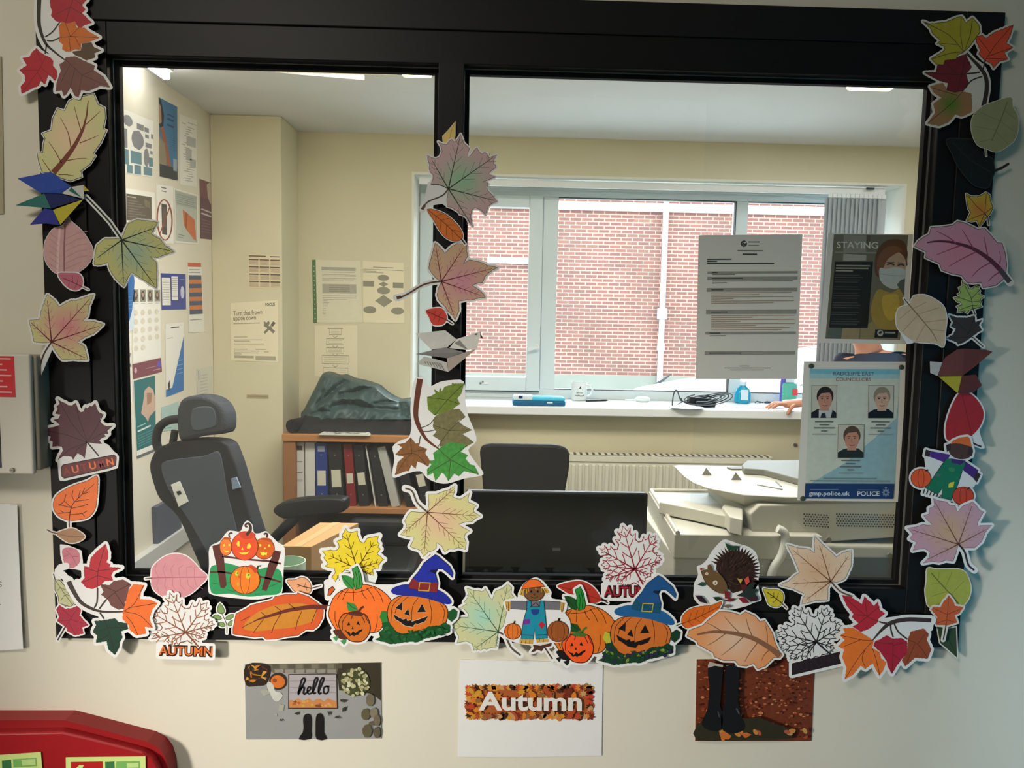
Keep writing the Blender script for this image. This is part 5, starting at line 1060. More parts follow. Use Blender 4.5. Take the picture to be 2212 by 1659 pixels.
MB().prism([P(x, y, -.058) for x, y in io], (0, .02, 0), red, .004).build('front', t, org=O)
lum = mat((206, 226, 140), .45, var=.03); lg = ink(60, 120, 70); lr = ink(186, 30, 30)
def sign(label, pts, marks, tilt=0):
    c = Flat((0, -.0600, .6), (0, -1, 0), .0012); c.outline = X(pts); c.part('printing')
    for m, q in marks: c.p(m, X(q), False)
    c.done('fire_safety_sign', label, 'safety sign', 'yellow-green signs on the red board', r=0, paper=lum)
reg('')
sign('tilted yellow-green safety sign nearest the left edge on the red board', '-60 1635 88 1625 95 1700 -60 1712', [(lr, '-50 1650 -2 1647 -2 1700 -50 1700'), (lg, '4 1643 24 1641 25 1662 5 1664'), (ink(120, 180, 96), '28 1640 78 1637 80 1655 29 1658'), (ink(190, 220, 140), '46 1641 76 1639 77 1652 48 1654'), (lg, '28 1662 80 1660 81 1664 28 1666')])
sign('yellow-green and red safety sign, the right-hand one on the red board', '142 1636 314 1634 316 1720 143 1722', [(lr, '153 1646 222 1645 222 1712 153 1712'), (lum, '165 1659 172 1652 181 1653 178 1660 183 1668 176 1690 164 1690'), (lg, '227 1646 247 1645 248 1668 228 1669'), (ink(120, 180, 96), '251 1645 302 1644 302 1660 251 1662'), (ink(190, 220, 140), '274 1649 299 1648 299 1658 274 1659'), (lg, '251 1668 302 1667 302 1671 251 1672')])

# ---- three papers on the right-hand pane
TACK = mat((64, 72, 62), .6, var=.1)
def tacks(root, pts, O):
    for x, y in pts:
        p = W(x, y, .0262); MB().ball(p, (.0055, .0022, .0052), TACK, 10).build('adhesive_tack', root, org=p)
PB = mat((214, 212, 202), .5, var=.02)
c = Flat((0, .0286, 1.5), (0, -1, 0), .0005); REG['n'] = (1480, 480, 4.607); reg('n'); c.outline = X('135 130 1167 120 1113 1560 105 1560'); q = quad(*c.outline)
c.part('letterhead'); dg = ink(70, 74, 72); c.s(dg, 3.4, ell(585, 213, 24, 24), closed=True); c.p(dg, ell(592, 212, 22, 14, -25, n=14), False); c.p(PB, ell(600, 202, 14, 8, -20, n=12), False); c.s(dg, 2.2, X('628 196 742 196')); c.s(GREY, 1.4, X('628 228 735 229'))
c.s(GREY, 2.4, X('520 282 772 284')); c.s(dg, 3.2, X('572 318 716 319'))
c.part('printing'); gb = ink(150, 148, 138)
for y0, y1, e in ((490, 514, 325), (543, 575, 575), (655, 692, 380), (872, 915, 420), (1092, 1117, 350), (1285, 1320, 560)):
    l = lambda y: 225 - (y - 400) * .035
    c.p(gb, X([l(y0), y0, 1122 - (y0 - 490) * .035, y0 - 4, 1120 - (y1 - 490) * .035, y1 - 4, l(y1), y1]), False); c.s(dg, 2.2, X([l(y0) + 45, (y0 + y1) / 2, e, (y0 + y1) / 2 - 1]))
for y, x1, w in ((370, 462, 2.6), (391, 318, 2.4), (411, 885, 2.6)): c.s(dg, w, X([218, y, x1, y - 2]))
for y, x1 in ((522, 495), (585, 1070), (605, 412)): c.s(GREY, 1.8, X([270, y, x1, y - 3]))
br_ = ink(170, 146, 122)
for y, x1 in ((703, 1060), (724, 740), (745, 1080), (766, 480), (786, 1080), (806, 880), (930, 1085), (951, 670), (971, 1085), (991, 550), (1012, 1090), (1033, 700), (1052, 1040), (1072, 960)): c.s(br_, 1.6, X([258, y, x1, y - 5]))
c.s(GREY, 1.6, X('245 1130 405 1128')); c.s(GREY, 1.4, X('540 1430 640 1430')); c.s(GREY, 1.2, X('390 1450 850 1450')); c.s(GREY, 1.2, X('450 1470 780 1470'))
nr = c.done('notice_letter', 'white letter with grey bars and a round crest, largest paper on the right pane', 'notice', 'papers on the right-hand pane', r=0, paper=PB)
c = Flat((0, .0286, 1.5), (0, -1, 0), .0005); REG['s'] = (1750, 480, 5.926); reg('s'); c.outline = X('235 140 1320 155 1232 1560 115 1545')
c.part('printed_photo'); c.p(mat((108, 106, 88), .45, var=.15, scale=14), X('305 155 1255 165 1150 1505 195 1490'), False)
c.p(ink(136, 136, 124), X('430 165 720 168 715 390 425 400'), False); c.p(ink(160, 160, 148), X('425 405 720 420 715 490 420 495'), False); c.p(ink(90, 84, 66), X('720 168 770 168 765 250 730 300'), False)
c.p(ink(92, 98, 88), X('240 1350 410 1355 395 1490 200 1488'), False); c.p(ink(150, 132, 96), X('415 1355 640 1360 620 1495 398 1490'), False); c.p(ink(140, 128, 92), X('650 1360 840 1240 1000 1360 1150 1370 1145 1500 640 1495'), False)
c.part('printed_woman', 'woman in a face mask and yellow top')
c.p(ink(156, 138, 70), sm(X('800 1000 870 860 960 880 1050 900 1150 850 1200 950 1190 1100 1150 1360 900 1360 780 1200'), 3), False); c.p(ink(186, 164, 74), sm(X('930 950 1050 920 1130 940 1140 1100 1090 1230 1000 1250 930 1120'), 3), False)
c.p(ink(96, 66, 46), sm(X('830 480 860 360 950 250 1080 215 1200 250 1248 380 1240 480 1235 560 1100 420 960 560 880 700 830 640'), 3), False)
c.p(ink(176, 148, 122), sm(X('940 560 990 430 1100 370 1190 430 1230 520 1215 620 1160 820 1050 850 950 780 900 650'), 3), False)
c.p(ink(120, 80, 56), sm(X('860 480 960 330 1090 300 1180 360 1100 400 990 480 930 600 870 680'), 3), False)
c.s(ink(70, 56, 48), 3.4, sm(X('985 545 1030 530 1080 548'), 3, False)); c.s(ink(70, 56, 48), 3.4, sm(X('1120 555 1165 540 1205 560'), 3, False)); c.s(ink(96, 66, 46), 2, X('980 515 1080 515')); c.s(ink(96, 66, 46), 2, X('1120 520 1200 525'))
c.p(ink(178, 186, 178), sm(X('890 590 980 600 1080 575 1215 610 1205 740 1120 850 1010 840 900 750'), 3), False); c.s(ink(150, 160, 154), 1.5, sm(X('900 660 1040 680 1210 690'), 3, False))
c.p(ink(86, 92, 76), X('1110 800 1160 740 1215 720 1200 940 1150 860'), False)
c.part('printed_text', 'dark panel of small print'); c.p(ink(38, 36, 28), X('320 505 805 505 735 1355 243 1350'), False)
for i, (y, x1, w) in enumerate([(555, 770, 3), (588, 750, 3), (620, 555, 3)] + [(y, 690 - (y % 70), 1.4) for y in (675, 705, 735, 765, 825, 855, 905, 940, 970, 1030, 1060, 1090, 1150, 1180, 1240, 1270, 1300)]): c.s(ink(150, 148, 132) if w > 2 else ink(84, 82, 72), w, X([338 - (y - 505) * .1, y, x1 - (y - 505) * .06, y + 4]))
c.text(ink(206, 206, 192), 'STAYING', X('340 330')[0], X('868 336')[0], 14, .012); c.s(ink(140, 140, 126), 3, X('320 385 850 392'))
c.part('printed_logo', 'dark logo plate with a round crest'); c.p(ink(34, 38, 40), X('835 1372 1130 1380 1118 1482 822 1478'), False); c.p(ink(168, 170, 160), ell(898, 1418, 40, 40, n=18), False); c.p(ink(34, 38, 40), ell(900, 1412, 24, 14, -30, n=12), False); c.s(ink(150, 152, 144), 3.4, X('955 1412 1090 1416'))
sr = c.done('covid_poster', 'STAYING poster of a woman in a face mask, upper right corner of the right pane', 'poster', 'papers on the right-hand pane', r=0, paper=PB)
c = Flat((0, .0282, 1.5), (0, -1, 0), .0005); REG['p'] = (1700, 760, 4.879); reg('p'); c.outline = X('178 100 1250 105 1212 1582 108 1566')
c.part('printed_background'); c.p(ink(196, 204, 190), X('240 180 1190 182 1140 1390 195 1385'), False); c.p(ink(120, 182, 196), X('240 180 1190 182 1185 250 236 245'), False); c.p(ink(156, 196, 200), X('240 230 1186 236 1184 285 236 280'), False)
c.p(ink(142, 178, 186), X('1150 700 1175 500 1190 182 1140 1390 250 1385 600 1180 900 930'), False); c.p(ink(196, 204, 190), X('1135 290 1176 290 1165 600 1120 700'), False)
c.part('heading'); hd = ink(150, 84, 84); c.text(ink(70, 92, 104), 'RADCLIFFE EAST', X('490 247')[0], X('918 249')[0], 7.6, .01); c.text(hd, 'COUNCILLORS', X('515 307')[0], X('885 309')[0], 7.6, .01)
def portrait(x0, y0, w, h, hair, skin, coat, kind):
    c.part('printed_portrait', 'portrait of a person in ' + kind); f = lambda u, v: X([x0 + u * w - v * 6, y0 + v * h])[0]
    c.p(ink(112, 110, 98), [f(-.015, -.012), f(1.015, -.012), f(1.015, 1.01), f(-.015, 1.01)], False); c.p(ink(190, 190, 176), [f(0, 0), f(1, 0), f(1, 1), f(0, 1)], False)
    c.p(coat, [f(0, 1), f(.0, .84), f(.22, .74), f(.5, .7), f(.8, .72), f(1, .84), f(1, 1)], False)
    if kind == 'a suit and tie': c.p(ink(186, 190, 190), [f(.3, .76), f(.5, .7), f(.86, .72), f(.78, 1), f(.3, 1)], False); c.p(ink(40, 44, 56), [f(.42, .86), f(.56, .84), f(.6, 1), f(.36, 1)], False)
    e = lambda cx, cy, rx, ry, n=20: [f(cx + rx * math.cos(2 * math.pi * i / n), cy + ry * math.sin(2 * math.pi * i / n)) for i in range(n)]
    c.p(skin, [f(.38, .55), f(.68, .55), f(.72, .78), f(.36, .78)], False); c.p(hair, e(.54, .33, .34, .30), False); c.p(skin, e(.54, .44, .28, .31), False); c.p(hair, [f(.26, .36), f(.3, .14), f(.5, .06), f(.76, .1), f(.84, .36), f(.72, .22), f(.4, .24)], False)
    for u in (.42, .64): c.p(ink(52, 40, 36), e(u, .4, .05, .018, 8), False); c.s(ink(70, 50, 40), 1, [f(u - .07, .355), f(u + .07, .355)])
    c.s(ink(140, 92, 78), 1, [f(.54, .42), f(.52, .52), f(.57, .53)]); c.s(ink(120, 62, 58), 1.4, [f(.44, .61), f(.54, .635), f(.65, .61)])
portrait(262, 355, 262, 340, ink(44, 36, 32), ink(186, 136, 116), ink(30, 32, 38), 'a suit and tie'); portrait(862, 357, 262, 340, ink(140, 128, 108), ink(196, 160, 138), ink(24, 24, 26), 'a black jumper'); portrait(542, 770, 268, 345, ink(88, 70, 54), ink(190, 136, 112), ink(40, 44, 42), 'a dark jacket')
c.part('printing')
for cx, y0 in ((390, 735), (985, 737), (668, 1145)):
    for i, w in enumerate((95, 48, 108, 32, 125)): c.s(ink(104, 108, 104) if i < 4 else ink(140, 146, 140), 2.4 if i < 4 else 1.6, X([cx - w, y0 + i * 33, cx + w, y0 + i * 33 + 1]))
c.s(ink(120, 134, 132), 1.8, X('380 1332 940 1336')); c.s(ink(120, 134, 132), 1.8, X('240 1358 1080 1364'))
c.part('police_band', 'navy band lettered gmp.police.uk and POLICE'); c.p(ink(34, 60, 106), X('193 1388 1132 1392 1118 1550 186 1545'), False); wt = ink(206, 214, 214)
c.text(wt, 'gmp.police.uk', X('232 1512')[0], X('662 1514')[0], 9, .012); c.text(wt, 'POLICE', X('742 1517')[0], X('975 1517')[0], 9.5, .02); c.s(ink(110, 130, 160), 1.6, X('240 1452 545 1452')); c.s(ink(110, 130, 160), 1.6, X('745 1455 975 1457'))
st_ = [(1042 + (46 if i % 2 == 0 else 28) * math.cos(i * math.pi / 8), 1482 + (50 if i % 2 == 0 else 30) * math.sin(i * math.pi / 8)) for i in range(16)]; c.p(ink(120, 140, 168), X([v for s_ in st_ for v in s_]), False); c.p(ink(34, 60, 106), ell(1042, 1485, 14, 14, n=12), False); c.p(ink(120, 140, 168), ell(1042, 1430, 13, 11, n=10), False)
pr = c.done('councillors_poster', 'blue police poster with three portraits and a navy POLICE band', 'poster', 'papers on the right-hand pane', r=0, paper=PB)
tacks(pr, X('255 150 1205 162 165 1548'), None)
# ---------------------------------------------------------------- the office behind the glass
XL, YP, YB, CZ = -1.30, 2.107, 2.42, 2.358
XR = 2.75
struct(MB().box((XL - .1, .1, -.05), (XR + .1, YB + .45, 0), mat((74, 78, 88), .85, var=.15, scale=60)).build('floor_office'))
struct(MB().box((XL - .1, .1, CZ), (XR + .1, YB + .45, CZ + .1), CEILM).build('ceiling_office'))
struct(MB().box((XL - .1, .1, 0), (XL, YB + .45, CZ), mat((228, 222, 204), .7, var=.02, scale=6)).build('wall_office_left'))
struct(MB().box((XR, .1, 0), (XR + .1, YB + .45, CZ), OFFM).build('wall_office_right'))
struct(MB().box((XL, YP, 0), (-.98, YB, CZ), OFFM, .006).build('pillar'))
OX0, OX1, OZ0, OZ1 = -.422, 2.055, W(1400, 883, 2.30).z, 2.178
mb = MB()
for lo, hi in (((XL, YB, 0), (OX0, YB + .45, CZ)), ((OX1, YB, 0), (XR, YB + .45, CZ)), ((OX0, YB, 0), (OX1, YB + .45, OZ0 - .04)), ((OX0, YB, OZ1), (OX1, YB + .45, CZ))): mb.box(lo, hi, OFFM)
struct(mb.build('wall_office_back'))
YW = 2.70
WH = mat((232, 236, 236), .35, var=.015, scale=30, spec=.4); UP = mat((214, 226, 228), .3, var=.015, spec=.4)
RV = mat((226, 226, 214), .6, var=.02)
mb = MB(); mb.box((OX0, YB - .003, OZ1 - .012), (OX1, YW + .04, OZ1), RV); mb.box((OX0, YB - .003, OZ0), (OX0 + .012, YW + .04, OZ1 - .012), RV); mb.box((OX1 - .012, YB - .003, OZ0), (OX1, YW + .04, OZ1 - .012), RV)
struct(mb.build('trim_reveal'))
struct(MB().box((OX0 - .03, 2.30, OZ0 - .042), (OX1 + .03, YW + .02, OZ0), WH, .006).build('windowsill_office'))
# window_2: white plastic window
w2 = bpy.data.objects.new('window_2', None); col.objects.link(w2); w2.location = ((OX0 + OX1) / 2, YW, OZ0); struct(w2); O = Vector(w2.location)
def wx(px, y=640): return W(px, y, YW).x
def wz(py, x=1250): return W(x, py, YW).z
zt, zb = wz(427), wz(842)
m1, m2, m3, m4 = wx(1170), wx(1202), wx(1582), wx(1608)
mb = MB(); fr_t = OZ1 - .012 - zt
mb.box((OX0 + .012, YW, OZ0), (wx(905), YW + .07, OZ1 - .012), UP, .003); mb.box((OX1 - .07, YW, OZ0), (OX1 - .012, YW + .07, OZ1 - .012), UP, .003)
mb.box((wx(905), YW, zt), (OX1 - .07, YW + .07, OZ1 - .012), UP, .003); mb.box((wx(905), YW, OZ0), (OX1 - .07, YW + .07, zb), UP, .003)
mb.box((m1, YW, zb), (m2, YW + .07, zt), UP, .003); mb.box((m3, YW, zb), (m4, YW + .07, zt), UP, .003)
for z in (OZ1 - .03, OZ1 - .045): mb.box((OX0 + .02, YW - .006, z), (OX1 - .02, YW, z + .006), UP)
mb.build('frame', w2, org=O)
cx0, cx1, cz0, cz1 = wx(905) + .003, m1 - .003, zb - .012, zt + .004
mb = MB(); ring(mb, cx0, cx1, cz0, cz1, (.075, .072, .075, .062), YW - .016, YW + .05, UP, .004); sash = mb.build('sash', w2, org=O)
hp_ = W(1160, 750, YW - .02); mb = MB(); mb.tube([hp_, hp_ + Vector((0, -.03, 0)), hp_ + Vector((-.05, -.036, -.012))], .008, WH, 10); mb.ball(hp_, (.014, .008, .02), WH, 10); mb.build('handle', sash, org=hp_)
hp_ = W(1050, 828, YW - .018); mb = MB(); mb.ball(hp_, (.018, .008, .008), WH, 10); mb.ball(hp_ + Vector((-.03, 0, 0)), (.006, .005, .006), GREY, 8); mb.ball(hp_ + Vector((-.018, 0, .008)), (.005, .005, .005), GREY, 8); mb.build('latch', sash, org=hp_)
GL2 = glass_mat((.97, .985, 1.0), 1.2, .014, 'ShaderNodeBsdfTranslucent')
for a, b, c0, d in ((cx0 + .07, cx1 - .068, cz0 + .07, cz1 - .058), (m2 - .004, m3 + .004, zb - .004, zt + .004), (m4 - .004, OX1 - .066, zb - .004, zt + .004)):
    MB().box((a, YW + .028, c0), (b, YW + .032, d), GL2).build('glass', w2, org=O)
dk = mat((48, 50, 52), .5)
mb = MB()
for a, b in ((m2, m3), (m4, OX1 - .07)):
    mb.box((a, YW - .002, zt - .004), (b, YW + .028, zt), dk); mb.box((a, YW - .002, zb), (b, YW + .028, zb + .003), dk)
mb.box((cx0, YW - .0175, cz0 - .004), (cx1, YW - .002, cz0), dk); mb.box((m3 - .004, YW - .002, zb), (m3, YW + .028, zt), dk)
mb.build('gasket', w2, org=O)
# vertical blind: headrail on the reveal, gathered fabric slats at the right
t = thing('vertical_blind', 'grey fabric vertical blind drawn back to the right of the white window', 'blind', (1.75, YB + .05, OZ0)); O = Vector(t.location)
zr = W(1700, 408, YB + .03).z
mb = MB(); mb.box((OX0 + .03, YB + .04, zr - .018), (W(1915, 410, YB + .03).x, YB + .055, zr + .016), WH, .004); mb.box((W(1880, 404, YB + .02).x - .02, YB + .015, zr + .004), (W(1880, 404, YB + .02).x + .02, YB + .022, zr + .014), dk); mb.build('headrail', t, org=O)
bx0, bx1 = W(1787, 500, YB + .05).x, W(1902, 500, YB + .05).x; fab = mat((186, 192, 196), .8, var=.03, scale=200, bump=.05)
n = 13
for i in range(n):
    x = bx0 + (bx1 - bx0) * i / (n - 1)
    MB().box((x - .012, YB + .03, zr - .036), (x + .008, YB + .038, zr - .018), WH).build('carrier', t, org=(x, YB + .034, zr - .03))
    a = math.radians(52 if i < 8 else 30 + i * 2); w = .045; ztop = zr - .037; zbot = OZ0 + .03
    p = [Vector((x - w * math.cos(a), YB + .05 - w * math.sin(a) * .4, 0)), Vector((x, YB + .056, 0)), Vector((x + w * math.cos(a), YB + .05 + w * math.sin(a) * .4, 0))]
    vs = [(q.x, q.y, z) for z in (zbot, ztop) for q in p]; o = MB().add(vs, [(0, 1, 4, 3), (1, 2, 5, 4)], fab).build('slat', t, org=(x, YB + .05, zbot))
    sd = o.modifiers.new('thick', 'SOLIDIFY'); sd.thickness = .0012
# ---- outside
BRm = bpy.data.materials.new('brickwork'); BRm.use_nodes = True; nt = BRm.node_tree; bs = nt.nodes['Principled BSDF']; bs.inputs['Roughness'].default_value = .85
tc = nt.nodes.new('ShaderNodeTexCoord'); mp = nt.nodes.new('ShaderNodeMapping'); mp.inputs['Rotation'].default_value = (math.radians(90), 0, 0)
bt_ = nt.nodes.new('ShaderNodeTexBrick'); bt_.inputs['Scale'].default_value = 1; bt_.inputs['Brick Width'].default_value = .21; bt_.inputs['Row Height'].default_value = .0685; bt_.inputs['Mortar Size'].default_value = .0085; bt_.inputs['Mortar Smooth'].default_value = .15; bt_.inputs['Bias'].default_value = -.2
bt_.inputs['Color1'].default_value = lin((104, 62, 50)); bt_.inputs['Color2'].default_value = lin((86, 50, 43)); bt_.inputs['Mortar'].default_value = lin((158, 122, 106))
nt.links.new(tc.outputs['Object'], mp.inputs[0]); nt.links.new(mp.outputs[0], bt_.inputs[0])
nz = nt.nodes.new('ShaderNodeTexNoise'); nz.inputs['Scale'].default_value = 1.2; nt.links.new(tc.outputs['Object'], nz.inputs[0])
hm = nt.nodes.new('ShaderNodeMix'); hm.data_type = 'RGBA'; hm.blend_type = 'MULTIPLY'; hm.inputs[0].default_value = .35
nt.links.new(bt_.outputs[0], hm.inputs[6]); nt.links.new(nz.outputs[1], hm.inputs[7]); nt.links.new(bt_.outputs[0], bs.inputs['Base Color'])
struct(MB().box((-9, YB + .46, CZ + .15), (14, YB + .75, 7.5), BRm).build('wall_sky_blocker'))  # out-of-view upper wall added to keep skylight off the opposite brick
YO = 13.0; conc = mat((104, 108, 98), .85, var=.12, scale=3); ocr = mat((190, 190, 184), .5, var=.03)
struct(MB().box((-9, YO, W(1340, 811, YO).z), (14, YO + .3, 4.6), BRm).build('wall_outside'))
struct(MB().box((-9, YO - .04, -.9), (14, YO + .3, W(1340, 811, YO).z), conc).build('wall_outside_plinth'))
struct(MB().box((-9, YB + .46, -1.0), (14, YO + .3, -.9), mat((176, 180, 180), .9, var=.15, scale=4)).build('ground_outside'))
za = W(1340, 447, YO).z
struct(MB().box((W(1203, 440, YO).x - 1.2, YO - .05, za - .075), (9.5, YO, za + .075), ocr).build('trim_1'))
zs = W(1100, 563, YO).z
struct(MB().box((W(1053, 563, YO).x, YO - .09, zs - .055), (W(1172, 563, YO).x, YO, zs + .055), ocr).build('trim_2'))
t = thing('drainpipe', 'white drainpipe running down the brick wall outside the window', 'drainpipe', (W(1425, 830, YO).x, YO - .08, -.9)); O = Vector(t.location); px_ = W(1437, 500, YO - .08).x
pw = mat((150, 162, 168), .4, var=.03)
MB().tube([(px_, YO - .08, 4.4), (px_, YO - .08, -.88)], .052, pw, 14).build('pipe', t, org=O)
for zz, s_ in ((W(1424, 678, YO).z, .1), (3.9, .08), (.9, .07)):
    MB().box((px_ - s_ * .8, YO - .15, zz - s_), (px_ + s_ * .8, YO - .002, zz + s_), pw, .01).build('bracket', t, org=(px_, YO - .08, zz))
# white car parked outside (bonnet towards the left)
YC = 5.6; gx = lambda px, py: W(px, py, YC + 1.7)
cw = mat((240, 242, 242), .2, var=.01, spec=.5, coat=.6); tyre = mat((30, 30, 32), .8); cg = mat((60, 70, 78), .08, spec=.6)
a = gx(1365, 838); b = gx(1470, 818); d = gx(1570, 806); e_ = gx(1690, 770)
gz = -.9; car = thing('parked_car', 'white car parked outside, only its bonnet and wiper showing above the sill', 'car', (a.x + 1.9, YC + .85, gz)); O = Vector(car.location)
x0 = a.x; prof = [(x0 - .05, gz + .35), (x0 - .08, a.z - .3), (x0, a.z), (b.x, b.z), (d.x, d.z), (x0 + 1.75, d.z + .28), (x0 + 2.2, d.z + .36), (x0 + 3.0, d.z + .33), (x0 + 3.7, d.z + .02), (x0 + 3.95, a.z - .1), (x0 + 4.0, gz + .35)]
MB().prism([(x, YC, z) for x, z in prof], (0, 1.7, 0), cw, .05).build('body', car, org=O)
MB().prism([(d.x + .15, YC - .004, d.z + .02), (x0 + 1.75, YC - .004, d.z + .24), (x0 + 2.2, YC - .004, d.z + .31), (x0 + 3.0, YC - .004, d.z + .28), (x0 + 3.5, YC - .004, d.z + .03)], (0, .02, 0), cg).build('side_window', car, org=O)
for wx_ in (x0 + .75, x0 + 3.2): MB().tube([(wx_, YC - .02, gz + .31), (wx_, YC + .2, gz + .31)], .31, tyre, 24).build('wheel', car, org=(wx_, YC, gz + .31))
mb = MB(); mb.tube([gx(1413, 833), gx(1432, 821), gx(1450, 808)], [.02, .014, .008], tyre, 8); mb.build('wiper', car, org=gx(1420, 830))

# ---- radiator
rd_ = mat((222, 218, 200), .45, var=.02)
rx0, rx1, rz1 = .02, W(1668, 985, 2.33).x, W(1450, 982, 2.33).z; rz0 = rz1 - .6
t = thing('radiator', 'cream panel radiator under the white windowsill', 'radiator', ((rx0 + rx1) / 2, 2.36, 0)); O = Vector(t.location)
mb = MB(); mb.box((rx0, 2.345, rz0), (rx1, 2.39, rz1 - .012), rd_, .004); n = int((rx1 - rx0) / .0333)
for i in range(n): x = rx0 + (rx1 - rx0) * (i + .5) / n; mb.box((x - .0105, 2.332, rz0 + .03), (x + .0105, 2.35, rz1 - .058), rd_, .006)
mb.box((rx0, 2.336, rz1 - .045), (rx1, 2.35, rz1 - .012), rd_, .004); mb.build('panel', t, org=O)
mb = MB(); mb.box((rx0 - .005, 2.335, rz1 - .012), (rx1 + .005, 2.395, rz1 - .006), rd_, .002)
sl = mat((96, 92, 80), .7)
for i in range(44): x = rx0 + .02 + (rx1 - rx0 - .04) * i / 43; mb.box((x - .007, 2.333, rz1 - .0075), (x + .005, 2.38, rz1 - .0045), sl)
mb.build('top_grille', t, org=O)
for x in (rx0 + .12, rx1 - .12): MB().box((x - .02, 2.385, rz0 + .1), (x + .02, YB, rz1 - .1), rd_).build('bracket', t, org=(x, 2.4, rz0 + .3))
mb = MB(); mb.tube([(rx1 - .03, 2.36, rz0 + .02), (rx1 - .03, 2.36, 0)], .008, mat((190, 186, 176), .4), 8); mb.tube([(rx0 + .03, 2.36, rz0 + .02), (rx0 + .03, 2.36, 0)], .008, mat((190, 186, 176), .4), 8); mb.build('pipe', t, org=(rx1, 2.36, 0))

# ---- papers on the office walls
class WallL(Flat):
    def __init__(s): super().__init__((XL + .0012, 0, 0), (1, 0, 0), .0004)
def pst(cls, pts, k=0):
    c = cls() if cls is WallL else Flat((0, cls - .0012 - k * .0012, 0), (0, -1, 0), .0004)
    if cls is WallL: c.P = Vector((XL + .0012 + k * .0012, 0, 0))
    c.outline = X(pts); return c, quad(*c.outline[:4])
reg(''); GP = 'papers on the left office wall'; OWP = mat((240, 238, 230), .5, var=.02); tg = ink(120, 122, 124)
def rp(c, m, q, a, b, d, e): c.p(m, rect(q, a, b, d, e), False)
c, q = pst(WallL, '262 233 331 262 331 383 266 373'); c.part('printed_shapes'); bg, bt2 = ink(134, 134, 140), ink(104, 138, 150)
for cx, cy, rx, ry, m in ((.2, .16, .15, .09, bg), (.5, .42, .2, .16, bg), (.78, .68, .09, .16, bg)): c.p(m, [q(cx + rx * math.cos(i * math.pi / 7), cy + ry * math.sin(i * math.pi / 7) * (1.06 if i % 2 else .94)) for i in range(14)], False)
for a, b, d, e, m in ((.05, .3, .17, .6, bg), (.48, .14, .7, .24, bg), (.72, .16, .86, .24, bg), (.74, .28, .86, .34, bg), (.75, .42, .95, .5, bg), (.93, .24, 1, .32, bg), (.06, .62, .2, .86, bt2), (.26, .62, .62, .82, bt2), (.13, .86, .32, .99, bt2), (.38, .84, .6, .99, bt2), (.68, .84, .97, .98, bt2), (.86, .66, .99, .82, bt2), (.9, .54, .98, .6, bg)): rp(c, m, q, a, b, d, e)
c.done('shapes_sheet', 'white sheet of grey and blue blots, top left paper on the left office wall', 'poster', GP, r=0, paper=OWP)
c, q = pst(WallL, '343 210 383 231 384 390 345 381'); c.part('printed_photo'); rp(c, ink(58, 116, 160), q, 0, 0, 1, 1); c.p(ink(30, 40, 52), [q(0, 0), q(.12, .02), q(.28, .2), q(.2, .4), q(0, .36)], False); c.p(ink(176, 136, 116), [q(0, .08), q(.12, .1), q(.14, .3), q(0, .34)], False)
c.p(ink(150, 92, 70), [q(.06, .38), q(.24, .34), q(.4, .5), q(.66, .86), q(.42, .82), q(.2, .55)], False); c.p(ink(140, 130, 112), [q(0, .5), q(.3, .56), q(.42, .84), q(0, .86)], False); rp(c, ink(44, 52, 62), q, 0, .84, 1, 1)
for v, a, w in ((.16, .46, 3), (.22, .46, 4), (.3, .44, 4)): c.s(ink(24, 62, 110), w, [q(a, v), q(.8, v)])
for i in range(7): c.s(ink(40, 84, 126), 1, [q(.6, .42 + i * .03), q(.9, .42 + i * .03)])
rp(c, ink(150, 170, 180), q, .76, .72, .96, .88)
c.done('blue_poster', 'tall blue poster of a leaning figure near the ceiling on the left office wall', 'poster', GP, r=0, paper=OWP)
c, q = pst(WallL, '388 246 425 260 425 404 389 398'); c.part('printing'); rnd = random.Random(2)
for i in range(26): u = .1 + .4 * rnd.random(); c.s(LGREY, 1.6, [q(u, .08 + i * .034), q(u + .2 + .3 * rnd.random(), .08 + i * .034)])
for a, b, d, e in ((.4, .28, .95, .42), (.35, .46, .7, .62), (.6, .6, .95, .72)): rp(c, ink(190, 190, 188), q, a, b, d, e)
c.done('text_sheet', 'white sheet of pale grey text, right of the tall blue poster', 'poster', GP, r=0, paper=OWP)
c, q = pst(WallL, '264 405 334 416 336 522 266 522'); c.part('printed_panel'); rp(c, ink(92, 84, 74), q, .12, .1, .9, .6); c.s(ink(190, 186, 172), 2, [q(.16, .15), q(.42, .16)])
for i in range(7): c.s(ink(136, 128, 116), 1.2, [q(.16, .22 + i * .05), q(.5 + .1 * (i % 3), .23 + i * .05)])
c.p(ink(120, 110, 92), [q(.66, .16), q(.84, .2), q(.86, .34), q(.7, .3)], False)
c.done('brown_notice', 'white sheet with a dark brown panel of text, half hidden by the green maple leaf', 'poster', GP, r=0, paper=OWP)
c, q = pst(WallL, '337 398 374 403 375 527 339 523'); c.part('printed_symbol', 'crossed-out phone in a red ring'); c.s(tg, 2.4, [q(.3, .04), q(.6, .05)]); c.s(tg, 2, [q(.32, .1), q(.6, .11)])
c.p(ink(70, 62, 60), [q(.3, .32), q(.62, .33), q(.62, .86), q(.32, .85)], False); rp(c, ink(96, 88, 86), q, .36, .38, .58, .72)
rg = [q(.48 + .44 * math.cos(2 * math.pi * i / 26), .6 + .35 * math.sin(2 * math.pi * i / 26)) for i in range(26)]; c.s(ink(152, 70, 62), 3, rg, closed=True); c.s(ink(152, 70, 62), 2.6, [q(.8, .36), q(.2, .84)])
c.done('no_phones_sign', 'white sign of a mobile phone crossed out in a red ring', 'sign', GP, r=0, paper=OWP)
c, q = pst(WallL, '376 406 427 421 428 528 380 524'); c.part('printed_picture'); rp(c, ink(190, 196, 186), q, .03, .03, .97, .97); rp(c, ink(170, 178, 172), q, .05, .05, .95, .3)
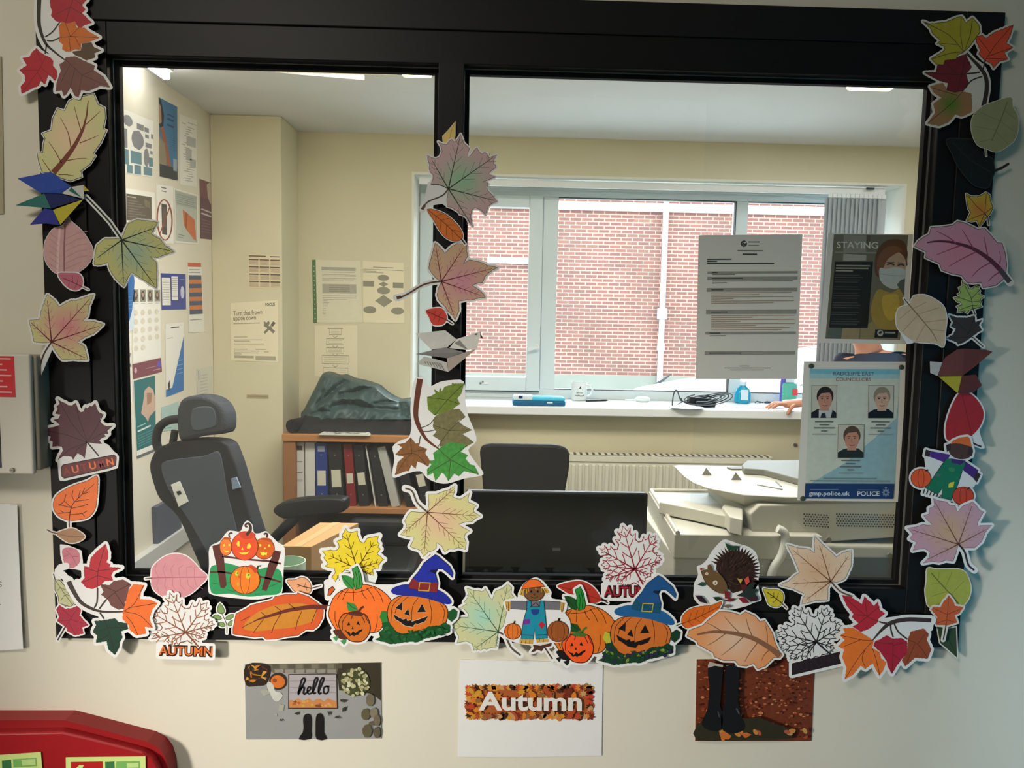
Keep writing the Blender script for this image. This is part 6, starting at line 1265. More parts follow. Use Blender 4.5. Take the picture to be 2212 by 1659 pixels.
for i in range(5): c.s(ink(140, 146, 142), 1.3, [q(.1, .1 + i * .04), q(.9 - .1 * (i % 2), .1 + i * .04)])
c.p(ink(206, 112, 70), [q(.34, .36), q(.5, .4), q(.86, .52), q(.92, .94), q(.8, .9), q(.5, .74), q(.38, .66)], False); c.p(ink(160, 78, 50), [q(.46, .4), q(.56, .42), q(.5, .74), q(.44, .68)], False); c.s(tg, 1.4, [q(.1, .84), q(.4, .86)]); c.s(tg, 1.2, [q(.1, .89), q(.34, .9)])
c.done('orange_leaflet', 'pale leaflet with an orange block, beside the no phones sign', 'poster', GP, r=0, paper=OWP)
c, q = pst(WallL, '431 386 459 396 461 518 433 515'); c.part('printed_picture'); rp(c, ink(96, 62, 78), q, 0, 0, 1, 1); c.p(ink(120, 70, 80), rect(q, 0, 0, .8, .3), False); c.p(ink(190, 172, 158), [q(.55, .06), q(.8, 0), q(1, .08), q(1, .3), q(.8, .38), q(.62, .26)], False)
c.s(ink(200, 190, 190), 3, [q(.1, .5), q(.95, .53)]); c.s(ink(200, 190, 190), 3.4, [q(.1, .57), q(.9, .6)])
for i in range(5): c.s(ink(140, 112, 124), 1, [q(.12, .68 + i * .05), q(.9, .69 + i * .05)])
c.done('purple_poster', 'narrow plum purple poster next to the corner pillar on the left office wall', 'poster', GP, r=0, paper=OWP)
c, q = pst(WallL, '240 560 291 575 290 712 240 724'); c.part('printed_picture'); rp(c, ink(214, 226, 236), q, 0, 0, 1, 1); c.p(ink(38, 104, 172), [q(.45, .95), q(.5, .5), q(.7, .2), q(.95, .1), q(1, .25), q(.9, .7), q(.75, .9)], False)
for i in range(4): c.s(ink(110, 160, 206), 1, [q(.62, .5 + i * .06), q(.88, .48 + i * .06)])
c.done('blue_swirl_leaflet', 'leaflet with a blue swoosh at the left edge of the left pane', 'poster', GP, r=0, paper=OWP)
c, q = pst(WallL, '286 590 345 594 348 772 287 785'); c.part('printed_portraits'); rnd = random.Random(9)
for i in range(4):
    u = .0 + i * .26; rp(c, ink(150, 150, 140), q, u + .02, .18, u + .22, .32); c.p(ink(70, 60, 56), [q(u + .12 + .07 * math.cos(k), .25 + .06 * math.sin(k)) for k in range(6)], False); c.p(ink(176, 150, 132), [q(u + .12 + .04 * math.cos(k), .24 + .03 * math.sin(k)) for k in range(6)], False)
    c.s(LGREY, 1, [q(u + .04, .34), q(u + .2, .34)])
for j in range(5):
    for i in range(4 if j < 4 else 2): u = i * .25; c.p(ink(222, 214, 196), [q(u + .12 + .08 * math.cos(k), .44 + j * .1 + .035 * math.sin(k)) for k in range(6)], False)
c.done('staff_photo_sheet', 'sheet of four small black and white portraits on the left office wall', 'poster', GP, r=0, paper=OWP)
c, q = pst(WallL, '347 590 401 592 402 668 349 669'); c.part('printing'); rp(c, ink(52, 68, 150), q, 0, 0, 1, 1); rp(c, OWP, q, .04, .12, .38, .88); rp(c, OWP, q, .43, .08, .68, .74)
for i in range(10): c.s(tg, .9, [q(.07, .18 + i * .068), q(.34, .18 + i * .068)]); c.s(tg, .9, [q(.45, .13 + i * .058), q(.66, .13 + i * .058)])
c.p(ink(206, 214, 230), [q(.86 + .08 * math.cos(k * .7), .52 + .18 * math.sin(k * .7)) for k in range(9)], False); c.s(ink(160, 170, 210), 1.4, [q(.76, .16), q(.95, .16)])
c.done('blue_leaflet', 'royal blue leaflet with two white columns on the left office wall', 'poster', GP, r=0, paper=OWP)
c, q = pst(WallL, '405 567 435 568 441 716 408 719'); c.part('printed_table'); rp(c, ink(206, 96, 72), q, .02, 0, .98, .06)
for i in range(9): rp(c, ink(64, 84, 116) if i % 2 == 0 else ink(206, 120, 66), q, .08, .18 + i * .062, .96, .245 + i * .062)
for v in (.1, .14, .82): c.s(tg, 1.2, [q(.1, v), q(.9, v)])
c.done('striped_timetable', 'narrow sheet with orange and slate blue stripes on the left office wall', 'poster', GP, r=0, paper=OWP)
c, q = pst(WallL, '357 700 397 696 397 843 359 858'); c.part('printed_picture'); c.p(ink(40, 116, 186), [q(1, .2), q(1, 1), q(0, 1), q(0, .9), q(.35, .9)], False); c.s(ink(70, 72, 80), 2.4, [q(.3, .06), q(.75, .06)]); c.p(ink(60, 54, 52), [q(.1, .84), q(.2, .78), q(.24, .86), q(.16, .94)], False)
for i in range(4): c.s(ink(160, 196, 226), 1, [q(.62, .55 + i * .06), q(.95, .55 + i * .06)])
c.s(tg, 1, [q(.1, .2), q(.4, .2)])
c.done('blue_triangle_leaflet', 'white leaflet with a rising blue triangle on the left office wall', 'poster', GP, r=0, paper=OWP)
c, q = pst(WallL, '286 787 348 773 350 803 288 819'); c.part('printing'); rp(c, ink(126, 66, 80), q, 0, 0, 1, 1); c.p(ink(206, 170, 176), [q(.1 + .05 * math.cos(k), .45 + .2 * math.sin(k)) for k in range(6)], False); c.s(ink(176, 130, 140), 1.6, [q(.46, .5), q(.95, .5)]); rp(c, ink(96, 84, 200), q, .86, .2, .97, .6); c.s(ink(200, 170, 190), 1.6, [q(.7, .75), q(.95, .75)])
c.done('maroon_heading_strip', 'maroon strip sign above the teal clasped hands poster', 'poster', GP, r=0, paper=OWP)
c, q = pst(WallL, '288 823 335 811 337 974 296 991'); c.part('printed_picture'); rp(c, ink(36, 112, 116), q, .02, 0, 1, .9); c.p(ink(206, 176, 158), [q(.5, .16), q(.7, .12), q(.9, .18), q(1, .3), q(1, .46), q(.7, .52), q(.62, .58), q(.52, .52), q(.3, .44), q(.42, .3)], False); c.p(ink(170, 132, 112), [q(.6, .2), q(.85, .22), q(.8, .34), q(.6, .36)], False)
c.s(ink(160, 200, 200), 2.4, [q(.1, .6), q(.5, .59)]); c.s(ink(214, 228, 228), 3.4, [q(.1, .66), q(.75, .64)])
for i in range(5): c.s(ink(110, 160, 162), 1.2, [q(.1, .72 + i * .034), q(.45, .71 + i * .034)]); c.s(ink(110, 160, 162), 1.2, [q(.52, .71 + i * .034), q(.92, .7 + i * .034)])
rp(c, ink(110, 116, 116), q, .0, .965, 1, 1)
c.done('teal_hands_poster', 'teal poster of clasped hands behind the grey mesh chair', 'poster', GP, r=0, paper=OWP)
c, q = pst(WallL, '425 797 458 790 459 872 427 880'); c.part('printing')
for i in range(7): c.s(LGREY, 1.2, [q(.2, .2 + i * .08), q(.7, .2 + i * .08)])
c.s(tg, 1.6, [q(.12, .05), q(.12, .3)])
c.done('pale_sheet', 'pale grey sheet on the left office wall, above the headrest', 'poster', GP, r=0, paper=mat((216, 216, 204), .5))
c, q = pst(WallL, '348 880 386 867 386 926 350 932'); c.part('printing'); rp(c, ink(176, 206, 202), q, 0, 0, 1, 1); c.s(ink(120, 160, 160), 1.4, [q(.1, .9), q(.6, .9)])
c.done('mint_sheet', 'pale mint sheet on the left office wall behind the headrest', 'poster', GP, r=0, paper=OWP)
c, q = pst(WallL, '243 724 283 720 285 870 246 885'); c.part('printing'); c.s(tg, 3, [q(.62, .13), q(.92, .13)])
c.s(ink(110, 112, 112), 5, [q(.62, .3), q(.96, .48)]); c.s(ink(150, 152, 150), 5, [q(.94, .28), q(.64, .5)])
for i in range(5): c.s(LGREY, 1.2, [q(.6, .62 + i * .05), q(.95, .61 + i * .05)])
c.done('tools_sheet', 'white sheet with a small crossed tools symbol at the left edge of the left pane', 'poster', GP, r=0, paper=OWP)
# pillar and back wall papers
GPP = 'papers on the pillar and back wall'; PW = mat((230, 222, 192), .55, var=.02)
c, q = pst(YP, '536 549 605 551 606 624 537 622'); c.part('printed_calendar'); dkb = ink(92, 76, 60)
c.s(dkb, 2.6, [q(.02, .05), q(.56, .05)]); c.s(dkb, 2.2, [q(.68, .055), q(.98, .055)])
for j in range(4):
    for i in range(3):
        u, v = .02 + i * .335, .14 + j * .215; rp(c, dkb, q, u, v, u + .3, v + .035); rp(c, ink(206, 190, 160), q, u, v + .045, u + .3, v + .175)
        for k in range(4): c.s(ink(170, 152, 124), .8, [q(u + .02, v + .065 + k * .03), q(u + .28, v + .065 + k * .03)])
c.done('year_calendar', 'year calendar of twelve small months on the cream pillar', 'calendar', GPP, r=0, paper=mat((224, 212, 180), .55))
c, q = pst(YP, '498 655 600 648 601 782 499 779'); c.part('printing'); fc = ink(76, 70, 58); sg_ = ink(170, 164, 140)
c.text(fc, 'FOCUS', q(.74, .085), q(.94, .085), 6, .03); c.text(fc, 'Turn that frown', q(.06, .22), q(.67, .215), 10, .004); c.text(fc, 'upside down.', q(.06, .305), q(.56, .30), 10, .004)
c.s(sg_, 2, [q(.06, .36), q(.62, .36)]); tool = ink(128, 124, 108)
c.p(tool, [q(.7, .33), q(.76, .36), q(.8, .33), q(.83, .36), q(.8, .41), q(.94, .5), q(.9, .54), q(.76, .44), q(.7, .42)], False); c.p(ink(90, 86, 76), [q(.84, .4), q(.9, .34), q(.95, .37), q(.89, .43)], False); c.s(tool, 5, [q(.86, .42), q(.71, .53)])
for v, u1 in ((.59, .35), (.64, .66), (.66, .4), (.71, .7), (.8, .35), (.83, .6), (.86, .58), (.88, .22)): c.s(sg_, 1.6, [q(.07, v), q(u1, v)])
rp(c, sg_, q, .07, .91, .48, .95); rp(c, sg_, q, .52, .91, .95, .98); c.s(sg_, 1.6, [q(.52, .8), q(.75, .8)]); c.s(sg_, 1.6, [q(.7, .84), q(.8, .84)])
c.done('focus_notice', 'FOCUS notice reading Turn that frown upside down on the cream pillar', 'notice', GPP, r=0, paper=PW)
c, q = pst(YP, '533 852 580 853 580 861 533 860'); c.part('printing'); c.s(ink(150, 138, 104), 2.4, [q(.05, .5), q(.95, .5)])
c.done('label_strip', 'small grey label strip low on the cream pillar', 'label', GPP, r=0, paper=ink(172, 160, 124))
c, q = pst(YB, '674 561 778 564 783 697 677 697'); c.part('printing'); rp(c, ink(74, 116, 64), q, .0, 0, .075, 1); db = ink(168, 166, 150)
for i in range(12): v = .1 + i * .075; c.s(ink(200, 206, 180), 1.6, [q(.03, v), q(.045, v + .012)])
rp(c, db, q, .19, .11, .9, .165); rp(c, db, q, .2, .38, .9, .53)
for v, u1 in ((.19, .88), (.23, .9), (.25, .9), (.29, .9), (.31, .86), (.33, .65), (.57, .9), (.6, .9), (.63, .7), (.65, .3), (.68, .34), (.7, .32), (.73, .3), (.77, .26), (.8, .27), (.83, .26), (.86, .25)): c.s(ink(176, 174, 158), 1.4, [q(.2, v), q(u1, v)])
for v in (.4, .44, .47, .5): c.s(ink(130, 128, 114), 1.2, [q(.34, v), q(.76, v)])
c.done('green_edged_notice', 'typed notice with a green left edge on the back wall', 'notice', GPP, r=0, paper=mat((222, 218, 192), .5))
c, q = pst(YB, '784 564 872 568 873 698 785 697'); c.part('printed_flowchart'); fg = ink(140, 138, 118)
for cx, cy, rx, ry in ((.5, .26, .14, .05), (.5, .47, .16, .06), (.16, .79, .16, .06), (.84, .8, .16, .06)): c.p(fg, [q(cx + rx * math.cos(i * .4), cy + ry * math.sin(i * .4)) for i in range(16)], False)
for a, b, d, e in ((.0, .32, .27, .41), (.73, .33, .99, .42)): rp(c, fg, q, a, b, d, e)
c.p(fg, [q(.38, .365), q(.5, .32), q(.62, .365), q(.5, .41)], False); c.p(fg, [q(.29, .64), q(.5, .54), q(.72, .64), q(.51, .74)], False)
c.s(fg, 1.6, [q(.25, .09), q(.75, .09)])
for v, u1 in ((.13, .99), (.16, .33), (.18, .5)): c.s(fg, 1.2, [q(.0, v), q(u1, v)])
c.done('shapes_flowchart', 'flowchart of grey ovals and diamonds on the back wall', 'notice', GPP, r=0, paper=PW)
c, q = pst(YB, '680 703 772 703 772 815 680 812'); c.part('printed_flowchart'); bxm = ink(156, 150, 128)
for a, b, d, e in ((.34, .06, .62, .18), (.27, .26, .68, .38), (.27, .44, .68, .54), (.17, .59, .8, .75), (.2, .83, .78, 1.0)):
    c.s(bxm, 1.6, rect(q, a, b, d, e), closed=True)
    for k in range(3): v = b + (e - b) * (.25 + .25 * k); c.s(ink(190, 184, 160), 1, [q(a + .05, v), q(d - .05, v)])
for v in (.2, .4, .56, .78): c.s(bxm, 1.6, [q(.42, v), q(.48, v + .04), q(.54, v)])
c.s(bxm, 2, [q(.3, .06), q(.66, .06)])
c.done('boxes_flowchart', 'flowchart of stacked outlined boxes above the jacket on the back wall', 'notice', GPP, r=0, paper=PW)
# ---- bookshelf with folders
wood = mat((176, 124, 78), .5, var=.12, scale=14); wood2 = mat((150, 104, 66), .55, var=.12, scale=14)
sx0, sx1, sy0, sy1, sz = -.938, -.16, 1.95, 2.40, .934
t = thing('bookshelf', 'low wooden bookshelf against the back wall, left of the white window', 'bookshelf', ((sx0 + sx1) / 2, (sy0 + sy1) / 2, 0)); O = Vector(t.location)
MB().box((sx0 - .004, sy0 - .008, sz - .032), (sx1 + .004, sy1, sz), wood, .003).build('top_board', t, org=O)
for x in (sx0, sx1 - .055): MB().box((x, sy0, 0), (x + .055, sy1, sz - .032), wood2, .002).build('side_panel', t, org=O)
MB().box((sx0, sy1 - .01, 0), (sx1, sy1, sz - .032), mat((86, 62, 42), .7)).build('back_panel', t, org=O)
szs = W(760, 1097, sy0).z
for z in (szs, .05): MB().box((sx0 + .05, sy0, z - .026), (sx1 - .05, sy1 - .01, z), wood, .002).build('shelf', t, org=O)
FXp = lambda px: W(px, 1030, sy0 + .02).x
def folder(label, xa, xb, cmat, lean=0.0, lab=None, h=.29, ring=True, marks=None):
    w = xb - xa; tt = thing('lever_arch_folder', label, 'folder', ((xa + xb) / 2 + .145 * math.sin(math.radians(-lean)), sy0 + .16, szs), 0, 'folders in the bookshelf'); tt.rotation_euler = (0, math.radians(lean), 0)
    MB().box((-w / 2, -.13, 0), (w / 2, .13, h), cmat, .002).build('cover', tt)
    if lab: MB().box((-w * .36, -.1308, .13 - lab), (w * .36, -.1296, .13 + lab * .9), mat((206, 202, 180), .6)).build('spine_label', tt)
    if ring:
        for zz in (.055, .235): MB().tube([(0, -.1312, zz), (0, -.129, zz)], .0035, mat((180, 180, 176), .3, .9), 10).build('ring', tt)
    if marks:
        mb = MB()
        for zz, hh, m in marks: mb.box((-w * .3, -.1306, zz), (w * .3, -.1296, zz + hh), m)
        mb.build('spine_print', tt)
    return tt
whf, bkf, blf, rdf = mat((206, 206, 200), .5), mat((40, 40, 42), .45), mat((38, 60, 130), .45), mat((128, 34, 36), .45)
folder('white folder at the left end of the shelf, marks down its spine', FXp(637), FXp(656), whf, 0, None, .292, False, [(.255, .02, mat((80, 80, 80), .6)), (.2, .004, GREY), (.15, .004, GREY), (.11, .012, LGREY)])
folder('plain white folder beside the blue one', FXp(658), FXp(679), whf, 0, None, .292, False)
folder('blue folder with a cream spine label', FXp(681), FXp(706), blf, -1, .036, .288, True, [(.25, .025, mat((170, 180, 200), .4))])
folder('black folder with a tall cream label, left of the red one', FXp(711), FXp(739), bkf, -3, .042, .288)
folder('dark red folder leaning among black folders', FXp(745), FXp(764), rdf, -4, .024, .288)
folder('black folder with a small cream label, right of the red one', FXp(768), FXp(790), bkf, -6, .03, .284)
folder('thin black folder with a white edge', FXp(798), FXp(801), whf, -9, None, .282, False)
folder('black folder between the white edge and the leaning white folder', FXp(806), FXp(826), bkf, -10, None, .282)
folder('white folder leaning steeply on the right of the shelf', FXp(829), FXp(847), mat((176, 176, 170), .5), -14, None, .284, False)
folder('black folder leaning behind the brown leaf of the green branch', FXp(862), FXp(884), bkf, -14, None, .28)
folder('black folder with a grey label at the right end of the shelf', FXp(896), FXp(918), bkf, -14, .03, .28)
# lower shelf contents
def blob(name, label, cat, lo, hi, m, seed, group=None, amp=.18):
    rnd = random.Random(seed); bm = bmesh.new(); bmesh.ops.create_icosphere(bm, subdivisions=4, radius=1)
    ph = [(rnd.uniform(2, 6), rnd.uniform(2, 6), rnd.uniform(2, 6), rnd.uniform(0, 6)) for _ in range(5)]
    for v in bm.verts:
        d = 1 + amp * sum(math.sin(a * v.co.x + b * v.co.y + c_ * v.co.z + p) for a, b, c_, p in ph) / 3; v.co *= d
        v.co = Vector([math.copysign(min(1.0, abs(x)) ** .7, x) for x in v.co])
        v.co = Vector([(lo[i] + hi[i]) / 2 + v.co[i] * (hi[i] - lo[i]) / 2 for i in range(3)])
    return tag(MB().bm(bm, m).build(name, smooth=True), label, cat, group)
blob('rucksack', 'dark maroon bag on the lower shelf of the bookshelf', 'bag', (-.5, sy0 + .03, .05), (-.24, sy0 + .34, .42), mat((84, 28, 36), .8, bump=.3), 4)
blob('carrier_bag', 'crumpled grey bag on the lower shelf of the bookshelf', 'bag', (-.83, sy0 + .03, .05), (-.54, sy0 + .3, .46), mat((96, 104, 106), .5, bump=.3), 6)
# jacket on top: ridge line traced from the picture, folds as real creases
def drape(name, label, cat, prof, y0, y1, z0, m, seed, crease=.02, nx=64, ny=20):
    rnd = random.Random(seed); xs_ = [p[0] for p in prof]; zs_ = [p[1] for p in prof]; vs, fs = [], []
    ph = [(rnd.uniform(12, 38), rnd.uniform(-18, 18), rnd.uniform(0, 6)) for _ in range(6)]
    for i in range(nx + 1):
        x = xs_[0] + (xs_[-1] - xs_[0]) * i / nx; z = np.interp(x, xs_, zs_)
        for j in range(ny + 1):
            v = j / ny; s_ = math.sin(math.pi * min(1, v * 1.15 / (1.15 if v > .5 else 1))) ** .55 if 0 < v < 1 else 0
            cr = sum(abs(math.sin(a * x + b * v + p)) for a, b, p in ph) / 6 - .6
            zz = z0 + (z - z0) * s_ + crease * cr * s_ * 1.2; yy = y0 + (y1 - y0) * v - .03 * s_ * math.sin(9 * x + 2) - crease * cr * .8
            vs.append((x, max(y0 - .01, min(y1, yy)), max(z0, zz)))
    for i in range(nx):
        for j in range(ny): a = i * (ny + 1) + j; fs.append((a, a + ny + 1, a + ny + 2, a + 1))
    n0 = len(vs); vs += [(v[0], v[1], z0) for v in vs]
    for i in range(nx):
        for j in range(ny): a = n0 + i * (ny + 1) + j; fs.append((a, a + 1, a + ny + 2, a + ny + 1))
    for j in range(ny):
        fs.append((j, j + 1, n0 + j + 1, n0 + j)); a = nx * (ny + 1) + j; fs.append((a, n0 + a, n0 + a + 1, a + 1))
    for i in range(nx):
        a = i * (ny + 1); fs.append((a, n0 + a, n0 + a + ny + 1, a + ny + 1)); a += ny; fs.append((a, a + ny + 1, n0 + a + ny + 1, n0 + a))
    return tag(MB().add(vs, fs, m).build(name, smooth=True), label, cat)
YJ = 2.12
jt = [(650, 892), (657, 884), (670, 858), (683, 833), (691, 816), (698, 805), (708, 806), (728, 813), (741, 811), (761, 820), (786, 825), (811, 833), (828, 849), (842, 859), (862, 866), (887, 863), (905, 868), (930, 880), (950, 900)]
jfold = [(-1, .03, 6, '694,868 712,850 730,836 750,823'), (-1, .028, 5, '735,853 775,845 808,836'), (-1, .024, 5, '684,880 692,860 698,846'), (-1, .03, 7, '718,880 745,872 790,880 862,888'), (1, .022, 7, '732,862 780,862 802,874'), (1, .02, 5, '822,850 832,846 842,858'), (-1, .022, 4, '862,866 868,880 866,896'), (1, .018, 6, '704,812 700,836 690,858'), (1, .02, 7, '756,836 790,832 815,842'), (-1, .02, 4, '672,896 690,888 712,890'), (1, .016, 5, '690,878 706,872 722,882'), (-1, .02, 4, '808,872 840,868 856,872'), (-1, .02, 4, '874,872 880,884 878,900')]
def relief(name, label, cat, top, bot, folds, y0, y1, yback, m, nx=90, ny=34):
    tx, ty = [p[0] for p in top], [p[1] for p in top]; vs, fs = [], []; fl = []
    for sg, am, w_, t_ in folds: q = [tuple(map(float, z.split(','))) for z in t_.split()]; fl.append((sg, am, w_, q))
    rnd = random.Random(5); ph = [(rnd.uniform(.05, .16), rnd.uniform(-.16, .16), rnd.uniform(0, 6)) for _ in range(5)]
    for i in range(nx + 1):
        x = tx[0] + (tx[-1] - tx[0]) * i / nx; tp = np.interp(x, tx, ty)
        for j in range(ny + 1):
            v = j / ny; y = bot + (tp - bot) * v; d = 0
            for sg, am, w_, q in fl:
                dm_ = 1e9
                for (ax_, ay_), (bx_, by_) in zip(q, q[1:]):
                    L = (bx_ - ax_) ** 2 + (by_ - ay_) ** 2; t_ = min(1, max(0, ((x - ax_) * (bx_ - ax_) + (y - ay_) * (by_ - ay_)) / L)); dm_ = min(dm_, math.hypot(x - ax_ - t_ * (bx_ - ax_), y - ay_ - t_ * (by_ - ay_)))
                d += -sg * am * math.exp(-(dm_ / w_) ** 2 if sg < 0 else -dm_ / w_)
            d += .006 * sum(abs(math.sin(a_ * x + b_ * y + p_)) for a_, b_, p_ in ph) - .012
            edge = min(1, min(i, nx - i) / 5, (ny - j) / 3); Y = y0 + (y1 - y0) * v ** 1.3 + d * edge + .07 * (1 - min(1, min(i, nx - i) / 7)) ** 2 + .05 * max(0, 1 - (ny - j) / 3) ** 2
            vs.append(tuple(W(x, y, Y)))
    n0 = len(vs)
    for i in range(nx + 1):
        for j in range(ny + 1): p = vs[i * (ny + 1) + j]; vs.append((p[0], max(yback - .06 * (j / ny) ** 2, p[1] + .01), p[2]))
    for k, fl_ in ((0, 0), (n0, 1)):
        for i in range(nx):
            for j in range(ny): a_ = k + i * (ny + 1) + j; f = (a_, a_ + ny + 1, a_ + ny + 2, a_ + 1); fs.append(f if not fl_ else f[::-1])
    for i in range(nx):
        for j in (0, ny): a_ = i * (ny + 1) + j; fs.append((a_, a_ + ny + 1, n0 + a_ + ny + 1, n0 + a_))
    for j in range(ny):
        for i in (0, nx): a_ = i * (ny + 1) + j; fs.append((a_, a_ + 1, n0 + a_ + 1, n0 + a_))
    return tag(MB().add(vs, fs, m).build(name, smooth=True), label, cat)
relief('waxed_jacket', 'dark green jacket heaped on top of the bookshelf', 'jacket', jt, 906, jfold, 2.03, 2.13, 2.34, mat((58, 80, 80), .5, var=.15, scale=25, spec=.4))
kp = [(W(x, y, 2.0).x, W(x, y, 2.0).z) for x, y in ((640, 908), (655, 898), (700, 902), (760, 902), (830, 898), (890, 898), (950, 905))]
drape('black_coat', 'black coat folded flat under the green jacket', 'coat', kp, 1.972, 2.35, sz + .001, mat((24, 26, 28), .7, var=.2, bump=.2), 8, .012)
cr_ = W(634, 908, 1.985); ro = .031
t = thing('rolled_bag', 'black rolled sleeve end lying at the left end of the bookshelf top', 'rolled bag', (cr_.x, 1.99, sz)); O = Vector(t.location)
mb = MB(); ax = Vector((.35, 1, 0)).normalized(); c0 = Vector((cr_.x - .005, 1.965, sz + ro + .001)); pr_ = []
for r_, l_ in ((ro * .72, .13), (ro * .76, .01), (ro * .86, 0), (ro, .004), (ro, .14)): pr_.append((r_, l_))
mb.tube([c0 + ax * l_ for r_, l_ in pr_], [r_ for r_, l_ in pr_], mat((26, 26, 30), .6, bump=.2), 22, caps=True); mb.build('roll', t, org=O, smooth=True)
# newspaper
t = thing('newspaper', 'folded newspaper sticking out over the front of the bookshelf top', 'newspaper', (W(745, 935, 1.95).x, 1.97, sz)); O = Vector(t.location)
nwp = mat((206, 206, 196), .7, var=.1, scale=150); na, nb = W(690, 930, 1.945), W(800, 928, 1.945)
mb = MB()
for k in range(3): mb.box((na.x + k * .006, 1.925 + k * .004, sz + .001 + k * .003), (nb.x - .004 * k, 2.06, sz + .0035 + k * .003), nwp, .001)
mb.build('pages', t, org=O)
mb = MB(); rnd = random.Random(3)
for i in range(26): x = na.x + .02 + (nb.x - na.x - .06) * rnd.random(); y = 1.93 + .035 * rnd.random(); mb.box((x, y, sz + .0096), (x + rnd.uniform(.008, .03), y + .004, sz + .0102), mat((60, 60, 58), .7))
mb.build('newsprint', t, org=O)

# ---- desk just behind the glass
dm = mat((52, 50, 46), .5, var=.1)
t = thing('desk', 'dark reception desk under the window screen', 'desk', (.05, .46, 0)); O = Vector(t.location); DZ = .70
MB().box((-.75, .13, DZ - .028), (.53, .80, DZ), dm, .003).build('desktop', t, org=O)
for x in (-.72, .47): MB().box((x, .15, 0), (x + .03, .78, DZ - .028), dm).build('leg', t, org=O)
# monitor (its glossy back faces the corridor)
mg = mat((9, 11, 12), .3, var=.05, spec=.25)
YM = .52; ma, mb2 = W(1008, 1068, YM), W(1400, 1060, YM)
t = thing('monitor', 'glossy black computer monitor standing on the dark desk', 'monitor', ((ma.x + mb2.x) / 2, YM + .05, DZ), math.radians(0)); mw = (mb2.x - ma.x) / 2 + .002; zt_ = (ma.z + mb2.z) / 2 - DZ
rot_ = Matrix.Rotation(math.atan2(mb2.z - ma.z, mb2.x - ma.x) * -1 * 0, 3, 'Y')
MB().box((-mw, -.045, .035), (mw, -.02, zt_), mg, .006).build('casing', t)
MB().box((-mw + .012, -.0455, .05), (mw - .012, -.044, zt_ - .012), mat((10, 12, 13), .22, spec=.25)).build('back_cover', t)
MB().box((-.035, -.02, 0), (.035, .01, .2), mg, .004).build('stand', t); MB().box((-.12, -.07, 0), (.12, .1, .008), mg, .003).build('foot', t)
MB().box((-.01, -.0462, .155), (.012, -.0453, .163), mat((120, 120, 118), .3)).build('logo', t)
# cardboard box and mug on the desk
cb = mat((176, 138, 92), .75, var=.06); ba, bb2 = W(607, 1180, .5), W(672, 1183, .5)
t = thing('cardboard_box', 'brown cardboard box on the dark desk behind the pumpkin fence picture', 'box', ((ba.x + bb2.x) / 2 + .04, .6, DZ)); O = Vector(t.location)
z1 = ba.z
mb = MB(); f0 = [(ba.x, .5, DZ), (bb2.x, .5, DZ), (bb2.x + .085, .74, DZ), (ba.x + .05, .74, DZ)]; mb.prism(f0, (0, 0, z1 - DZ), cb, .0015); mb.build('carton', t, org=O)
mb = MB(); mb.add([(ba.x + .032, .499, z1 + .0006), (ba.x + .052, .499, z1 + .0006), (ba.x + .11, .741, z1 + .0006), (ba.x + .088, .741, z1 + .0006)], [(0, 1, 2, 3)], mat((190, 160, 116), .3)); mb.build('packing_tape', t, org=O)
mc = W(622, 1225, .3); mug = mat((196, 222, 200), .25, var=.02, coat=.4)
t = thing('mug', 'pale green mug on the dark desk in front of the cardboard box', 'mug', (mc.x, .3, DZ)); O = Vector(t.location); zt_ = W(622, 1212, .3).z - DZ
MB().lathe(O, [(.03, 0), (.038, .004), (.041, zt_ * .5), (.042, zt_), (.0395, zt_), (.038, .01), (0, .008)], mug, 28).build('cup', t, org=O, smooth=True)
MB().tube([O + Vector((-.040, 0, zt_ * .8)), O + Vector((-.06, 0, zt_ * .75)), O + Vector((-.068, 0, zt_ * .5)), O + Vector((-.058, 0, zt_ * .25)), O + Vector((-.039, 0, zt_ * .2))], .0045, mug, 8).build('handle', t, org=O, smooth=True)

# ---- grey mesh-backed chair on the left
YG = .98; cgm = mat((58, 62, 70), .7, var=.1, scale=300); cgf = mat((34, 36, 41), .6); msh = mat((78, 86, 98), .75, var=.12, scale=500)
G = lambda x, y, Y=YG: W(x, y, Y)
t = thing('office_chair', 'tall grey mesh office chair with a headrest in front of the left office wall', 'office chair', (-.86, 1.15, 0)); O = Vector(t.location)
bk = sm([(322, 1010), (328, 985), (345, 965), (400, 950), (478, 953), (500, 985), (515, 1030), (535, 1100), (560, 1180), (585, 1260), (470, 1290), (425, 1210), (385, 1120), (345, 1080), (330, 1045)], 3)
MB().prism([G(x, y) for x, y in bk], (.02, .055, .0), cgf, .006).build('backrest_frame', t, org=O)
mp_ = sm([(348, 1012), (362, 995), (440, 985), (470, 975), (480, 1000), (490, 1060), (505, 1120), (525, 1200), (540, 1262), (480, 1255), (445, 1190), (405, 1120), (365, 1060)], 3)
MB().prism([G(x, y, YG - .004) for x, y in mp_], (0, .012, 0), msh, .002).build('mesh_panel', t, org=O)
hd_ = sm([(383, 940), (380, 905), (382, 880), (392, 862), (415, 855), (445, 857), (470, 870), (484, 895), (485, 925), (476, 938), (440, 942), (393, 952)], 3)
hr = MB().prism([G(x, y, YG - .01) for x, y in hd_], (.02, .07, 0), cgm, .012).build('headrest', t, org=O)
MB().prism([G(x, y, YG - .012) for x, y in sm([(415, 885), (450, 878), (464, 888), (466, 918), (450, 926), (415, 928)], 3)], (0, .01, 0), msh, .003).build('headrest_panel', hr, org=O)
mb = MB(); loop_ = [(392, 905), (365, 908), (345, 922), (338, 945), (342, 968), (362, 975), (392, 965)]
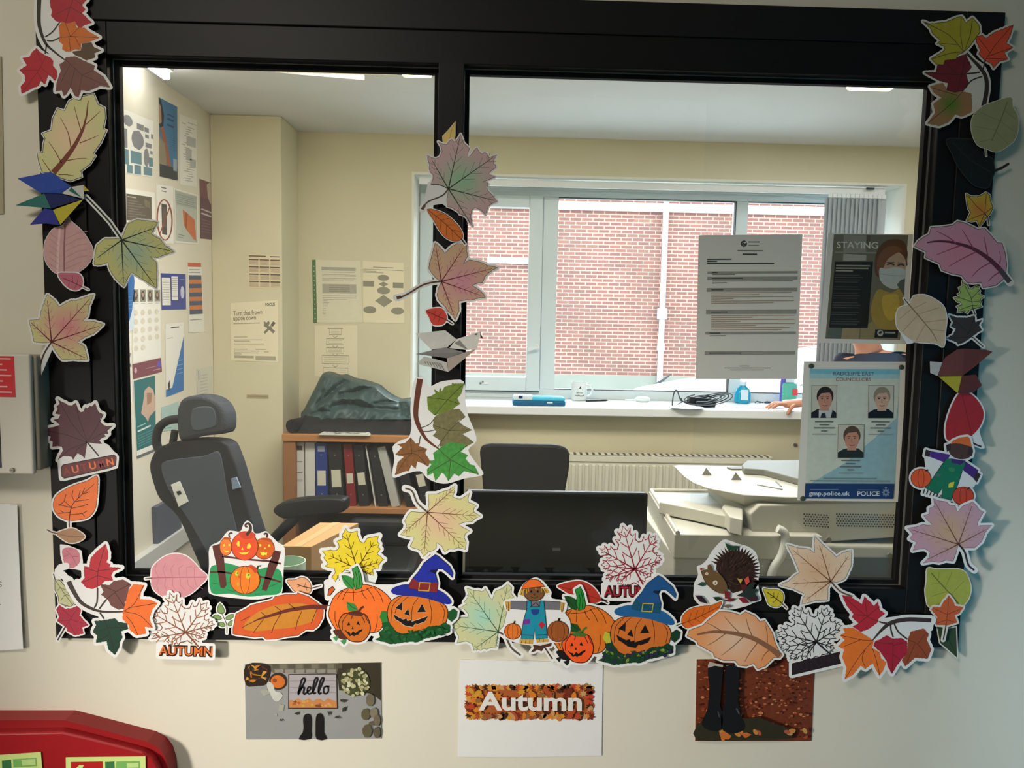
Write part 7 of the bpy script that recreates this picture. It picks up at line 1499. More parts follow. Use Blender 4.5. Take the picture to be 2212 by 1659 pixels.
mb.tube([G(x, y, YG + .02) for x, y in sm(loop_, 4, False)], .014, cgf, 10); mb.tube([G(x, y, YG + .02) for x, y in ((378, 930), (372, 965))], .012, cgf, 10); mb.build('headrest_bracket', t, org=O, smooth=True)
lb_ = [(369, 1047), (388, 1039), (407, 1083), (386, 1095)]
MB().prism([G(x, y, YG - .0065) for x, y in lb_], (0, .0025, 0), mat((232, 236, 232), .5)).build('care_label', t, org=O)
MB().prism([G(x, y, YG - .0075) for x, y in ((381, 1062), (389, 1060), (392, 1067), (384, 1070))], (0, .001, 0), BLK).build('care_print', t, org=O)
MB().prism([G(x, y, YG + .0) for x, y in ((501, 1033), (512, 1030), (521, 1052), (504, 1056))], (0, -.008, 0), mat((130, 150, 176), .5)).build('side_tag', t, org=O)
MB().box((-1.08, .95, .43), (-.62, 1.42, .51), cgm, .03).build('seat', t, org=O)
MB().tube([(-.86, 1.18, .43), (-.86, 1.18, .1)], [.035, .028], cgf, 14).build('column', t, org=O)
mb = MB(); bx = Vector((-.86, 1.18, 0))
for k in range(5):
    a = k * 2 * math.pi / 5 + .3; d = Vector((math.cos(a), math.sin(a), 0)); mb.tube([bx + Vector((0, 0, .1)), bx + d * .27 + Vector((0, 0, .075))], [.03, .018], cgf, 8)
mb.build('star_base', t, org=O)
for k in range(5):
    a = k * 2 * math.pi / 5 + .3; d = Vector((math.cos(a), math.sin(a), 0)); s_ = Vector((-d.y, d.x, 0)) * .018; p = bx + d * .27 + Vector((0, 0, .03)); MB().tube([p - s_, p + s_], .03, cgf, 14).build('castor', t, org=p)
mb = MB().tube([(-.70, 1.05, .50), (-.72, .99, .62), (-.70, .96, .70)], .018, cgf, 8); mb.build('back_support', t, org=O)
# second black chair: armrest in front of the shelf
arb = mat((26, 28, 29), .45, var=.06)
t = thing('armchair', 'black task chair seen by its padded armrest in front of the bookshelf', 'office chair', (-.55, 1.65, 0)); O = Vector(t.location); YA = 1.55
A = lambda x, y, Y=YA: W(x, y, Y)
mb = MB(); ap = sm([(590, 1108), (594, 1095), (618, 1084), (680, 1077), (738, 1078), (745, 1092), (738, 1108), (690, 1114), (640, 1118), (612, 1122)], 3); mb.prism([A(x, y) for x, y in ap], (.01, .07, 0), arb, .01); mb.build('armrest_pad', t, org=O, smooth=True)
mb = MB(); mb.tube([A(645, 1112, YA + .03), A(615, 1140, YA + .03), A(590, 1165, YA + .05), A(580, 1230, YA + .05), A(590, 1330, YA + .08)], .022, arb, 10); mb.build('armrest_support', t, org=O, smooth=True)
MB().box((-.66, 1.46, .40), (-.30, 1.80, .48), arb, .03).build('seat', t, org=O); MB().box((-.62, 1.80, .46), (-.34, 1.86, .59), arb, .03).build('backrest', t, org=O)
MB().tube([(-.48, 1.62, .4), (-.48, 1.62, .1)], .03, arb, 12).build('column', t, org=O); MB().lathe((-.48, 1.62, .0), [(.27, 0), (.27, .03), (.08, .08), (.03, .12)], arb, 20).build('base', t, org=O)
MB().tube([(-.48, 1.78, .44), (-.48, 1.83, .52)], .02, arb, 8).build('back_support', t, org=O)
# black chair by the radiator
t = thing('office_chair', 'black office chair with a square back in front of the radiator', 'office chair', (.14, 1.95, 0)); O = Vector(t.location); YK = 1.74
bk = [(1036, 972), (1042, 961), (1060, 957), (1200, 960), (1222, 965), (1231, 978), (1230, 1010), (1218, 1080), (1205, 1130), (1190, 1145), (1070, 1145), (1055, 1130), (1045, 1070)]
MB().prism([W(x, y, YK) for x, y in bk], (0, .07, -.01), mat((32, 32, 33), .65, var=.08, scale=80), .014).build('backrest', t, org=O)
MB().box((-.06, 1.78, .43), (.36, 2.22, .51), arb, .03).build('seat', t, org=O); MB().tube([(.15, 1.98, .43), (.15, 1.98, .1)], .03, arb, 12).build('column', t, org=O)
mb = MB(); bx = Vector((.15, 1.98, 0))
for k in range(5):
    a = k * 2 * math.pi / 5; d = Vector((math.cos(a), math.sin(a), 0)); mb.tube([bx + Vector((0, 0, .1)), bx + d * .27 + Vector((0, 0, .05))], [.03, .018], arb, 8)
mb.build('star_base', t, org=O); MB().tube([(.15, 1.79, .47), (.15, 1.74, .56), (.15, 1.78, .66)], .022, arb, 8).build('back_support', t, org=O)
for k in range(5):
    a = k * 2 * math.pi / 5; d = Vector((math.cos(a), math.sin(a), 0)); p = bx + d * .27 + Vector((0, 0, .028)); MB().ball(p, .028, arb, 12).build('castor', t, org=p)
# grey sheet in place of a shadowy reflection, and cable trunking on the left wall
gp = [WX(x, y, XL + .02) for x, y in ((338, 1096), (392, 1066), (392, 1150), (342, 1176))]
tag(MB().prism(gp, (-.019, 0, 0), mat((84, 92, 108), .6)).build('shade_patch'), 'grey-blue patch painted for a shadowy reflection low on the left office wall', 'panel')
tk = [WX(x, y, XL + .03) for x, y in ((395, 1142), (290, 1204), (284, 1236), (395, 1168))]
o = MB().box((XL, .12, tk[3].z - .02), (XL + .03, YP, tk[0].z - .0), mat((206, 208, 206), .5), .003).build('trim_3'); struct(o)

# ---- copier
cpm = mat((184, 182, 168), .5, var=.02, scale=20); cpd = mat((116, 114, 104), .5, var=.03); cps = mat((186, 184, 170), .5, var=.02)
t = thing('photocopier', 'large cream photocopier on the right, behind the councillors poster', 'photocopier', (1.05, 1.15, 0)); O = Vector(t.location)
ZT = .955; T = lambda x, y, z=ZT: WZ(x, y, z)
near = [T(1454, 1006), T(1475, 1028), T(1497, 1043), T(1531, 1055), T(1569, 1062), T(1607, 1069), T(1700, 1074)]
yn = near[-1].y; near.append(Vector((1.62, yn, ZT))); far = [Vector((1.62, near[0].y + .02, ZT)), Vector((near[0].x + .02, near[0].y + .02, ZT))]
top = near + far; n = len(top); dep = [.006, .007, .009, .018, .036, .042, .06, .06, .06, .012]
ins = Vector((1.1, 1.3, 0)); bot = [Vector((p.x + (ins.x - p.x) * (.05 if i < 6 else 0), p.y + (ins.y - p.y) * (.08 if i < 8 else 0), p.z - d)) for i, (p, d) in enumerate(zip(top, dep))]
bm = bmesh.new(); a = [bm.verts.new(p) for p in top]; b = [bm.verts.new(p) for p in bot]; bm.faces.new(a); bm.faces.new(list(reversed(b)))
for i in range(n): bm.faces.new((a[(i + 1) % n], a[i], b[i], b[(i + 1) % n]))
bmesh.ops.recalc_face_normals(bm, faces=bm.faces); bmesh.ops.bevel(bm, geom=[e for e in bm.edges if all(v in a for v in e.verts)], offset=.006, segments=3, profile=.5, affect='EDGES')
su = MB().bm(bm, cpm).build('scanner_unit', t, org=O)
# recessed document feeder tray and fittings on top
fd = [T(1602, 1017), T(1613, 1007), T(1740, 1006), T(1760, 1058), T(1700, 1042), T(1651, 1028), T(1607, 1025)]
MB().prism(fd, (0, 0, .022), cpd, .004).build('document_tray', t, org=O)
MB().prism([T(1570, 1012), T(1602, 1010), T(1602, 1016), T(1580, 1016)], (0, 0, .006), cpd).build('tray_tab', t, org=O)
for px, py in ((1527, 1027), (1591, 1037)):
    p = T(px, py); mb = MB(); mb.add([(p.x - .018, p.y, ZT), (p.x + .018, p.y, ZT), (p.x, p.y + .02, ZT), (p.x - .002, p.y + .006, ZT + .026)], [(0, 1, 3), (1, 2, 3), (2, 0, 3), (0, 2, 1)], cpd); mb.build('hinge_cover', t, org=p)
mb = MB(); mb.tube([T(1636, 1048), T(1690, 1058)], .003, cpd, 6); mb.tube([T(1676, 1041), T(1688, 1052)], .003, cpd, 6); mb.build('edge_line', t, org=T(1660, 1052))
# neck and lower body
yb0 = yn + .006
MB().prism([(W(x, y, yb0).x, yb0, W(x, y, yb0).z) for x, y in ((1640, 1090), (1620, 1110), (1625, 1150), (1640, 1180), (1960, 1160), (1990, 1085))], (0, .5, 0), cpm, .006).build('neck', t, org=O)
vb_ = mat((70, 68, 62), .7)
for nm_, xa, xb, n1 in (('vent_grille', 1730, 1785, 9), ('vent_grille', 1800, 1945, 25)):
    mb = MB()
    for i in range(n1):
        for j in range(6):
            p = W(xa + (xb - xa) * (i + (.5 if j % 2 else 0)) / n1, 1106 + j * 5 + (i / n1) * 3, yn + .03); p.y = yb0 - .0012; mb.tube([p, p + Vector((0, .002, 0))], .0024, vb_, 6)
    mb.build(nm_, t, org=W((xa + xb) / 2, 1118, yb0))
MB().box((.70, yb0 - .02, .0), (1.60, yb0 + .6, W(1700, 1172, yb0).z), cps, .008).build('lower_body', t, org=O)
z1 = W(1700, 1172, yb0).z
MB().box((.98, yb0 - .024, z1 - .1), (1.58, yb0 - .016, z1 - .035), mat((98, 96, 86), .6), .002).build('rear_recess', t, org=O)
mb = MB()
for z in (z1 - .15, z1 - .2, z1 - .28): mb.box((.72, yb0 - .0215, z), (1.59, yb0 - .0195, z + .005), cpd)
mb.build('panel_line', t, org=O)
for px, py in ((1788, 1165), (1920, 1199)): p = W(px, py, yb0 - .02); MB().tube([p, p + Vector((0, -.008, 0))], .008, cpd, 12).build('screw', t, org=p)
# side output tray with its raised rails
ZS = .845; S_ = lambda x, y, z=ZS: WZ(x, y, z)
fl_, bl_, br_2 = S_(1457, 1154), S_(1401, 1061), S_(1516, 1064); fr_ = Vector((1.0, fl_.y, ZS)); br_2 = Vector((1.0, bl_.y - .0, ZS))
ot = MB().prism([bl_, br_2, fr_, fl_], (0, 0, -.075), cpm, .004).build('output_tray', t, org=O)
mb = MB(); rw = .010
for a_, b_ in ((bl_, fl_), (bl_, br_2)): mb.tube([a_ + Vector((rw, 0, .004)), b_ + Vector((rw, 0, .004))], .007, cpm, 8)
mb.build('tray_rim', ot, org=O)
MB().prism([S_(1424, 1084, .89), S_(1433, 1073, .89), S_(1560, 1095, .89), S_(1575, 1115, .89), S_(1496, 1098, .89)], (0, 0, -.04), cpm, .004).build('paper_guide', t, org=O)
MB().prism([S_(1560, 1094, .905), S_(1565, 1088, .905), S_(1604, 1098, .905), S_(1604, 1122, .905), S_(1577, 1116, .905)], (0, 0, -.05), cps, .003).build('guide_clip', t, org=O)
fb_ = W(1440, 1165, .95)
MB().box((fl_.x + .004, fl_.y + .01, .30), (1.0, 1.36, ZS - .07), cps, .006).build('finisher', t, org=O)
zz = W(1500, 1184, fl_.y).z; MB().box((fl_.x + .01, fl_.y + .004, zz - .012), (W(1541, 1184, fl_.y).x, fl_.y + .012, zz + .012), mat((120, 118, 108), .5), .003).build('finisher_handle', t, org=O)
MB().box((fl_.x - .01, fl_.y + .03, 0), (.98, 1.34, .30), cps, .006).build('finisher_base', t, org=O)
cab = [W(x, y, yb0 - .05) for x, y in sm([(1680, 1142), (1694, 1150), (1696, 1170), (1688, 1200), (1672, 1225), (1664, 1250), (1655, 1290)], 4, False)]
tag(MB().tube(cab, .0125, mat((214, 214, 206), .45), 12).build('cable_conduit', smooth=True), 'fat white flexible cable hanging behind the photocopier', 'cable')

# ---- on the windowsill
SZ = OZ0
def sill(px, py):
    p = WZ(px, py, SZ); p.y = min(p.y, YW - .09); return p
p = sill(1162, 872); tl2 = mat((30, 130, 176), .3, var=.05, coat=.3)
t = thing('card_terminal', 'bright blue and white handheld device lying on the windowsill', 'handheld device', (p.x, p.y + .03, SZ)); O = Vector(t.location); a_, b_ = sill(1107, 876), sill(1221, 877)
MB().box((a_.x, a_.y, SZ), (b_.x, a_.y + .10, SZ + .026), mat((20, 96, 140), .3), .008).build('base', t, org=O)
MB().box((a_.x + .002, a_.y + .004, SZ + .024), (b_.x - .002, a_.y + .1, SZ + .042), mat((70, 190, 226), .3, coat=.3), .007).build('top_shell', t, org=O)
MB().box((a_.x + .004, a_.y + .002, SZ + .027), (a_.x + .1, a_.y + .06, SZ + .052), mat((216, 232, 238), .3), .006).build('print_head', t, org=O)
MB().box((a_.x + .03, a_.y - .0, SZ + .036), (a_.x + .05, a_.y + .003, SZ + .05), mat((24, 60, 96), .3)).build('button', t, org=O)
MB().box((a_.x + .1, a_.y + .02, SZ + .042), (b_.x - .015, a_.y + .09, SZ + .0445), mat((150, 220, 240), .2), .001).build('screen', t, org=O)
MB().box((a_.x + .172, a_.y - .001, SZ + .014), (a_.x + .20, a_.y + .001, SZ + .02), WH).build('badge', t, org=O)
p = sill(1252, 866); wm = mat((226, 232, 232), .25, var=.01, coat=.4)
t = thing('mug', 'white mug with a black pointed hat design on the windowsill', 'mug', (p.x, p.y + .042, SZ)); O = Vector(t.location); zt_ = .095
MB().lathe(O, [(.036, 0), (.041, .004), (.0415, .05), (.0415, zt_), (.0385, zt_), (.0375, .01), (0, .008)], wm, 36).build('cup', t, org=O, smooth=True)
MB().tube([O + Vector((.04, 0, .08)), O + Vector((.062, 0, .078)), O + Vector((.072, 0, .055)), O + Vector((.062, 0, .028)), O + Vector((.04, 0, .02))], .0055, wm, 10).build('handle', t, org=O, smooth=True)
def wrapm(name, fn, m):
    """print wrapped round the mug's cylinder"""
    mb = MB(); vs, fs = fn(); mb.add([(O.x + .0419 * math.sin(u / .0415), O.y - .0419 * math.cos(u / .0415), O.z + z) for u, z in vs], fs, m); mb.build(name, t, org=O)
wrapm('hat_print', lambda: ([(-.016, .062), (.016, .062), (.012, .058), (-.012, .058), (-.008, .063), (.008, .063), (.004, .082), (-.002, .07)], [(0, 1, 2, 3), (4, 5, 6, 7)]), BLK)
for body, z, w, h in (('Not into', .04, .036, .011), ('Hufflepuff', .024, .052, .012)):
    v, f = text_mesh(body, .01); xa, xb = min(q[0] for q in v), max(q[0] for q in v)
    wrapm('lettering', lambda: ([((x - (xa + xb) / 2) / (xb - xa) * w, z + y * h) for x, y in v], f), mat((40, 40, 44), .5))
a_, b_ = sill(1266, 868), sill(1314, 866)
t = thing('pen', 'black pen lying on the windowsill beside the white mug', 'pen', ((a_.x + b_.x) / 2, (a_.y + b_.y) / 2, SZ)); O = Vector(t.location); u_ = Vector((0, 0, .005))
MB().tube([a_ + u_, a_ + (b_ - a_) * .7 + u_], .0045, mat((40, 42, 48), .4), 10).build('barrel', t, org=O); MB().tube([a_ + (b_ - a_) * .7 + u_, a_ + (b_ - a_) * .9 + u_, b_ + u_], [.005, .0045, .001], mat((30, 30, 34), .4), 10).build('cap', t, org=O)
p = sill(1385, 866)
t = thing('computer_mouse', 'white computer mouse on the windowsill', 'computer mouse', (p.x, p.y, SZ)); O = Vector(t.location)
MB().ball(p + Vector((0, 0, .012)), (.042, .03, .018), WH, 20).build('shell', t, org=O, smooth=True); MB().tube([p + Vector((-.04, 0, .01)), p + Vector((-.07, .01, .008)), p + Vector((-.09, .02, .006))], .003, WH, 8).build('lead', t, org=O)
p = sill(1512, 878)
t = thing('power_adapter', 'black power adapter with a tangle of cables on the windowsill', 'power adapter', (p.x, p.y, SZ)); O = Vector(t.location); bkp = mat((28, 30, 34), .4)
MB().box((p.x - .06, p.y - .005, SZ + .006), (p.x + .08, p.y + .05, SZ + .045), bkp, .006, Matrix.Rotation(.1, 3, 'Y'), p).build('brick', t, org=O); MB().box((p.x - .03, p.y - .04, SZ + .002), (p.x + .05, p.y - .002, SZ + .03), bkp, .008).build('plug', t, org=O)
rnd = random.Random(12)
for k in range(5):
    pts = [p + Vector((.07 * math.cos(a + k) * (1 + .25 * k) + .02, .035 * math.sin(a + k) - .005 * k, .012 + .03 * (1 + math.sin(a * 1.3 + k)) * (.6 + .1 * k))) for a in np.linspace(0, 5.6, 22)]
    for q_ in pts: q_.y = max(YB - .08, min(YB + .2, q_.y)); q_.z = max(SZ + .003, q_.z)
    MB().tube(pts, .0028, bkp if k % 2 else mat((90, 94, 100), .4), 6).build('cable', t, org=p, smooth=True)
a_ = sill(1452, 878); MB().tube(sm([a_ + Vector((0, 0, .003)), a_ + Vector((.004, 0, .06)), a_ + Vector((.02, 0, .085)), a_ + Vector((.045, 0, .03)), p + Vector((-.06, 0, .02))], 5, False), .0032, mat((70, 74, 80), .35, .5), 6).build('hook_lead', t, org=p, smooth=True)
p = sill(1490, 884)
tag(MB().lathe((p.x - .02, p.y - .0, SZ), [(.04, 0), (.085, .006), (.09, .010), (.083, .010), (.04, .004), (0, .004)], WH, 32, 1, .7).build('saucer', smooth=True), 'white dish under the tangle of black cables', 'dish')
def bottle(label, px, py, prof, m, capm, capprof, sx=1, lab=None):
    p = sill(px, py); t = thing('bottle', label, 'bottle', (p.x, p.y + .03, SZ), 0, 'bottles on the windowsill'); O = Vector(t.location)
    MB().lathe(O, prof, m, 28, sx, .75).build('body', t, org=O, smooth=True)
    h = prof[-1][1]; MB().lathe(O, [(r_, h + z) for r_, z in capprof], capm, 20).build('cap', t, org=O, smooth=True)
    if lab: lm, x0, x1, z0, z1, y = lab; MB().box((O.x + x0, O.y - y - .001, SZ + z0), (O.x + x1, O.y - y, SZ + z1), lm).build('label', t, org=O)
    return t
bs_ = mat((40, 176, 222), .15, var=.03, trans=.25); cl = mat((206, 228, 236), .2)
bottle('blue hand soap bottle on the windowsill', 1607, 872, [(.03, 0), (.043, .006), (.044, .05), (.036, .075), (.02, .09), (.016, .096)], bs_, cl, [(.016, 0), (.018, .004), (.016, .02), (.008, .024)], 1, (cl, -.02, .02, .02, .075, .034))
bottle('tall purple bottle on the windowsill, between the soap and the green bottle', 1688, 870, [(.022, 0), (.026, .004), (.026, .12), (.022, .14), (.018, .15)], mat((92, 84, 186), .25), mat((112, 84, 170), .3), [(.018, 0), (.02, .004), (.02, .05), (.016, .054)])
bottle('green bottle with a red label on the windowsill', 1708, 874, [(.034, 0), (.04, .005), (.04, .1), (.037, .112), (.026, .118)], mat((84, 170, 150), .3), mat((196, 206, 214), .25), [(.024, 0), (.026, .005), (.024, .04), (.012, .046)], 1, (mat((206, 70, 72), .4), .005, .034, .05, .085, .031))
pa, pb_ = sill(1588, 881), sill(1660, 880)
tag(MB().box((pa.x, pa.y + .0, SZ + .0005), (pb_.x + .06, pa.y + .07, SZ + .004), mat((226, 228, 236), .5), .001).build('envelope'), 'white envelope on the windowsill beside the hand', 'envelope')
p = sill(1642, 871); mb = MB(); rnd = random.Random(2)
for k in range(7): a = rnd.uniform(0, 6); c0 = p + Vector((rnd.uniform(-.02, .02), rnd.uniform(-.006, .01), .006)); mb.tube([c0, c0 + Vector((.022 * math.cos(a), .012 * math.sin(a), .006)), c0 + Vector((.03 * math.cos(a + .5), .014 * math.sin(a + .5), 0))], .003, mat((80, 84, 104), .35, .4), 6)
mb.tube([p + Vector((.02, .01, .004)), p + Vector((.06, .014, .004))], .0028, bkp, 6)
tag(mb.build('keys'), 'small bunch of keys on the windowsill beside the blue soap bottle', 'keys')
mb = MB(); p = WX(1718, 961, 1.0); p = W(1718, 961, YB - .004)
tag(mb.box((p.x - .008, YB - .012, p.z - .007), (p.x + .008, YB, p.z + .007), mat((96, 92, 84), .5), .002).build('thermostat'), 'tiny dark fitting on the wall above the radiator', 'wall fitting')
# ---------------------------------------------------------------- person at the window (mostly hidden behind the papers)
skin = mat((206, 146, 116), .5, var=.04, scale=30); navy = mat((44, 42, 58), .8, var=.08, scale=120); hairm = mat((84, 48, 34), .55, var=.2, scale=90)
def skinned(name, chains, m, parent, org, lv=2):
    """chains of (point, radius); the first chain is the trunk, the others start inside it"""
    me = bpy.data.meshes.new(name); vs, es, rs, roots = [], [], [], []
    for ch in chains:
        start = ch[0] if isinstance(ch[0], int) else None; pts = ch[1:] if start is not None else ch; prev = start
        for p, r in pts:
            vs.append(tuple(Vector(p) - org)); rs.append(r); i = len(vs) - 1
            if prev is not None: es.append((prev, i))
            elif start is None: roots.append(i)
            prev = i
    me.from_pydata(vs, es, []); me.materials.append(m); o = bpy.data.objects.new(name, me); col.objects.link(o)
    o.parent = parent; sk = o.modifiers.new('skin', 'SKIN'); sk.use_smooth_shade = True
    for i, r in enumerate(rs): d = me.skin_vertices[0].data[i]; d.radius = r if isinstance(r, tuple) else (r, r); d.use_root = i in roots
    sb = o.modifiers.new('sub', 'SUBSURF'); sb.levels = lv; sb.render_levels = lv
    return o
px0 = Vector((1.80, 1.93, 0)); t = thing('person', 'person in a navy top behind the posters, one hand on the windowsill', 'person', px0)
pel = Vector((1.81, 1.93, .86)); spn = Vector((1.80, 1.93, 1.06)); che = Vector((1.765, 1.94, 1.235)); nb = Vector((1.70, 1.95, 1.335)); nt_ = Vector((1.672, 1.95, 1.40)); hc = Vector((1.655, 1.945, 1.50)); hc2 = Vector((1.66, 1.95, 1.575))
shR, shL = Vector((1.60, 2.0, 1.285)), Vector((1.92, 1.88, 1.285))
wr = W(1762, 866, 2.335); wr.z = max(wr.z, SZ + .035); el = Vector((1.66, 2.16, 1.07)); palm = W(1712, 874, 2.335); palm.z = SZ + .034; kn = W(1688, 876, 2.34); kn.z = SZ + .032
elL, wrL, hdL = Vector((2.0, 1.84, 1.05)), Vector((1.99, 1.78, .84)), Vector((1.98, 1.77, .76))
kR, aR, tR = Vector((1.74, 1.92, .47)), Vector((1.74, 1.97, .08)), Vector((1.70, 1.86, .035)); kL, aL, tL = Vector((1.9, 1.9, .47)), Vector((1.92, 1.95, .08)), Vector((1.9, 1.84, .035))
body = [[(pel, (.15, .115)), (spn, (.13, .1)), (che, (.15, .105)), (nb, .062), (nt_, .052), (hc - Vector((.012, 0, .03)), (.068, .082)), (hc + Vector((-.005, 0, .03)), (.078, .095)), (hc2, (.06, .072))],
        [2, (shR, .058), ((shR + el) / 2, .048), (el, .042), ((el + wr) / 2, .038), (wr, (.026, .022)), (palm, (.034, .018)), (kn, (.034, .014))],
        [2, (shL, .058), ((shL + elL) / 2, .048), (elL, .042), (wrL, .028), (hdL, (.034, .018)), (hdL + Vector((0, -.01, -.07)), (.03, .012))],
        [0, (pel + Vector((-.07, 0, -.08)), .088), (kR, .058), ((kR + aR) / 2, .05), (aR, .036), (tR, (.038, .028))],
        [0, (pel + Vector((.08, 0, -.08)), .088), (kL, .058), ((kL + aL) / 2, .05), (aL, .036), (tL, (.038, .028))]]
# five fingers of the hand resting on the sill edge; they bend down onto the board, the thumb hangs over its front
fd_ = (kn - palm).normalized(); sd_ = Vector((0, 1, 0))
def fing(b, l, drop, y): return [(b + sd_ * y - fd_ * .02, .0095), (b + sd_ * y + fd_ * l * .35 + Vector((0, 0, .003)), .009), (b + sd_ * y + fd_ * l * .72 + Vector((0, 0, -drop * .4)), .0082), (b + sd_ * y * .9 + fd_ * l + Vector((0, 0, -drop)), .0068)]
for y, l, dr in ((.027, .066, .022), (.009, .076, .022), (-.010, .07, .022), (-.027, .055, .020)): body.append(fing(kn, l, dr, y))
body.append([(palm + Vector((.01, -.018, -.004)), .0115), (palm + Vector((-.018, -.04, -.012)), .0105), (palm + Vector((-.036, -.05, -.034)), .0092), (palm + Vector((-.044, -.05, -.052)), .0072)])
for k in range(4): body.append([(hdL + Vector((-.024 + k * .016, -.01, -.06)), .0088), (hdL + Vector((-.024 + k * .016, -.016, -.105)), .0082), (hdL + Vector((-.022 + k * .015, -.022, -.135 + abs(k - 1.4) * .008)), .0068)])
body.append([(hdL + Vector((-.03, -.01, -.01)), .0105), (hdL + Vector((-.045, -.024, -.045)), .009), (hdL + Vector((-.046, -.03, -.07)), .0072)])
# nose
fw = Vector((-.55, .83, 0)).normalized()
fw = Vector((-.8, -.6, 0)).normalized(); sw = Vector((-fw.y, fw.x, 0))
body.append([(hc + fw * .07 + Vector((0, 0, .012)), .012), (hc + fw * .094 + Vector((0, 0, -.012)), .012), (hc + fw * .102 + Vector((0, 0, -.024)), .011)])
skinned('body', body, skin, t, px0)
up = [[(pel + Vector((0, 0, -.02)), (.165, .13)), (spn, (.147, .117)), (che, (.166, .122)), (che + Vector((-.02, 0, .045)), (.125, .1)), (nb + Vector((.012, 0, -.026)), .07)],
      [2, (shR, .073), ((shR + el) / 2 + Vector((0, 0, .03)), .063)], [2, (shL, .073), ((shL + elL) / 2, .062), (elL + Vector((0, 0, .03)), .056)]]
skinned('navy_top', up, navy, t, px0)
tr_ = [[(pel + Vector((0, 0, .02)), (.158, .124)), (pel + Vector((0, 0, -.05)), (.16, .125))], [1, (pel + Vector((-.07, 0, -.1)), .1), (kR, .072), (aR + Vector((0, 0, .03)), .055)], [1, (pel + Vector((.08, 0, -.1)), .1), (kL, .072), (aL + Vector((0, 0, .03)), .055)]]
skinned('trousers', tr_, mat((30, 30, 36), .8), t, px0)
bk_w = -fw
hr_ = [[(hc2 + Vector((0, 0, .02)) + bk_w * .015, (.075, .085)), (hc + bk_w * .045 + Vector((0, 0, .03)), (.075, .085)), (hc + bk_w * .065 + Vector((0, 0, -.06)), (.05, .06)), (hc + bk_w * .08 + Vector((0, 0, -.13)), .03)]]
skinned('hair', hr_, hairm, t, px0)
for s_ in (-1, 1):
    e = hc + fw * .078 + sw * .032 * s_ + Vector((0, 0, .012)); ey = MB().ball(e, .0125, mat((232, 228, 222), .2), 14).build('eye', t, org=e)
    MB().ball(e + fw * .0085, .0062, mat((60, 44, 34), .2), 10).build('iris', ey, org=e + fw * .0085)
    e = hc + sw * .086 * s_ + Vector((.0, 0, -.005)); MB().ball(e, (.016, .02, .032), skin, 14).build('ear', t, org=e)
e = hc + fw * .082 + Vector((0, 0, -.06)); MB().tube([e - sw * .024, e + fw * .006, e + sw * .024], .006, mat((168, 84, 78), .45), 8).build('mouth', t, org=e)
for a, b, tt in ((tR, aR, -1), (tL, aL, 1)): MB().prism([(a.x - .045, a.y - .05, 0), (a.x + .045, a.y - .05, 0), (b.x + .04, b.y + .05, 0), (b.x - .04, b.y + .05, 0)], (0, 0, .07), mat((24, 24, 26), .5), .02).build('shoe', t, org=Vector((b.x, b.y, 0)))

# ---------------------------------------------------------------- lamps
def tube_light(label, x0, x1, y, z, col_, s, w=.075, ax='x'):
    t = thing('ceiling_light', label, 'ceiling light', ((x0 + x1) / 2, y, CZ), 0, 'ceiling lights in the office'); O = Vector(t.location)
    if ax == 'x': MB().box((x0, y - w, z + .03), (x1, y + w, CZ), mat((226, 226, 220), .5), .004).build('housing', t, org=O); MB().box((x0 + .01, y - w + .008, z), (x1 - .01, y + w - .008, z + .03), emit(col_, s), .008).build('diffuser', t, org=O)
    else: MB().box((y - w, x0, z + .03), (y + w, x1, CZ), mat((226, 226, 220), .5), .004).build('housing', t, org=O); MB().box((y - w + .008, x0 + .01, z), (y + w - .008, x1 - .01, z + .03), emit(col_, s), .008).build('diffuser', t, org=O)
YLt = .86
za_ = W(900, 158, YLt).z
tube_light('short warm ceiling light just under the top of the left pane', W(858, 160, YLt).x, W(938, 165, YLt).x, YLt, za_, (255, 226, 160), 22.0, .06)
zb_ = W(1885, 187, YLt).z
tube_light('short warm ceiling light under the top of the right pane near the corner', W(1836, 184, YLt).x, W(1946, 186, YLt).x, YLt, zb_, (255, 226, 160), 16.0, .06)
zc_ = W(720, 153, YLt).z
t = thing('tube_reflection_bar', 'cream glowing bar in place of a tube reflection, left of the short warm light', 'ceiling light', (W(720, 150, YLt).x, YLt, CZ)); O = Vector(t.location)
MB().box((W(584, 140, YLt).x, YLt - .05, zc_ + .006), (W(856, 155, YLt).x, YLt + .05, CZ), emit((255, 232, 170), .75), .004).build('casing', t, org=O)  # glow put into an added bar, imitating the reflection of a lit tube
# strip light near the left wall, seen end-on
s0, s1 = WZ(318, 137, CZ - .03), WZ(368, 166, CZ - .03)
tube_light('white strip light running away from the glass at the top left of the left pane', min(s0.y, s1.y), max(s0.y, s1.y), (s0.x + s1.x) / 2, CZ - .045, (255, 255, 255), 15.0, .022, 'y')

def area(name, loc, target, size, energy, rgb, sizey=None, spread=180):
    ld = bpy.data.lights.new(name, 'AREA'); ld.energy = energy; ld.color = lin(rgb)[:3]; ld.size = size; ld.shape = 'RECTANGLE'; ld.size_y = sizey or size; ld.spread = math.radians(spread)
    o = bpy.data.objects.new(name, ld); col.objects.link(o); o.location = loc; o.rotation_euler = (Vector(target) - Vector(loc)).to_track_quat('-Z', 'Y').to_euler(); return o
def spot(name, loc, target, energy, rgb, ang, blend=1, rad=.1):
    ld = bpy.data.lights.new(name, 'SPOT'); ld.energy = energy; ld.color = lin(rgb)[:3]; ld.spot_size = math.radians(ang); ld.spot_blend = blend; ld.shadow_soft_size = rad
    o = bpy.data.objects.new(name, ld); col.objects.link(o); o.location = loc; o.rotation_euler = (Vector(target) - Vector(loc)).to_track_quat('-Z', 'Y').to_euler(); return o
spot('corridor_lamp', (-1.95, -1.7, 1.15), (.08, 0, .66), LK, (255, 248, 238), 47, 1, .16)
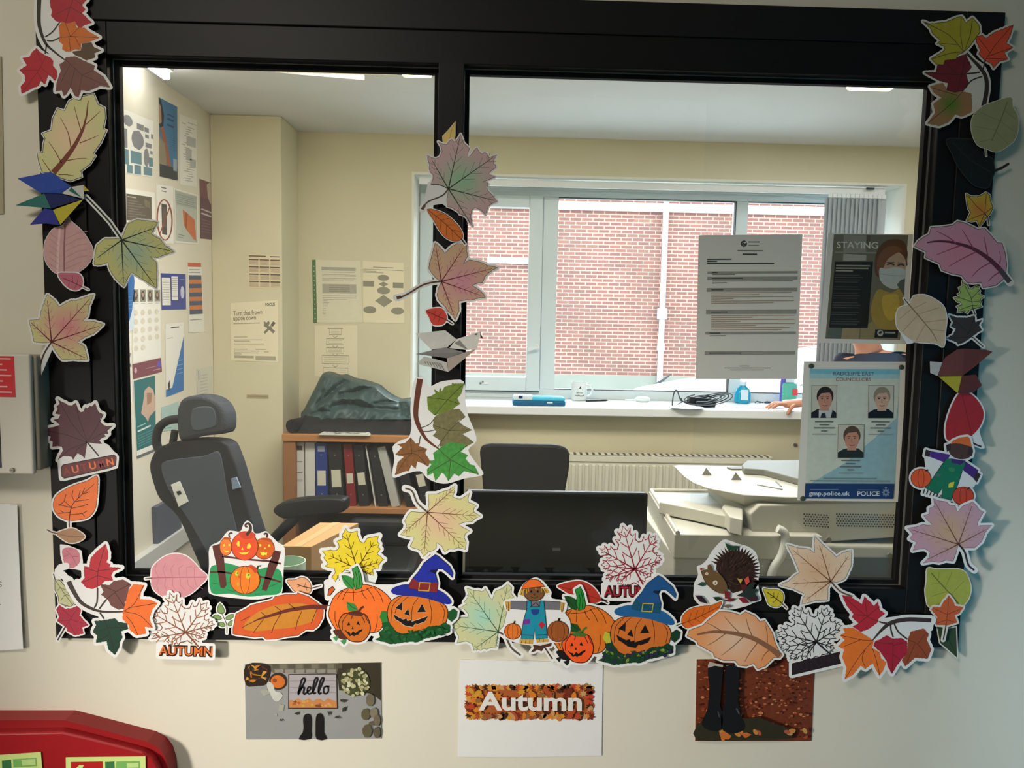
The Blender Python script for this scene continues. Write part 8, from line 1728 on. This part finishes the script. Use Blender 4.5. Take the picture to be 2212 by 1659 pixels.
area('corridor_ceiling_fill', (-.95, -1.75, 2.68), (-.8, -1.0, 0), .8, LC_, (255, 246, 232))  # unseen fill light added to lift the near wall
spot('blue_wall_fill', (.35, -.62, 2.66), (1.17, -.5, .95), LB, (225, 240, 255), 34, .8, .06)  # added unseen spot, brightens the blue wall so it tints the right edge
area('office_lamp', (-.1, .75, CZ - .02), (-.1, .75, 0), 1.6, LO, (255, 250, 242), .5)
area('office_lamp_far', (1.7, 1.7, CZ - .02), (1.7, 1.7, 0), 1.2, LO * .15, (250, 252, 255), .5)
w = bpy.data.worlds.new('sky'); sc.world = w; w.use_nodes = True; nt = w.node_tree; bg_ = nt.nodes['Background']
tcw = nt.nodes.new('ShaderNodeTexCoord'); sx = nt.nodes.new('ShaderNodeSeparateXYZ'); rm = nt.nodes.new('ShaderNodeValToRGB')
nt.links.new(tcw.outputs['Generated'], sx.inputs[0]); nt.links.new(sx.outputs['Z'], rm.inputs[0]); nt.links.new(rm.outputs[0], bg_.inputs[0])
rm.color_ramp.elements[0].color = (.45, .45, .45, 1); rm.color_ramp.elements[1].position = .25; rm.color_ramp.elements[1].color = (.80, .93, 1.0, 1)
bg_.inputs[1].default_value = LW
pd = bpy.data.lights.new('window_portal', 'AREA'); pd.shape = 'RECTANGLE'; pd.size = 2.5; pd.size_y = 1.2; pd.cycles.is_portal = True
po = bpy.data.objects.new('window_portal', pd); col.objects.link(po); po.location = ((OX0 + OX1) / 2, YW + .1, (OZ0 + OZ1) / 2); po.rotation_euler = (math.radians(-90), 0, 0)
sc.view_settings.view_transform = 'Standard'; sc.view_settings.look = 'None'; sc.view_settings.exposure = EXPO; sc.view_settings.gamma = 1; sc.view_settings.use_curve_mapping = False
sc.cycles.use_denoising = True; sc.cycles.max_bounces = 7; sc.cycles.diffuse_bounces = 4; sc.cycles.glossy_bounces = 3; sc.cycles.transmission_bounces = 4; sc.cycles.transparent_max_bounces = 12
sc.cycles.caustics_reflective = False; sc.cycles.caustics_refractive = False; sc.cycles.sample_clamp_indirect = 6
